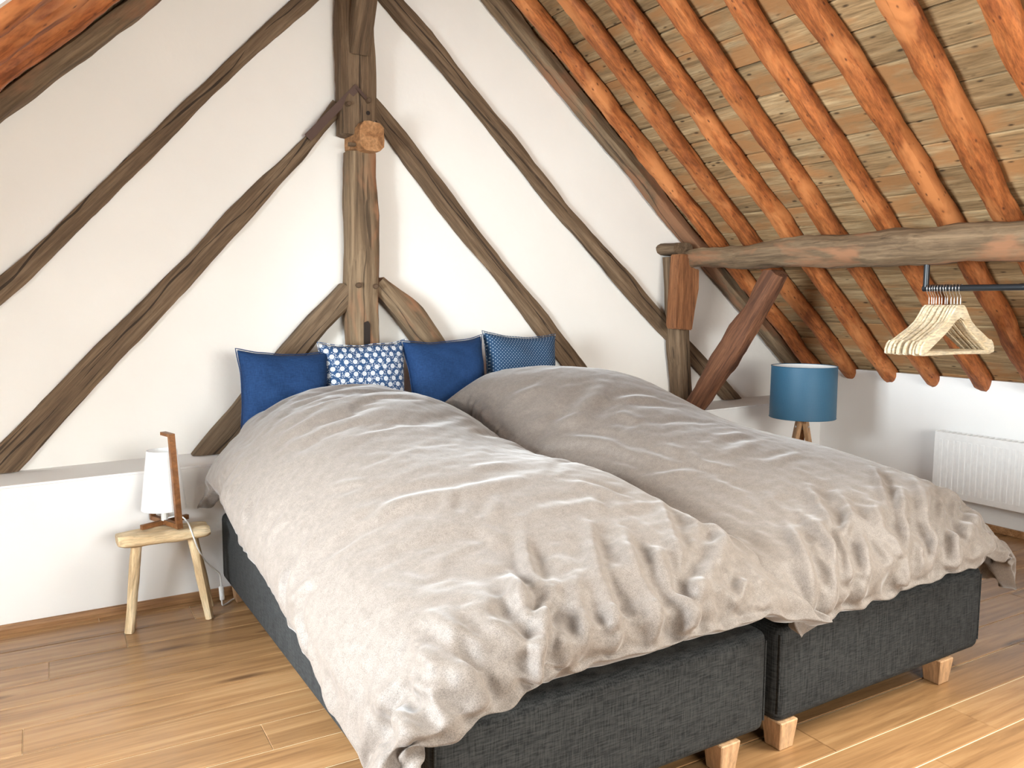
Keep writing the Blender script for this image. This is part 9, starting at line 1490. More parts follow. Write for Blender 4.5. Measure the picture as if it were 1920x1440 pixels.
13,-6,1,0,-10,5,10,-9,-4,3,2,3,-4,5,-11,16,-11,2,8,-10,2,8,-6,-9,10,-3,0,4,-11,9,-12,10,-10,9,-2,4,-8,5,-3,-7,-5,6,-6,1,13,-12,-4,-12,16,11,20,-19,-1,-19,-3,-1,2,-1,-3,1,20,-3,-5,
5,13,-6,-6,16,-10,6,-8,10,-4,-2,4,-3,7,-5,0,3,-3,1,-2,5,-4,8,-4,-5,2,1,2,-8,5,0,-5,11,-4,2,-5,1,-5,9,-15,18,-7,1,0,6,-11,3,2,3,-6,4,-11,6,2,3,-7,13,-17,10,-9,9,-8,9,-6,-6,2,2,1,-2,
-9,3,-3,-1,-2,13,5,-30,34,-24,43,-33,9,5,9,-5,-3,-4,5,-8,-9,-2,1,1,7,2,-3,-2,4,9,-2,-6,1,6,-6,5,-8,1,6,-1,2,-1,0,1,-1,1,0,-7,11,-3,7,-9,4,4,-12,12,-8,-1,6,-4,-1,7,-21,24,-7,-3,2,0,
-10,6,-9,23,-10,-4,2,-2,-3,9,-4,3,-12,11,-9,6,-4,7,-7,2,-5,-1,8,-5,-10,10,-8,-6,12,-22,18,-8,39,-12,2,-2,-2,-2,4,15,5,2,-1,0,6,3,-11,0,-7,-18,-5,25,-13,-13,15,-1,2,0,-9,8,-3,1,0,
-4,5,-8,9,-2,-6,6,3,-5,8,-7,-5,4,0,3,-3,-3,4,1,0,-11,14,-5,-4,4,3,-2,-3,4,-9,10,-16,15,3,-8,0,-1,7,-2,-6,-2,-3,9,-5,0,3,0,-6,4,-5,1,8,-5,-9,5,-3,-2,2,9,-12,2,32,-5,-24,33,-19,-5,
-7,4,-21,-4,-3,6,5,9,1,6,-3,18,2,-8,-8,7,10,-23,21,-3,-1,4,-15,0,6,-1,3,-12,11,-9,2,4,-2,-7,7,-5,3,4,-5,5,-14,9,0,-7,9,-2,3,-5,1,-2,1,-2,4,-2,2,4,-16,10,9,-9,-2,-1,5,1,-8,5,-5,8,
-5,-1,4,-4,-1,1,0,-4,10,-12,3,5,-4,-8,2,5,-16,25,-28,8,23,6,-1,-23,6,10,4,2,-3,1,-13,-8,4,-8,9,6,-9,18,-11,-8,3,5,2,-4,22,-17,-1,8,2,-7,-3,5,6,-5,0,4,-1,-1,5,-6,5,-4,2,-2,-2,7,-5,
7,-7,2,-5,6,-4,-1,0,1,1,3,-1,-11,4,-1,14,-5,-11,7,-1,-1,-2,6,-10,9,-3,-1,4,-7,2,-3,4,-6,6,-6,5,-3,-4,2,-5,-3,-7,26,6,6,-9,-1,6,-7,-3,6,-6,4,19,9,-2,-9,2,-9,18,-15,-4,-8,-12,25,3,
-11,-13,8,1,-14,19,-8,3,-9,12,-6,-1,6,-3,5,-8,1,-1,0,-4,4,0,-1,-2,3,4,-5,-3,10,-7,1,-7,5,1,-8,9,0,-5,3,-2,-1,3,-3,4,1,-3,3,-4,0,2,-3,-5,5,1,-12,16,-8,6,-4,2,-7,5,-3,-4,6,-6,-4,-9,
22,11,-5,-7,24,-17,14,-24,3,0,-1,4,-22,-5,1,23,-18,12,0,6,-4,10,5,-11,10,13,-6,-11,-3,1,-4,10,-8,12,-14,7,-3,-6,4,-4,0,4,-1,-2,2,0,-1,1,-2,2,-5,6,2,-4,-7,7,2,5,-10,2,3,-2,-3,0,5,
-13,10,7,-7,-1,-3,1,3,-2,-6,6,5,-10,0,6,-6,1,1,1,0,4,-15,3,7,-4,-7,-9,27,4,-18,2,32,-25,-14,14,-6,10,4,-4,5,-1,-1,0,-18,17,-16,-7,20,0,-9,-5,10,7,-14,3,10,-6,2,3,1,1,-4,9,-8,4,-6,
6,0,4,-5,1,-3,5,-9,4,-2,5,-7,7,-5,3,-4,6,-5,3,-3,-3,6,8,-11,0,0,-2,0,6,-2,-11,8,-3,3,-4,-1,0,8,-13,7,3,-3,-4,8,-3,-9,5,-5,16,-5,-4,-6,-11,27,1,-12,6,24,-23,-8,16,-14,11,-7,1,-4,3,
22,3,-1,-5,5,2,1,-35,16,14,-4,-6,-20,25,0,-3,-5,1,-8,-1,4,-2,4,4,-10,9,-5,-6,-2,5,-7,4,-2,3,-3,1,-2,4,-8,5,-2,-1,3,-2,-1,2,-4,8,-3,-3,0,-1,-4,8,7,-12,2,-1,2,-4,1,-3,7,-12,13,-7,-6,
5,2,1,-3,4,-11,13,-7,-3,-1,-7,4,3,4,0,30,-21,-9,17,-5,-12,-5,19,-14,8,0,-23,1,4,21,-29,4,3,25,-7,-7,13,-9,17,-20,8,-2,8,1,-3,0,0,-2,-5,-6,13,-8,-5,7,4,-7,10,-4,-4,5,-5,-5,6,-3,4,
-5,5,0,-5,6,-5,0,4,3,-12,4,1,-3,10,-5,-1,-4,4,0,-7,4,0,-1,-2,7,-8,-1,6,-3,2,-6,1,-4,7,-1,1,0,-9,-8,19,7,-21,39,-16,-8,11,-14,-4,0,15,-12,10,-13,1,5,-4,-4,-4,27,-19,-15,0,-3,8,0,19,
-21,22,-20,7,-3,-8,4,13,1,-2,-3,6,-5,0,7,0,-5,-5,2,-3,5,-6,4,5,-8,0,-2,7,-8,5,-4,-1,1,-1,2,-1,3,-5,1,2,-8,10,-5,-4,8,-14,16,-7,-8,7,-1,-8,6,-2,1,6,0,-7,-4,15,-3,-12,-1,8,-15,11,13,
-12,11,5,-5,4,-14,7,0,0,1,-2,-11,14,5,19,5,3,-4,-2,16,-5,-28,9,-2,-14,-6,22,-19,26,-10,3,-3,4,-15,3,3,-6,0,-1,-1,0,-3,1,10,-13,4,-3,3,-2,-3,0,7,-3,-8,6,-1,-3,1,4,-3,4,-3,-2,6,-9,
-2,7,-4,1,2,-7,10,-10,3,-1,2,-3,0,2,2,-3,-7,3,2,7,-8,-3,10,1,-21,23,3,-26,1,36,-21,6,-10,2,1,-2,10,-13,-6,14,1,3,-18,-2,-2,8,-1,3,16,12,-18,8,3,-4,-9,12,-19,15,-3,4,-12,9,-5,0,7,
-7,2,6,-9,3,-2,-7,12,-5,5,-5,-3,2,1,-7,4,1,-3,-1,6,0,-6,-2,9,-11,5,-7,9,3,-9,4,-7,6,-3,-4,3,-6,6,-1,-2,4,-9,8,-3,2,-2,3,-8,3,6,-10,4,10,-17,6,4,14,-2,3,-14,6,-5,-8,2,-1,-8,9,8,-8,
-1,-3,-3,-8,-6,-2,-4,-2,17,17,-14,15,-12,5,-4,11,-15,-3,13,-2,4,-3,4,-9,11,-4,-5,7,-4,1,4,-6,4,-7,2,3,-1,-2,3,-5,0,0,0,0,-7,6,7,-13,6,-3,6,-7,1,2,-3,0,-6,6,2,-4,4,-5,-1,-2,1,-1,3,
-3,-2,4,-2,1,2,-6,7,-6,-9,6,5,8,15,-14,-4,-5,-5,9,7,-6,-9,-1,18,-18,-2,5,14,3,5,-9,3,-1,0,-19,-6,4,0,16,-7,-3,-3,2,3,-5,16,-17,8,-5,5,-6,4,-2,1,-3,-3,6,-7,-3,1,1,-2,-2,9,-11,9,-4,
0,-3,-1,8,-4,-9,5,3,-4,-4,4,-1,0,0,-3,5,-11,6,-1,-2,1,-4,7,-4,5,-11,5,6,-14,5,4,-9,11,-12,5,-2,15,-15,29,-18,7,-9,-4,4,4,-10,-1,-13,30,-10,-3,-6,3,7,-1,6,8,-4,-13,7,2,-2,-3,-12,5,
1,2,-2,10,2,-6,-10,11,-8,0,0,0,-3,5,-1,-3,7,-13,7,2,3,-7,3,0,-11,8,-2,-5,2,6,-4,-8,7,-2,-1,-3,4,0,-3,-6,10,-10,4,0,5,-10,-2,4,0,-1,-1,-1,-2,0,5,-10,6,3,-7,12,-18,19,-18,20,-6,5,-2,
14,-29,0,13,1,-13,7,-5,0,11,-7,-1,5,1,-14,0,-3,-6,3,16,-8,-2,5,-2,8,-2,3,4,0,-7,2,-4,8,-4,5,-4,5,-1,-4,0,-7,13,-9,5,-1,-6,3,4,-5,3,-1,0,-4,9,-7,-6,0,9,-12,6,0,-2,-2,0,-2,6,-10,9,
-4,-1,-2,-3,4,-3,2,-5,0,3,-3,8,-11,9,-6,3,6,-10,2,3,12,-11,-6,20,5,-34,19,1,-4,-11,8,-11,-11,40,-23,3,5,-9,-4,1,-11,-11,6,-7,1,-3,19,-5,5,-1,2,7,2,1,0,-9,14,-6,-1,1,6,-8,4,2,-3,4,
-7,4,-2,-1,2,-6,1,3,-7,4,-3,0,-3,3,4,2,-14,7,1,-3,1,-1,0,4,-9,5,-8,0,-2,2,5,-5,3,-9,7,-3,-1,3,-8,2,3,5,-15,8,-10,20,-13,5,0,11,13,-31,13,-15,9,-5,0,0,-12,28,-17,10,-2,-2,-4,3,6,9,
3,-4,2,-6,-5,-6,-1,3,-8,-4,7,-6,10,-4,12,-8,-2,10,-2,-7,2,-2,0,4,-3,2,-4,0,-1,0,-1,-2,-3,4,-1,0,-1,-1,5,-9,0,5,2,-8,2,-2,0,0,-6,6,-8,10,-7,5,-9,-2,4,-6,5,-4,6,-7,1,3,0,-6,-3,16,
-16,16,-13,8,-1,4,15,-25,3,-9,16,-9,-4,13,-21,28,-6,-3,-8,8,-13,1,5,6,5,5,6,-1,-10,13,-18,6,-13,6,-4,-10,15,-12,11,-11,1,9,-6,2,0,0,-3,6,-8,6,-9,4,0,0,-1,0,-4,6,-4,-2,-1,2,1,-9,3,
1,-1,-4,6,-5,0,-5,-1,3,-2,1,-8,12,-10,5,-1,-5,6,-1,-2,-10,5,-3,4,-5,4,4,-7,3,4,4,-7,5,12,-21,-6,-1,19,-9,-7,13,-20,16,-1,0,5,-2,2,-3,2,5,-7,-12,1,0,-6,20,-15,12,-11,6,-7,5,6,-4,5,
-6,9,-2,-8,6,-8,10,1,1,-7,6,-4,10,-4,-1,-1,0,0,2,-6,0,5,0,-7,-4,3,5,-9,3,1,-10,5,0,3,2,-2,-5,-3,4,-11,3,6,-6,1,-3,3,-5,6,0,-5,-6,8,-4,0,3,3,-10,6,3,-9,-8,6,0,19,-8,-8,9,-7,2,6,3,
-3,-7,10,-6,-6,0,8,-9,-20,4,-10,7,-12,8,5,5,7,-2,3,0,2,-8,11,-10,7,6,-12,10,-1,-5,5,0,-1,3,-10,7,1,0,2,-3,-3,3,-1,-5,-2,5,2,-1,-6,5,-5,1,-2,2,-1,-2,-9,0,8,2,-5,5,-5,-9,11,-7,-5,-1,
3,-1,0,0,1,-3,1,-1,-3,2,-2,0,-5,-1,8,-6,19,-11,-5,7,-3,-1,3,11,-9,-3,9,-15,7,7,-15,8,9,-1,-1,-3,6,11,2,-15,1,-9,6,-9,-3,-9,13,-2,1,-1,-7,8,-1,-1,-1,-6,5,-6,0,7,-6,-3,4,-2,2,2,0,-3,
4,-2,0,-3,-3,3,-4,1,0,6,-14,6,-1,0,-1,-8,5,-6,4,0,4,-16,12,-3,-6,9,-11,-1,8,-7,1,1,-4,2,-2,6,-12,9,4,-12,18,-11,-1,-1,-2,3,-4,20,-12,0,4,-11,17,-8,-10,1,6,7,-10,1,-3,0,-17,3,8,-3,
-2,-5,8,-1,1,-3,-3,4,-9,9,-2,-1,-4,6,3,-3,8,-5,-2,1,3,-3,1,0,-1,-2,5,-5,1,-3,0,3,-2,2,-1,-2,-8,14,-11,3,3,-1,1,-8,8,-12,6,-7,8,-9,4,2,-9,8,-5,-7,3,0,-6,6,-9,7,-2,5,0,-7,14,-14,4,2,
7,3,-12,14,-12,4,-6,0,9,3,-6,4,-6,5,-26,-8,-7,7,-14,18,-7,3,4,8,0,5,-4,-14,3,-4,-1,15,-7,-6,5,-2,-2,-2,2,-4,0,3,-1,-1,-1,1,2,4,-3,0,1,2,4,2,0,-2,1,0,-1,9,-8,7,-9,0,7,-6,3,-2,6,-12,
8,-3,3,-2,-3,2,-4,3,-1,0,-4,1,-4,4,-4,-1,0,-4,10,-12,11,-2,-8,3,4,9,-5,3,-3,3,-3,2,4,-8,-2,8,-36,6,52,-10,-3,17,-31,12,3,-1,-4,-5,-13,-17,8,-18,4,11,-1,-3,11,-8,1,-6,5,-9,2,9,-10,
7,2,-5,1,-5,3,4,-1,-1,2,-7,5,-3,6,1,2,-1,-4,4,-8,14,2,-11,8,-2,0,-3,8,-7,-1,-3,-6,6,-5,4,-4,-4,1,6,0,0,-2,-2,0,-1,-4,0,4,0,2,7,-6,-6,1,-5,6,-5,10,4,10,-6,-15,8,16,-17,16,-17,6,8,
-11,-4,2,3,-15,0,-4,3,-11,2,8,-7,5,2,-3,1,-2,7,4,-8,6,-5,0,5,-6,1,4,-2,-3,-4,3,5,1,-4,8,-3,3,-7,3,-1,2,5,-2,1,0,-3,6,-4,-4,-2,7,-8,0,6,-4,5,-1,3,-7,5,7,-3,-7,-2,-2,2,-7,1,7,3,-1,6,
-6,-2,-1,-1,-4,3,10,-4,7,-12,3,7,-18,27,-4,-3,-13,-3,2,-28,2,8,29,-20,7,-6,-8,6,-1,-7,-3,7,-4,-1,-6,20,-19,2,-3,10,1,-6,1,-1,7,-3,0,0,2,3,-8,-1,-3,7,-1,1,-2,4,3,-5,5,-1,-3,4,3,-6,
-1,1,0,7,0,-9,9,-4,3,4,-1,-2,-5,4,-4,-1,-2,2,0,3,-5,10,0,-12,1,2,0,-3,0,5,1,7,-8,1,-2,-5,0,9,-5,11,-6,4,-13,-7,-1,13,25,-8,-16,-28,21,-19,8,4,-4,-30,14,-8,4,-1,-3,11,-2,5,4,-5,-13,
10,-3,5,-10,3,3,-5,8,-10,6,5,-12,1,2,6,-2,-4,1,1,6,-8,0,5,-3,4,0,0,-1,5,-8,2,6,-6,8,-10,3,1,-6,6,0,-1,-3,3,-2,2,-3,4,0,-1,5,0,-3,1,2,1,-4,-1,-6,12,-7,-3,2,0,-2,-2,13,-10,5,-5,1,1,
-10,-18,-3,5,9,-3,-9,5,-5,-10,14,-19,16,-5,-2,5,-8,-2,18,-12,2,-2,2,1,-1,4,-12,7,0,-3,9,-8,4,4,-10,1,1,-1,8,-8,2,-4,7,0,0,1,-4,4,2,-3,0,5,-5,-1,5,-3,3,-7,5,3,-2,-5,3,4,-5,4,-4,1,1,
-7,4,2,0,0,-1,-1,3,-5,2,7,-7,-5,6,-7,13,-7,4,-9,15,-3,25,2,-7,-29,11,-21,-7,23,-1,-11,-1,3,-3,2,30,-35,5,13,-11,-3,5,-7,18,-13,3,-5,13,-8,0,-1,0,4,-4,4,6,-8,2,-2,-3,-1,5,-5,7,-5,5,
-3,3,-4,-1,4,-4,3,1,-3,3,6,-3,-6,0,5,4,-9,5,-2,5,-6,-4,9,-4,0,3,-6,6,-1,-1,-3,2,0,2,-3,5,-4,0,0,3,-10,6,2,2,-5,-7,10,1,-9,-30,-1,4,3,18,13,-23,0,12,-28,-6,10,10,-7,-5,-7,-2,-1,5,
-1,6,-3,2,0,1,-7,10,-7,0,-3,5,-2,-1,1,9,-9,1,-4,3,-3,6,-7,6,-3,2,-1,0,3,-3,2,-1,1,-2,0,-3,3,6,0,-5,-1,4,-6,4,-4,8,1,-5,0,5,-7,7,0,-6,1,3,-4,3,-1,-3,1,3,-3,0,-4,3,4,-1,-2,-1,7,-2,
-2,-5,-25,-1,22,7,12,-4,3,-24,-6,20,-23,7,-14,-2,12,-25,6,5,-2,-5,0,1,11,1,-12,8,-7,7,-6,1,-1,4,-8,4,-3,15,6,-19,-1,0,0,5,-8,3,-2,1,3,-3,3,-3,1,1,5,-4,4,-7,2,1,1,-2,2,3,-2,1,0,-2,
-1,4,-5,6,-3,-4,7,-3,-5,7,-2,-6,8,-5,3,-3,1,2,-2,7,-5,-1,-2,-4,3,15,-15,-26,0,-14,7,-2,-1,-5,-2,4,8,25,-17,-16,9,9,8,-24,1,-2,12,-11,0,-3,6,1,-2,2,-2,7,-11,2,1,7,-8,5,-5,-1,20,-21,
2,0,1,6,-9,3,-2,0,3,-1,0,0,-3,1,2,-2,5,-4,0,3,2,-3,-2,3,2,-2,-2,3,-1,0,1,-2,5,-4,-2,7,-9,2,6,-10,8,-6,6,-2,-4,8,-1,-2,-1,-2,2,-3,-1,18,-28,-1,-7,-2,-3,2,1,-4,11,-9,-4,10,6,-17,14,
-2,0,0,16,-16,4,-11,4,-5,8,-8,7,-1,-2,8,-10,5,-3,4,-4,-4,3,0,19,-18,-3,2,2,6,-9,5,-5,3,-3,6,-5,2,-2,0,1,-1,1,2,-1,1,1,-1,0,-2,1,7,-7,2,3,-4,0,2,1,-2,1,0,-1,-5,4,1,0,-4,2,1,6,-3,-5,
2,-3,2,-2,1,1,-26,1,24,-1,0,-10,13,1,-35,4,-2,-9,0,6,-2,-3,1,-1,-1,-6,14,2,-15,3,-1,7,-3,3,0,-5,2,-2,3,-2,-1,-1,5,-9,1,14,-2,-10,-2,2,5,-8,5,-4,4,-5,4,1,-1,-1,0,-1,2,2,-5,1,2,0,-1,
2,-1,-3,8,-4,-2,5,0,-7,-1,3,-2,6,-7,2,4,-7,6,3,1,4,-10,-3,6,-1,7,-5,1,6,-4,-25,1,-2,0,-3,2,1,-16,10,3,14,-20,-1,7,-3,4,-3,19,-20,14,-18,-4,3,-3,-1,-2,0,1,10,-8,-3,2,-2,-1,2,-1,-4,
3,2,-2,0,4,-2,-3,-1,7,-3,-1,-2,0,2,-3,0,1,-1,4,0,-4,2,1,-3,4,1,-2,-1,0,-4,6,2,-4,-3,6,-3,6,-6,-3,5,-2,2,-1,2,-6,0,7,4,-1,-7,1,-1,7,-2,2,6,-26,-6,-7,-7,-15,-1,6,34,43,-24,-38,32,-9,
-29,-8,17,28,-22,-1,-18,0,19,6,-18,-2,0,1,1,-7,10,4,-10,2,0,3,0,-4,3,-5,4,3,-3,0,1,-1,-2,2,1,-1,2,1,-3,0,1,2,-2,4,-4,-2,-2,3,1,-1,2,-1,-1,3,-7,2,1,6,-6,1,1,0,-1,0,4,-5,0,2,1,0,-2,
-2,-2,3,2,-4,0,11,-4,3,-22,12,4,-1,9,-6,-13,13,-28,18,8,-22,9,15,-3,-33,-7,8,-8,2,7,-8,6,18,-2,-15,0,-1,4,23,-25,2,-4,4,-6,4,2,3,-1,-4,-6,7,1,-6,2,-3,-1,2,4,-5,1,3,3,2,-2,-2,-1,2,
3,-5,-1,-5,-1,4,6,0,-1,7,-2,11,-17,-2,1,-3,-1,-2,-1,5,5,2,-10,8,-6,2,-4,2,3,-7,-2,1,0,13,-1,-25,-7,2,-1,7,3,9,-9,-12,9,-4,-6,-6,-6,7,21,29,-52,-1,0,-2,2,27,-27,-1,16,-3,4,6,6,-9,
-8,-4,-8,-1,2,2,-4,1,0,7,-5,4,1,13,-2,-8,2,-6,2,-9,4,5,-2,-1,-1,-5,2,2,7,-2,10,-9,-2,-1,4,-3,-1,1,7,-2,-5,0,-8,7,7,8,-13,-8,1,5,-2,9,-13,18,-11,-4,-1,6,-10,3,0,3,2939,-6,1,-2,0,3,
6,-5,0,-4,3,-5,-8,1,-2,9,-9,-2,0,0,1,0,0,0,2,-2,1,2,0,1,0,1,0,1,1,2,1,2,1,1,2,1,2,3,2,3,-1,4,1,-2,2,-2,3,1,-1,-2,-2,-3,0,-2,-2,2,4,0,4,-6,2,-4,1,-1,-4,0,2,-2,6,0,1,8,-12,7,1,-13,
14,-12,-9,-6,-7,1,1,-10,-16,-5,28,42,-2,-2,2,0,0,0,-10,2,-5,-6,10,8,-6,7,-4,-4,5,2,1,-1,0,1,-1,-3,5,-2,-3,1,-1,2,0,1,0,1,0,0,0,1,0,-1,1,-1,-2,-1,-2,1,-3,0,2,-2,2,-2,-2,1,3,1,2,0,1,
2,-4,-5,-2,-5,5,-2,4,-1,0,4,3,-10,4,-5,1,5,-15,9,-10,-4,10,-19,11,9,9,-5,-2,1,-1,12,-4,2,40,0,1,0,-1,-1,-11,12,-8,8,0,-6,1,5,-10,-4,16,-2,-1,-2,0,-1,-2,3,-3,-3,4,4,0,1,-2,-2,0,-7,
-5,-2,-1,-2,-2,-1,-1,-1,-1,2,2,5,5,4,1,2,2,1,0,2,1,0,1,0,-1,0,0,0,-4,-3,4,-4,4,1,1,1,1,-3,1,1,0,-1,-7,6,-1,1,0,-3,0,0,-3,-6,6,-2,-3,6,-3,8,0,39,2,-1,1,0,-2,0,0,2,-2,2,0,-1,0,-2,2,
-4,-3,0,2,-1,1,0,0,6,-1,-5,-1,-3,-1,0,1,-2,6,5,0,0,0,1,0,-1,-1,0,-5,-3,-6,-5,-6,-1,-2,-2,1,-1,1,0,0,8,7,3,2,-3,8,5,3,-8,-1,-13,0,5,4,2,2,8,-15,4,-1,2,1,2,0,1,3,1,4,5,-2,1,0,1,-1,1,
-1,-1,2291,78,4,18,14,1,-13,39,28,23,26,22,30,40,39,36,32,41,40,40,40,40,40,40,40,41,40,41,40,40,41,40,40,41,40,40,41,40,40,40,40,41,40,39,40,40,40,40,39,40,40,40,39,40,40,39,40,
40,39,40,40,40,40,39,40,39,40,39,40,40,39,39,40,40,39,39,40,38,39,39,40,39,36,38,39,39,39,38,37,39,37,38,9,0,5,10,-11,4,-13,9,-25,2,-6,-2,15,11,-3,0,3,2,-1,-1,0,0,1,0,0,0,-1,1,-1,
0,0,-1,1,0,-1,1,0,-1,1,0,0,0,0,0,2,2,0,0,2,0,0,0,0,3,0,-1,0,0,1,-1,-2,-2,0,2,2,1,0,0,0,-1,0,-1,-1,-2,1,0,1,-2,1,1,1,-1,1,3,1,0,-2,1,1,0,0,1,1,-15,3,3,-8,6,1,5,18,-29,-18,12,4,0,0,
2,-4,1,3,0,1,0,0,-1,0,1,-1,1,-1,0,0,0,0,0,0,-1,-2,1,0,-1,0,1,0,-1,1,-1,-2,1,0,-3,4,0,0,1,-1,0,2,1,2,-1,2,1,2,0,-6,-2,-1,0,0,1,1,1,2,2,-2,-1,1,0,2,1,0,0,1,0,1,0,1,2,0,-1,2,-1,2,-4,
-12,5,-7,6,-4,1,11,-24,26,-15,-4,4,2,-2,1,-2,-2,3,0,1,0,0,0,0,-1,1,-1,0,0,0,0,0,-1,0,1,2,-2,1,0,0,-1,0,0,-1,-2,0,-1,0,1,-3,1,0,1,-1,1,-1,1,-1,1,0,2,-1,0,6,0,-1,-1,-2,0,1,-2,1,0,4,
-2,0,0,0,1,-1,0,0,1,-1,1,0,2,0,1,0,1,-1,-10,-7,538,11,40,36,38,40,38,10,28,34,30,33,-24,0,7,17,-22,1,-1,-1,-3,1,0,-1,-5,6,0,-6,3,-1,5,-1,4,2,4,1,2,3,12,1,7,2,6,11,8,11,3,14,11,5,
12,7,16,12,12,10,10,10,14,14,7,14,15,9,13,4,13,7,12,11,5,10,6,3,12,5,6,7,-2,9,6,-1,9,5,6,6,6,13,15,3,-7,15,76,3,-6,-2,4,-2,-3,2,24,-3,1,2,-37,29,11,-15,-17,34,-8,-6,-1,2,0,-3,4,7,
-10,1,9,-3,3,-8,3,-5,-2,-2,1,-1,-1,-9,3,-4,1,-3,-6,-3,-5,3,-5,-3,5,-1,3,-5,0,1,3,3,4,0,2,12,-19,-7,-1,-4,4,-2,4,-1,-1,6,7,-16,3,-5,3,5,-13,5,-6,-1,5,-7,4,5,8,-5,-1,-1,0,19,-9,1,4,
-5,1,-2,0,3,-2,3,13,-7,-2,17,-2,-20,26,4,-29,5,6,3,2,1,6,-8,6,2,-6,-6,0,-1,5,0,4,7,4,2,1,2,1,-1,1,0,1,-1,-1,-3,-3,-5,0,-4,-3,0,-3,-4,-4,-5,1,-4,-1,-6,-3,20,9,4,-7,9,-10,-2,-5,0,-7,
-17,27,-12,-8,-4,-13,12,-1,1,-3,-4,1,0,-5,-5,6,-2,-3,8,-3,13,-3,8,-8,0,1,-1,0,0,0,3,4,-6,-3,6,6,4,-16,20,5,1,-3,2,-2,-1,3,-18,7,10,0,4,1,0,1,0,-7,-9,-8,2,-1,-1,1,0,4,3,9,5,5,4,4,
-1,2,0,0,1,1,-2,2,-5,0,-4,4,-2,-11,-1,1,10,-1,11,1,-2,-8,3,-2,-12,17,2,-7,6,-9,2,-2,0,-1,4,-18,-4,-12,-4,-6,-1,0,2,12,0,4777,-57,24,25,13,-34,-22,-33,-26,-36,-11,35,6,15,-26,-20,5,
-25,0,0,10,13,-19,-4,4,14,-18,18,-18,18,0,14,-21,10,-1,-8,3,-9,-1,0,3,-5,-3,0,0,1,-1,0,1,0,4,2,-3,1,-2,3,-6,2,-2,1,1,1,7,3,-7,-2,12,-8,9,-14,13,-20,4,3,2,-7,9,-10,0,5,-8,7,0,0,-7,
3,-4,4,-1,2,5,-2,64,22,4,3,-4,-43,35,-18,-5,9,-1,4,-17,31,-14,25,-7,-13,-5,0,2,-4,-1,3,-2,12,-26,10,-16,42,-30,11,3,2,-11,-1,7,5,0,-2,-4,-3,5,3,-1,-2,-1,-1,7,-6,0,-4,-3,3,-2,5,-3,
14,-9,4,1,-1,0,-5,0,12,8,-1,-5,-10,27,-29,7,-2,-2,0,18,-17,15,-10,-5,6,-1,-7,1,6,-3,8,-8,3,-3,-2,15,-3,26,0,3,-55,15,7,0,20,-22,22,-3,-12,-16,38,-28,33,-19,26,-19,-4,-4,-4,0,4,-12,
23,-1,8,2,-6,-9,-3,6,-2,8,-5,-9,7,5,6,-8,-2,-2,-1,2,-1,1,-7,5,-1,1,2,1,2,0,8,-12,15,-7,-2,2,3,1,2,0,-2,-2,0,15,-26,8,18,-7,3,-6,-3,-2,-8,16,-6,-1,-8,12,-6,-1,-1,-5,5,-3,4,1,-3,-3,
25,1,-33,42,-11,-28,12,-5,7,17,12,-12,-15,-37,54,-28,35,-2,-4,-8,-9,-13,9,4,6,-8,20,-4,2,-4,-5,-10,13,-2,2,1,3,1,0,-8,4,-2,2,1,2,-4,7,-4,-1,5,1,-5,3,-1,2,-7,8,-8,6,6,2,-4,0,2,-1,
-2,-8,16,-22,8,12,0,-1,-7,7,-17,8,7,-7,0,0,5,-6,1,2,4,-1,0,2,-6,-3,-5,0,2381,63,7,9,26,18,32,-20,26,16,35,15,35,36,26,35,39,32,40,40,39,39,36,40,40,38,36,36,29,36,40,38,33,39,40,
40,40,39,40,40,40,40,40,40,40,40,40,40,40,40,40,40,41,40,40,40,40,40,41,39,41,40,39,40,40,40,37,40,39,37,32,34,40,40,40,40,38,39,40,40,39,39,40,40,40,40,41,40,40,40,40,40,17,24,-4,
-14,10,-7,16,-38,27,6,-3,1,12,-17,2,11,-18,1,-6,1,0,1,0,1,0,-3,0,3,3,-8,0,-1,-1,2,1,0,0,0,0,0,0,0,0,0,0,0,0,0,0,0,0,1,0,-1,0,0,0,0,0,-1,1,-1,0,2,0,-1,-1,1,-2,1,-9,4,4,0,0,0,-2,2,1,
-2,0,1,0,0,0,0,1,-1,-1,2,0,0,-3,14,19,3,-1,-13,12,1,-2,13,-34,21,1,3,10,-21,-9,25,-22,9,-12,1,0,1,0,0,2,0,0,-2,-4,-5,1,1,3,0,0,0,0,1,0,0,0,0,0,0,0,0,0,0,0,0,0,0,0,0,0,0,-1,0,0,1,0,
0,-1,-1,1,0,1,-1,-13,10,3,0,-2,-1,0,2,-2,0,2,0,0,1,0,0,-1,0,0,1,-1,0,0,1,0,22,2,14,-19,-6,-5,27,0,5,-43,-5,10,10,15,2,-26,7,4,-9,-3,1,0,2,1,-1,1,-3,1,-2,-5,0,3,2,0,0,0,0,0,0,0,0,0,
0,0,0,0,0,0,0,0,-1,0,0,0,-1,0,1,0,0,-2,0,0,0,0,0,1,1,-10,10,1,-1,0,-2,1,0,-2,2,0,0,0,0,0,0,0,1,-1,0,0,-1,1,0,1,2,452,0,32,31,27,14,13,8,15,6,15,13,17,18,-16,-1,11,-1,4,4,6,7,3,4,6,
7,5,6,18,-1,2,3,-6,3,1,1,3,-1,2,2,2,2,1,2,2,3,2,2,2,2,3,2,2,3,2,3,1,2,2,2,2,3,4,4,1,1,12,-4,6,-4,22,-8,0,1,1,-3,5,-8,1,2,-4,4,0,0,-3,1,-1,2,0,2,3,0,41,-25,1,-4,0,-7,6,-9,0,2,-1,0,
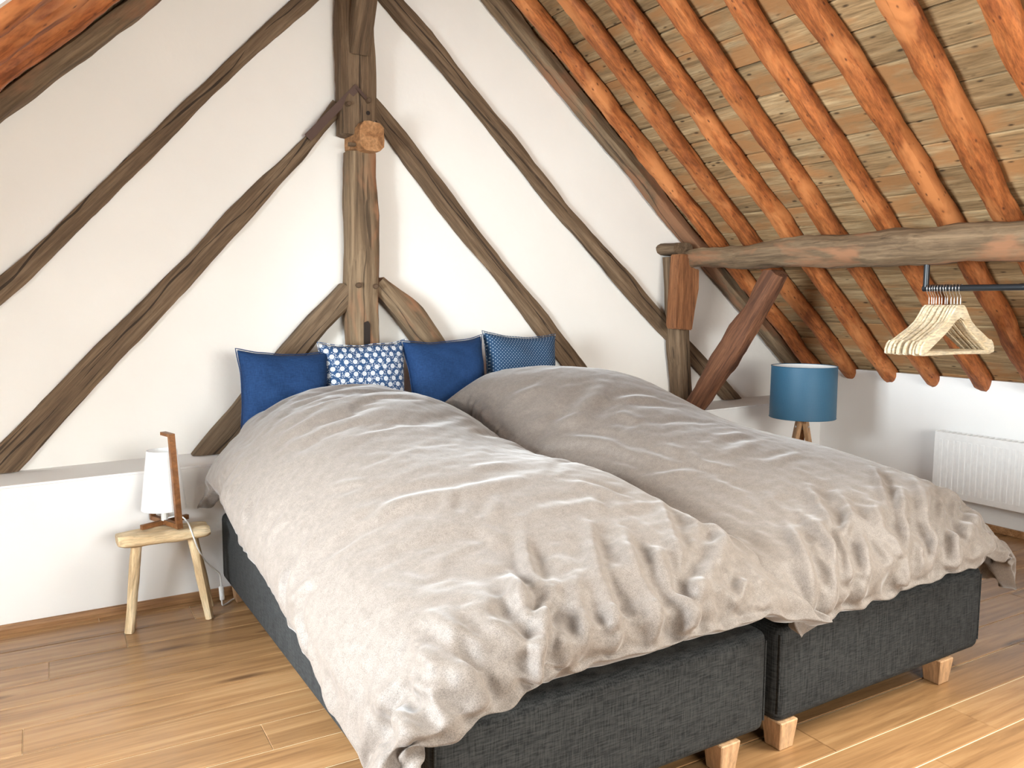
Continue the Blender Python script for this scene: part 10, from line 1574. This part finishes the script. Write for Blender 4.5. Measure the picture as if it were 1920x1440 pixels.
11,-9,-3,31,-24,-7,-2,0,1,-1,-1,0,1,2,-2,0,4,7,-11,0,1,0,-1,0,0,1,0,-1,-1,1,0,1,0,-1,0,-1,2,-1,0,-1,0,1,-2,2,-1,4,-3,1,0,0,0,-1,0,4,6,-1,-4,-5,30,-29,1,0,-1,0,11,-11,9,-7,-2,3,-1,
-3,1,2,-1,4,-4,2,-2,-1,9,-1,-26,5,-1,-8,-4,0,-2,19,-23,10,-3,0,12,-10,-9,28,-27,24,-22,-2,-1,0,0,1,-1,5,-1,5,2,-5,-4,-2,2,-1,4,-2,-3,2,3,3,-5,0,-1,-1,1,-1,1,-2,1,0,1,1,-1,2,-1,5,
-6,8,-5,0,1,2,0,2,0,-2,-1,0,27,-33,4,21,-12,4,-7,-2,-2,-5,12,-5,-1,-5,8,-5,0,-1,-2,3,-2,2,1,-2,-2,-22,2,10,16,-35,-11,19,-1,30,24,-35,-27,-8,19,11,-32,54,-32,-8,-8,-4,-2,1,1,2,-3,
12,-3,1,-4,-2,-4,6,-2,2,0,3,0,0,-5,2,-2,2,1,2,-3,5,-3,0,3,1,-5,3,-1,2,-5,7,-7,5,7,3,-6,1,2,-1,-2,-9,39,-42,6,15,1,-3,-11,9,-17,6,8,-7,-1,0,6,-6,0,2,6,-3,1,2,-7,-3,-3,0,2895,38,40,
40,41,41,40,41,41,41,41,40,41,41,40,41,41,41,41,40,42,40,41,42,40,41,41,41,41,40,40,40,40,36,35,37,40,40,40,38,33,42,30,31,2,39,37,43,-16,0,6,13,26,26,26,77,-5,6,-2,1,-1,0,1,-1,0,
-1,0,0,0,-1,1,-1,1,-1,1,1,-2,1,0,-1,1,-1,0,0,-1,1,0,-1,-1,3,-1,4,-1,-1,0,3,7,-23,-1,4,22,-6,-11,-10,47,-29,4,18,3,3,-33,9,-6,4,2,0,1,-1,0,0,-2,0,-1,1,-1,1,0,1,-2,1,-1,0,1,0,0,-1,0,
1,0,-1,1,-2,0,-1,1,-1,6,-1,-1,1,0,-1,-2,-12,6,1,15,5,13,-7,-27,12,20,2,-4,-55,42,-25,-5,5,0,-1,0,1,-1,-3,1,1,0,-1,1,0,-1,0,2,-1,0,0,0,0,0,-1,0,0,0,0,-1,2,-1,0,-1,3,0,0,0,0,0,0,-5,
21,2,-5,-2,-5,1,-13,-20,53,-3,-10,-43,15,-11,7,2297,72,5,6,-2,2,3,-2,7,-6,1,5,-4,0,2,-1,-3,-1,1,0,-6,0,0,-9,1,-5,2,-8,-1,-1,-2,-6,1,-7,9,8,6,8,8,7,22,8,-23,-23,17,-3,9,-1,18,3,16,
14,20,22,24,-15,12,-8,10,-8,6,-6,-3,5,-6,-1,6,-4,4,-1,0,-5,11,1,-3,1,8,-1,-1,6,-1,4,-10,8,-2,-2,-3,15,-10,13,3,-9,-17,1,-16,-10,-9,25,-2,37,-4,-19,14,8,-11,11,-1,-29,-14,-1,14,18,
13,5,-11,6,-4,10,-8,1,-14,18,-11,5,1,1,-3,8,-6,2,2,0,-4,-2,-5,7,-4,6,8,0,0,-6,2,6,7,7,-18,-6,-4,3,2,6,-25,6,36,-1,-13,14,-34,12,16,5,-34,7,10,-13,-19,37,15,-1,4,1,1,-8,5,-23,21,
-10,13,-6,0,1,5,-4,-8,3,1,0,3,1,0,-13,12,-5,2,-7,9,11,-6,1,6,-21,3,2,1,1,1,6,-10,-8,-6,10,-11,27,8,4,-9,-16,-5,25,-7,12,-6,-5,569,-20,-3,-1,0,0,0,0,-1,2,1,2,3,2,2,2,3,2,2,2,6,2,2,
8,3,5,2,8,3,5,5,12,5,19,-15,-14,-7,-2,1,5,11,-5,13,11,-37,-14,-9,9,-33,-41,-37,-36,-24,-21,-20,-1,38,2,-2,1,0,1,0,-1,2,-1,0,0,-1,1,0,1,-3,0,1,0,-4,1,1,-4,0,-2,6,-4,1,1,2,-12,9,-15,
-5,14,10,0,2,-3,-6,6,1,-31,9,22,-13,-33,9,15,1,15,-4,-1,10,-4,37,-1,4,-2,1,-4,4,-1,2,-2,2,-1,0,-1,1,-2,1,0,-1,0,2,0,1,-1,1,-1,-5,-1,1,3,-1,-4,-6,-12,22,2,1,-1,0,-3,3,0,-30,6,18,
-22,23,-1,-9,-6,16,-2,0,-8,16,-11,37,1,-2,0,-1,3,-2,4,-3,3,-3,1,0,0,-2,2,2,-1,0,0,-2,0,0,2,-1,1,0,2,-3,-5,3,0,-5,9,-1,0,0,0,0,-2,2,-3,0,2,0,-3,-7,-6,-2,12,1,-6,-7,-4,-35,49,2880,
39,27,27,49,48,40,41,41,40,41,40,41,41,40,41,40,41,41,40,41,40,41,41,40,41,40,41,41,40,41,40,41,41,40,41,40,41,41,40,41,1,-20,-11,-11,22,10,18,24,30,33,19,18,18,35,74,-13,3,-1,6,
-1,0,7,4,-2,0,0,3,1,-1,0,-5,1,1,-1,-1,-1,1,-1,-2,0,-2,2,-1,-3,-1,0,-3,-2,0,-2,1,5,-1,2,-3,-4,36,19,-3,-20,-20,3,0,4,-6,0,3,-3,4,-6,11,-4,-12,12,-3,1,4,0,-3,5,2,3,-3,-6,1,1,5,-1,-2,
1,1,1,-2,-2,0,-1,1,-2,0,1,-5,0,3,-4,-3,1,-1,-6,3,-4,-1,0,-14,32,-20,50,-18,-6,-3,-5,4,-4,8,-2,1,-3,-7,5,-10,-4,8,-1,-4,-4,-4,0,1,0,2,7,0,1,1,1,1,0,1,-1,2,3,1,1,0,1,-2,-9,5,-2,-2,5,
1,1,0,-11,-7,-2,5,6,6,-46,40,-12,40,10,4,-11,-15,-6,-8,15,-3,-5,0,5540,24,10,10,4,2,0,0,0,0,0,0,0,0,0,0,0,0,0,0,0,0,0,0,0,0,0,0,0,0,0,0,0,0,0,0,0,0,0,0,0,-15,8,0,0,-1,1,1,-1,1,0,1,
1,0,-1,-5,37,2,0,-1,1,1,0,-2,0,2,-1,-8,-4,1,1,7,-3,-2,2,5,1,1,-6,-5,3,-7,4,-8,-8,14,-1,-13,-3,1,15,0,1,2,6,-3,-7,9,-28,9,20,5,0,0,0,0,1,-1,0,0,1,-3,40,-3,1,2,-1,-1,2,2,-2,-2,-2,5,
-3,3,-2,-4,3,2,-2,-5,0,3,0,0,-8,1,-9,3,15,-17,-1,16,-5,-9,-24,-7,1,1,12,-23,-8,37,33,-7,-10,12,1,0,1,0,-1,0,0,0,0,1,38,0,1,-4,-10,-10,-29,15,5,6,5,10,10,-1,4,-4,2,2,0,0,-1,-3,4,0,
-1,-1,-1,-6,8,1,0,-5,4,0,1,0,-6,-5,-27,15,5,-32,16,33,-2,-5,-11,-22,24,13,3,1,-3,1,1,1,1367,-61,-30,-29,-9,5,19,31,20,22,25,21,13,14,9,15,5,7,5,-1,1,-2,9,-8,-1,-2,-9,-2,-8,-12,-14,
-12,-19,-14,-26,-18,-16,-19,-28,-23,-20,-44,-36,-41,-39,-35,-40,-36,-34,-28,-24,-36,-36,-36,-22,9,8,-5,0,8,0,-5,-8,-10,-1,9,-6,-16,-3,0,0,5,-2,-1,-1,13,5,5,-17,-6,4,-7,4,-9,-3,10,
-2,-8,1,1,11,-1,-3,2,10,-3,-6,16,-2,1,18,-6,2,-2,5,-5,0,2,-2,2,-7,-5,4,-11,19,-3,2,2,-10,-5,-2,-14,-1,14,16,-11,6,-24,3,8,-6,-11,-3,11,-7,5,-14,2,-6,2,22,-24,1,19,-8,-9,-8,3,2,-1,
1,4,6,11,7,14,-9,7,-2,0,-5,4,-4,6,-1,1,-3,3,10,5,-9,13,12,6,0,1,-1,-2,-1,-6,-12,0,-10,11,-2,-15,0,1,-9,-9,15,3,5,3,6,11,-38,9,0,-19,13,0,3,10,-24,-5,-12,2,4,0,23,15,-9,4,5,8,4,-7,
-6,-6,9,-2,-3,-5,]
load_duvet(RIGHT_DUVET, 56, 93, 4, RIGHT_FOLDS, RIGHT_TIPS, 0.05, "grey beige linen duvet heaped on the right half of the bed")


# ------------------------------------------------------------------ cushions
def cushion(name, w, h, t, mat, world, label, seed, ear=0.02):
    n = 26
    rr = random.Random(seed)
    bm = bmesh.new()
    grid = {}
    for side in (1, -1):
        for i in range(n + 1):
            for j in range(n + 1):
                u, v = i / n * 2 - 1, j / n * 2 - 1
                if side == -1 and (i in (0, n) or j in (0, n)):
                    grid[(side, i, j)] = grid[(1, i, j)]; continue
                # edges pulled in between the pointed corners
                px = u * (w / 2) * (1 - 0.10 * (1 - v * v) * abs(u) ** 2) 
                pz = v * (h / 2) * (1 - 0.10 * (1 - u * u) * abs(v) ** 2)
                fall = max(0, (1 - u ** 4) * (1 - v ** 4)) ** 0.5
                ty = side * t / 2 * fall
                nz = noise.noise(Vector((u * 1.6 + seed, v * 1.6, side)))
                ty += side * 0.012 * nz * fall
                cr = noise.noise(Vector((u * 3 + v * 5 + seed, v * 2 - u, seed)))
                ty += side * 0.006 * cr * fall
                px += 0.006 * noise.noise(Vector((seed, v * 2, 3))); pz += 0.008 * noise.noise(Vector((u * 2, seed, 5)))
                grid[(side, i, j)] = bm.verts.new((px, ty, pz))
    for side in (1, -1):
        for i in range(n):
            for j in range(n):
                q = [grid[(side, i, j)], grid[(side, i + 1, j)], grid[(side, i + 1, j + 1)], grid[(side, i, j + 1)]]
                bm.faces.new(q)
    bmesh.ops.recalc_face_normals(bm, faces=bm.faces[:])
    border = []
    for i in range(n): border.append((i, 0))
    for j in range(n): border.append((n, j))
    for i in range(n, 0, -1): border.append((i, n))
    for j in range(n, 0, -1): border.append((0, j))
    pts = [grid[(1, i, j)].co.copy() for i, j in border]
    o = obj(name, bm, mat, None, True)
    o.matrix_basis = world
    s = o.modifiers.new('s', 'SUBSURF'); s.levels = 1; s.render_levels = 1
    tag(o, label, 'cushion', 'cushions along the head of the bed')
    bm = bmesh.new()
    tube(bm, pts + [pts[0]], 0.0022, 6, False)
    pp = obj('seam_piping', bm, mat, o, True)
    return o
def cush_m(x, y, z, rx, ry, rz):
    return Matrix.Translation((x, y, z)) @ Matrix.Rotation(rz, 4, 'Z') @ Matrix.Rotation(rx, 4, 'X') @ Matrix.Rotation(ry, 4, 'Y')
R_ = math.radians
cushion('cushion', 0.41, 0.43, 0.13, M['navy'], cush_m(0.985, 3.50, 0.825, R_(-11), R_(3), R_(2)), 'plain navy blue linen cushion at the left end of the row', 1.3)
cushion('cushion', 0.42, 0.45, 0.12, M['floral'], cush_m(1.365, 3.53, 0.845, R_(-8), R_(-1), R_(-2)), 'navy cushion with white flower print in front of the king post', 4.1)
cushion('cushion', 0.43, 0.46, 0.14, M['navy'], cush_m(1.775, 3.49, 0.85, R_(-12), R_(-3), R_(-3)), 'plain navy blue linen cushion between the flowered and the dotted cushion', 7.7)
cushion('cushion', 0.46, 0.46, 0.13, M['dots'], cush_m(2.215, 3.53, 0.865, R_(-9), R_(3), R_(3)), 'navy cushion with tiny white dots at the right end of the row', 9.2)

# ================================================================== BEDSIDE STOOL AND TABLE LAMP
st = empty('log_stool', (0.45, 3.325, 0))
tag(st, 'rustic stool of peeled pale logs beside the bed, holding the white lamp', 'stool')
def seat():
    bm = bmesh.new()
    n, m_ = 30, 20
    rings = []
    for i in range(n + 1):
        s = i / n
        x = 0.286 + s * 0.328
        endf = min(1, min(s, 1 - s) / 0.07)
        q = 0.80 + 0.20 * math.sin(endf * math.pi / 2)
        ring = []
        for k in range(m_):
            a = 2 * math.pi * k / m_
            ca, sa = math.cos(a), math.sin(a)
            r = (abs(ca) ** 3.2 + abs(sa) ** 3.2) ** (-1 / 3.2)
            yy = ca * r * 0.075 * q; zz = sa * r * 0.021 * q
            dn = 0.006 * noise.noise(Vector((x * 9, ca * 1.5, sa * 1.5))) + 0.004 * noise.noise(Vector((x * 22, ca * 3, sa * 3 + 4)))
            top = 0.005 * math.cos(yy * 85) if sa > 0.2 else 0     # two lobes of the split log
            ring.append(bm.verts.new((x, 3.322 + yy * (1 + dn * 8) + 0.006 * (s - .5), 0.345 + zz - top + dn)))
        rings.append(ring)
    for i in range(n):
        for k in range(m_):
            bm.faces.new((rings[i][k], rings[i][(k + 1) % m_], rings[i + 1][(k + 1) % m_], rings[i + 1][k]))
    bm.faces.new(rings[0]); bm.faces.new(rings[-1])
    return bm
o = sub('seat', seat(), M['stool'], st); auto_smooth(o, 50)
for (foot, top) in (((0.310, 3.265), (0.352, 3.292)), ((0.596, 3.262), (0.545, 3.292)), ((0.330, 3.410), (0.358, 3.355)), ((0.624, 3.400), (0.560, 3.355))):
    beam('leg', [(Vector((foot[0], foot[1], 0.0)), 0.0165, 0.0165), (Vector(((foot[0] + top[0]) / 2, (foot[1] + top[1]) / 2, 0.17)), 0.019, 0.019), (Vector((top[0], top[1], 0.338)), 0.0185, 0.0185)], (1, 0, 0), M['stool'], parent=st, expo=2.0, rough=0.003, seg=0.03, nsec=12)

lamp = empty('table_lamp', (0.466, 3.365, 0.372))
tag(lamp, 'small table lamp with white tapered shade in a brown wooden frame on the stool', 'lamp')
ZB = 0.371
def bar(bm, a, b, w, h):
    a, b = Vector(a), Vector(b)
    d = (b - a).normalized()
    up = Vector((0, 0, 1)) if abs(d.z) < 0.9 else Vector((-0.25, 0.97, 0))
    s = d.cross(up).normalized(); u = s.cross(d)
    prism(bm, [a + s * w / 2 + u * h / 2, a - s * w / 2 + u * h / 2, a - s * w / 2 - u * h / 2, a + s * w / 2 - u * h / 2], 0, (b - a).length, d)
FL, BRr, BLk, FR = (0.374, 3.335), (0.556, 3.418), (0.432, 3.462), (0.500, 3.268)
bm = bmesh.new()
bar(bm, (FL[0], FL[1], ZB + .010), (BRr[0], BRr[1], ZB + .010), 0.016, 0.018)
sub('base_bar', bm, M['lampwood'], lamp)
bm = bmesh.new()
bar(bm, (FR[0], FR[1], ZB + .0125), (BLk[0], BLk[1], ZB + .0125), 0.018, 0.0185)
sub('base_bar', bm, M['lampwood'], lamp)
bm = bmesh.new()
AT = (0.483, 3.270, 0.744)
bar(bm, (FR[0], FR[1], ZB + 0.004), (AT[0], AT[1], AT[2]), 0.022, 0.017)
arm = sub('arm', bm, M['lampwood'], lamp)
dirv = Vector((BLk[0] - FR[0], BLk[1] - FR[1], 0)).normalized()
bm = bmesh.new()
bar(bm, Vector(AT) + Vector((0, 0, -.005)) - dirv * .008, Vector(AT) + dirv * 0.062 + Vector((0, 0, -0.003)), 0.022, 0.012)
sub('arm_hook', bm, M['lampwood'], lamp)
bm = bmesh.new()
bar(bm, (BLk[0], BLk[1], ZB + .004), (BLk[0] - .002, BLk[1] + 0.0, ZB + 0.16), 0.020, 0.016)
sub('arm', bm, M['lampwood'], lamp)
def shell(cx, cy, z0, r0, z1, r1, th=0.003, n=40):
    bm = bmesh.new()
    rr = []
    for (z, r) in ((z0, r0), (z1, r1), (z1, r1 - th), (z0, r0 - th)):
        rr.append([bm.verts.new((cx + r * math.cos(2 * math.pi * k / n), cy + r * math.sin(2 * math.pi * k / n), z)) for k in range(n)])
    for a in range(4):
        for k in range(n):
            bm.faces.new((rr[a][k], rr[a][(k + 1) % n], rr[(a + 1) % 4][(k + 1) % n], rr[(a + 1) % 4][k]))
    return bm
auto_smooth(sub('lamp_shade', shell(0.462, 3.372, 0.437, 0.083, 0.668, 0.056), M['white_shade'], lamp))
bm = bmesh.new(); tube(bm, [(0.463, 3.372, ZB + .018), (0.463, 3.372, ZB + 0.12)], 0.013, 12)
sub('lamp_holder', bm, M['white_plastic'], lamp)
bm = bmesh.new()
tube(bm, smooth_path([(0.475, 3.365, 0.398), (0.515, 3.345, 0.405), (0.534, 3.30, 0.389), (0.542, 3.262, 0.360), (0.548, 3.248, 0.335), (0.565, 3.262, 0.285), (0.597, 3.30, 0.222), (0.640, 3.34, 0.168), (0.661, 3.36, 0.140), (0.665, 3.362, 0.105), (0.666, 3.362, 0.085)]), 0.003, 8)
cord = sub('cord', bm, M['white_plastic'], lamp)
bm = bmesh.new()
tube(bm, smooth_path([(0.667, 3.362, 0.032), (0.668, 3.362, 0.008), (0.685, 3.375, 0.004), (0.712, 3.402, 0.006), (0.745, 3.435, 0.004)]), 0.003, 8)
sub('cord', bm, M['white_plastic'], lamp)
bm = newbox((-.010, -.007, -.030), (.010, .007, .030), 0.006, 3)
sw = obj('cord_switch', bm, M['white_plastic'], None, True); place(sw, lamp, Matrix.Translation((0.6665, 3.36, 0.058)) @ Matrix.Rotation(R_(-4), 4, 'Y'))
bm = newbox((-.0045, -.0095, -.010), (.0045, -.006, .010), 0.001, 1)
o = obj('switch_button', bm, M['white_enamel']); place(o, sw, parent_world(sw))

# ================================================================== TRIPOD LAMP BY THE RIGHT WALL
LX, LYY = 3.868, 3.10
tl = empty('tripod_lamp', (LX, LYY, 0))
tag(tl, 'tripod lamp with blue drum shade and light wooden legs behind the bed', 'lamp')
def shell0(*a, **k): return shell(0, 0, *a, **k)
sh = auto_smooth(obj('lamp_shade', shell0(-0.148, 0.184, 0.148, 0.182), M['blue_shade'])); place(sh, tl, Matrix.Translation((LX, LYY, 0.742)))
li = auto_smooth(obj('shade_lining', shell0(-0.147, 0.1805, 0.147, 0.1785, 0.001), M['white_shade'])); place(li, sh, parent_world(sh))
for zz in (-0.148, 0.148):
    bm = bmesh.new()
    r = 0.1835 if zz < 0 else 0.1815
    tube(bm, [(r * math.cos(a), r * math.sin(a), zz) for a in np.linspace(0, 2 * math.pi, 41)], 0.0025, 6, False)
    o = obj('shade_rim', bm, M['blue_shade']); place(o, sh, parent_world(sh))
bm = bmesh.new(); tube(bm, [(LX, LYY, 0.52), (LX, LYY, 0.66)], 0.012, 10)
sub('lamp_holder', bm, M['steel'], tl)
bm = bmesh.new()
for a in (0, 120, 240):
    tube(bm, [(LX, LYY, 0.60), (LX + 0.18 * math.cos(R_(a + 15)), LYY + 0.18 * math.sin(R_(a + 15)), 0.60)], 0.002, 6)
sub('shade_spider', bm, M['steel'], tl)
for a in (-75, 45, 165):
    dv = Vector((math.cos(R_(a)), math.sin(R_(a)), 0))
    sv = Vector((-dv.y, dv.x, 0))
    bm = bmesh.new()
    t0 = Vector((LX, LYY, 0.575)) + dv * 0.022
    t1 = Vector((LX, LYY, 0.0)) + dv * 0.135
    poly = [t0 + sv * .021 + Vector((0, 0, -.016)), t0 + sv * .012 + Vector((0, 0, .006)), t0 - sv * .012 + Vector((0, 0, .006)), t0 - sv * .021 + Vector((0, 0, -.016)), t1 - sv * .016, t1 + sv * .016]
    prism(bm, poly, -0.011, 0.011, dv)
    o = sub('leg', bm, M['leg_beech'], tl)
    bm = bmesh.new()
    tube(bm, [t0 + Vector((0, 0, -.035)) + dv * 0.008, t0 + Vector((0, 0, -.036)) + dv * 0.020], 0.006, 10)
    sub('bolt', bm, M['steel'], o)

# ================================================================== CLOTHES RAIL AND HANGERS
rail = empty('clothes_rail', (3.47, 2.144, 1.43))
tag(rail, 'black metal pipe clothes rail hanging under the purlin', 'clothes rail')
bm = bmesh.new(); tube(bm, [(3.47, 2.146, 1.445), (3.47, 2.146, 1.315)], 0.0125, 14)
auto_smooth(sub('drop_pipe', bm, M['black_pipe'], rail))
bm = bmesh.new(); tube(bm, [(3.47, 2.157, 1.318), (3.47, 0.55, 1.322)], 0.0135, 14)
auto_smooth(sub('rail_pipe', bm, M['black_pipe'], rail))
bm = bmesh.new(); tube(bm, [(3.47, 0.56, 1.445), (3.47, 0.56, 1.315)], 0.0125, 14)
auto_smooth(sub('drop_pipe', bm, M['black_pipe'], rail))
def make_hanger():
    h = empty('clothes_hanger', (0, 0, 0))
    # shoulders: arched board in the X-Z plane, rail axis at the origin
    bm = bmesh.new()
    zt = -0.072
    up = [(0.0, 0), (0.022, -.001), (0.036, -.012), (0.050, -.040), (0.075, -.072), (0.115, -.100), (0.160, -.125), (0.198, -.148), (0.210, -.155), (0.222, -.153), (0.236, -.166), (0.246, -.190), (0.246, -.208)]
    lo = [(0.0, -.052), (0.03, -.066), (0.06, -.096), (0.10, -.127), (0.15, -.160), (0.195, -.190), (0.215, -.205), (0.240, -.212)]
    half = [(x, z) for x, z in up] + [(x, z) for x, z in lo[::-1]]
    poly = [(x, 0, zt + z) for x, z in up] + [(x, 0, zt + z) for x, z in lo[::-1]] + [(-x, 0, zt + z) for x, z in lo[1:]] + [(-x, 0, zt + z) for x, z in up[::-1][:-1]]
    prism(bm, poly, -0.005, 0.005, (0, 1, 0))
    bmesh.ops.bevel(bm, geom=[e for e in bm.edges if abs(e.verts[0].co.y - e.verts[1].co.y) < 1e-6], offset=0.002, segments=1, affect='EDGES')
    o = obj('shoulder', bm, M['hanger'], h)
    bm = newbox((-0.235, -0.005, zt - .213), (0.235, 0.005, zt - .199), 0.002, 1)
    obj('trouser_bar', bm, M['hanger'], h)
    bm = bmesh.new()
    R0 = 0.0165
    pts = [(R0 * math.cos(a), 0, R0 * math.sin(a)) for a in np.linspace(R_(-20), R_(200), 16)]
    pts = pts[::-1] if False else pts
    pts += [(-0.012, 0, -0.020), (-0.002, 0, -0.034), (0.0, 0, -0.050), (0, 0, -0.080)]
    tube(bm, smooth_path(pts, 2), 0.0018, 6)
    obj('hook', bm, M['chrome'], h, True)
    return h
proto = make_hanger()
PXH = [730, 770, 800, 835, 875, 912, 955, 990, 1035, 1080, 1125, 1165]
YH = [2.128 - (p - 730) / (1165 - 730) * 0.141 for p in PXH]
rh = random.Random(4)
YAW = [-12, -10, -8, -6, -9, -4, -5, -2, -7, 1, -2, 3]
for i, y in enumerate(YH):
    if i == 0:
        o = proto
    else:
        o = proto.copy(); COL.objects.link(o)
        for ch in [c for c in proto.children]:
            c = ch.copy(); COL.objects.link(c); c.parent = o
    o.location = (3.47 + rh.uniform(-.002, .002), y, 1.318)
    o.rotation_euler = (R_(rh.uniform(-1.0, 1.0)), R_(rh.uniform(-1.2, 1.2)), R_(i * 0.5 - 10))
    lab = ('pale wooden clothes hanger, ' + ORD[i] + ' on the rail counted from the pipe bend') if i < 11 else 'pale wooden clothes hanger at the front of the row, its whole triangle showing'
    tag(o, lab, 'hanger', 'wooden hangers on the black rail')

# ================================================================== RADIATOR
rad = empty('radiator', (4.47, 2.0, 0.16))
tag(rad, 'white panel radiator on the low wall behind the bed', 'radiator')
ry0, ry1, rz0, rz1 = 1.25, 2.645, 0.163, 0.530
bm = newbox((4.440, ry0, rz0), (4.452, ry1, rz1), 0.004, 2)
front = sub('front_panel', bm, M['white_enamel'], rad)
for kf in range(int((ry1 - ry0 - 0.06) / 0.033)):
    y = ry1 - 0.04 - kf * 0.033
    o = sub('flute', newbox((4.4388, y - 0.010, rz0 + 0.035), (4.4405, y + 0.010, rz1 - 0.04), 0.0018, 1), M['white_enamel'], front)
sub('back_panel', newbox((4.515, ry0, rz0), (4.525, ry1, rz1), 0.004, 2), M['white_enamel'], rad)
for y in (ry0, ry1 - 0.004):
    sub('side_cover', newbox((4.450, y, rz0 + .01), (4.525, y + 0.004, rz1 + 0.002), 0.001, 1), M['white_enamel'], rad)
bm = bmesh.new()
for kf in range(46):
    y = ry0 + 0.02 + kf * (ry1 - ry0 - 0.04) / 45
    box(bm, (4.454, y - 0.004, rz1 - 0.006), (4.514, y + 0.004, rz1))
sub('top_grille', bm, M['white_enamel'], rad)
for y in (ry0 + 0.2, ry1 - 0.2):
    sub('wall_bracket', newbox((4.524, y - .02, rz0 + .05), (4.549, y + .02, rz1 - .05)), M['steel'], rad)
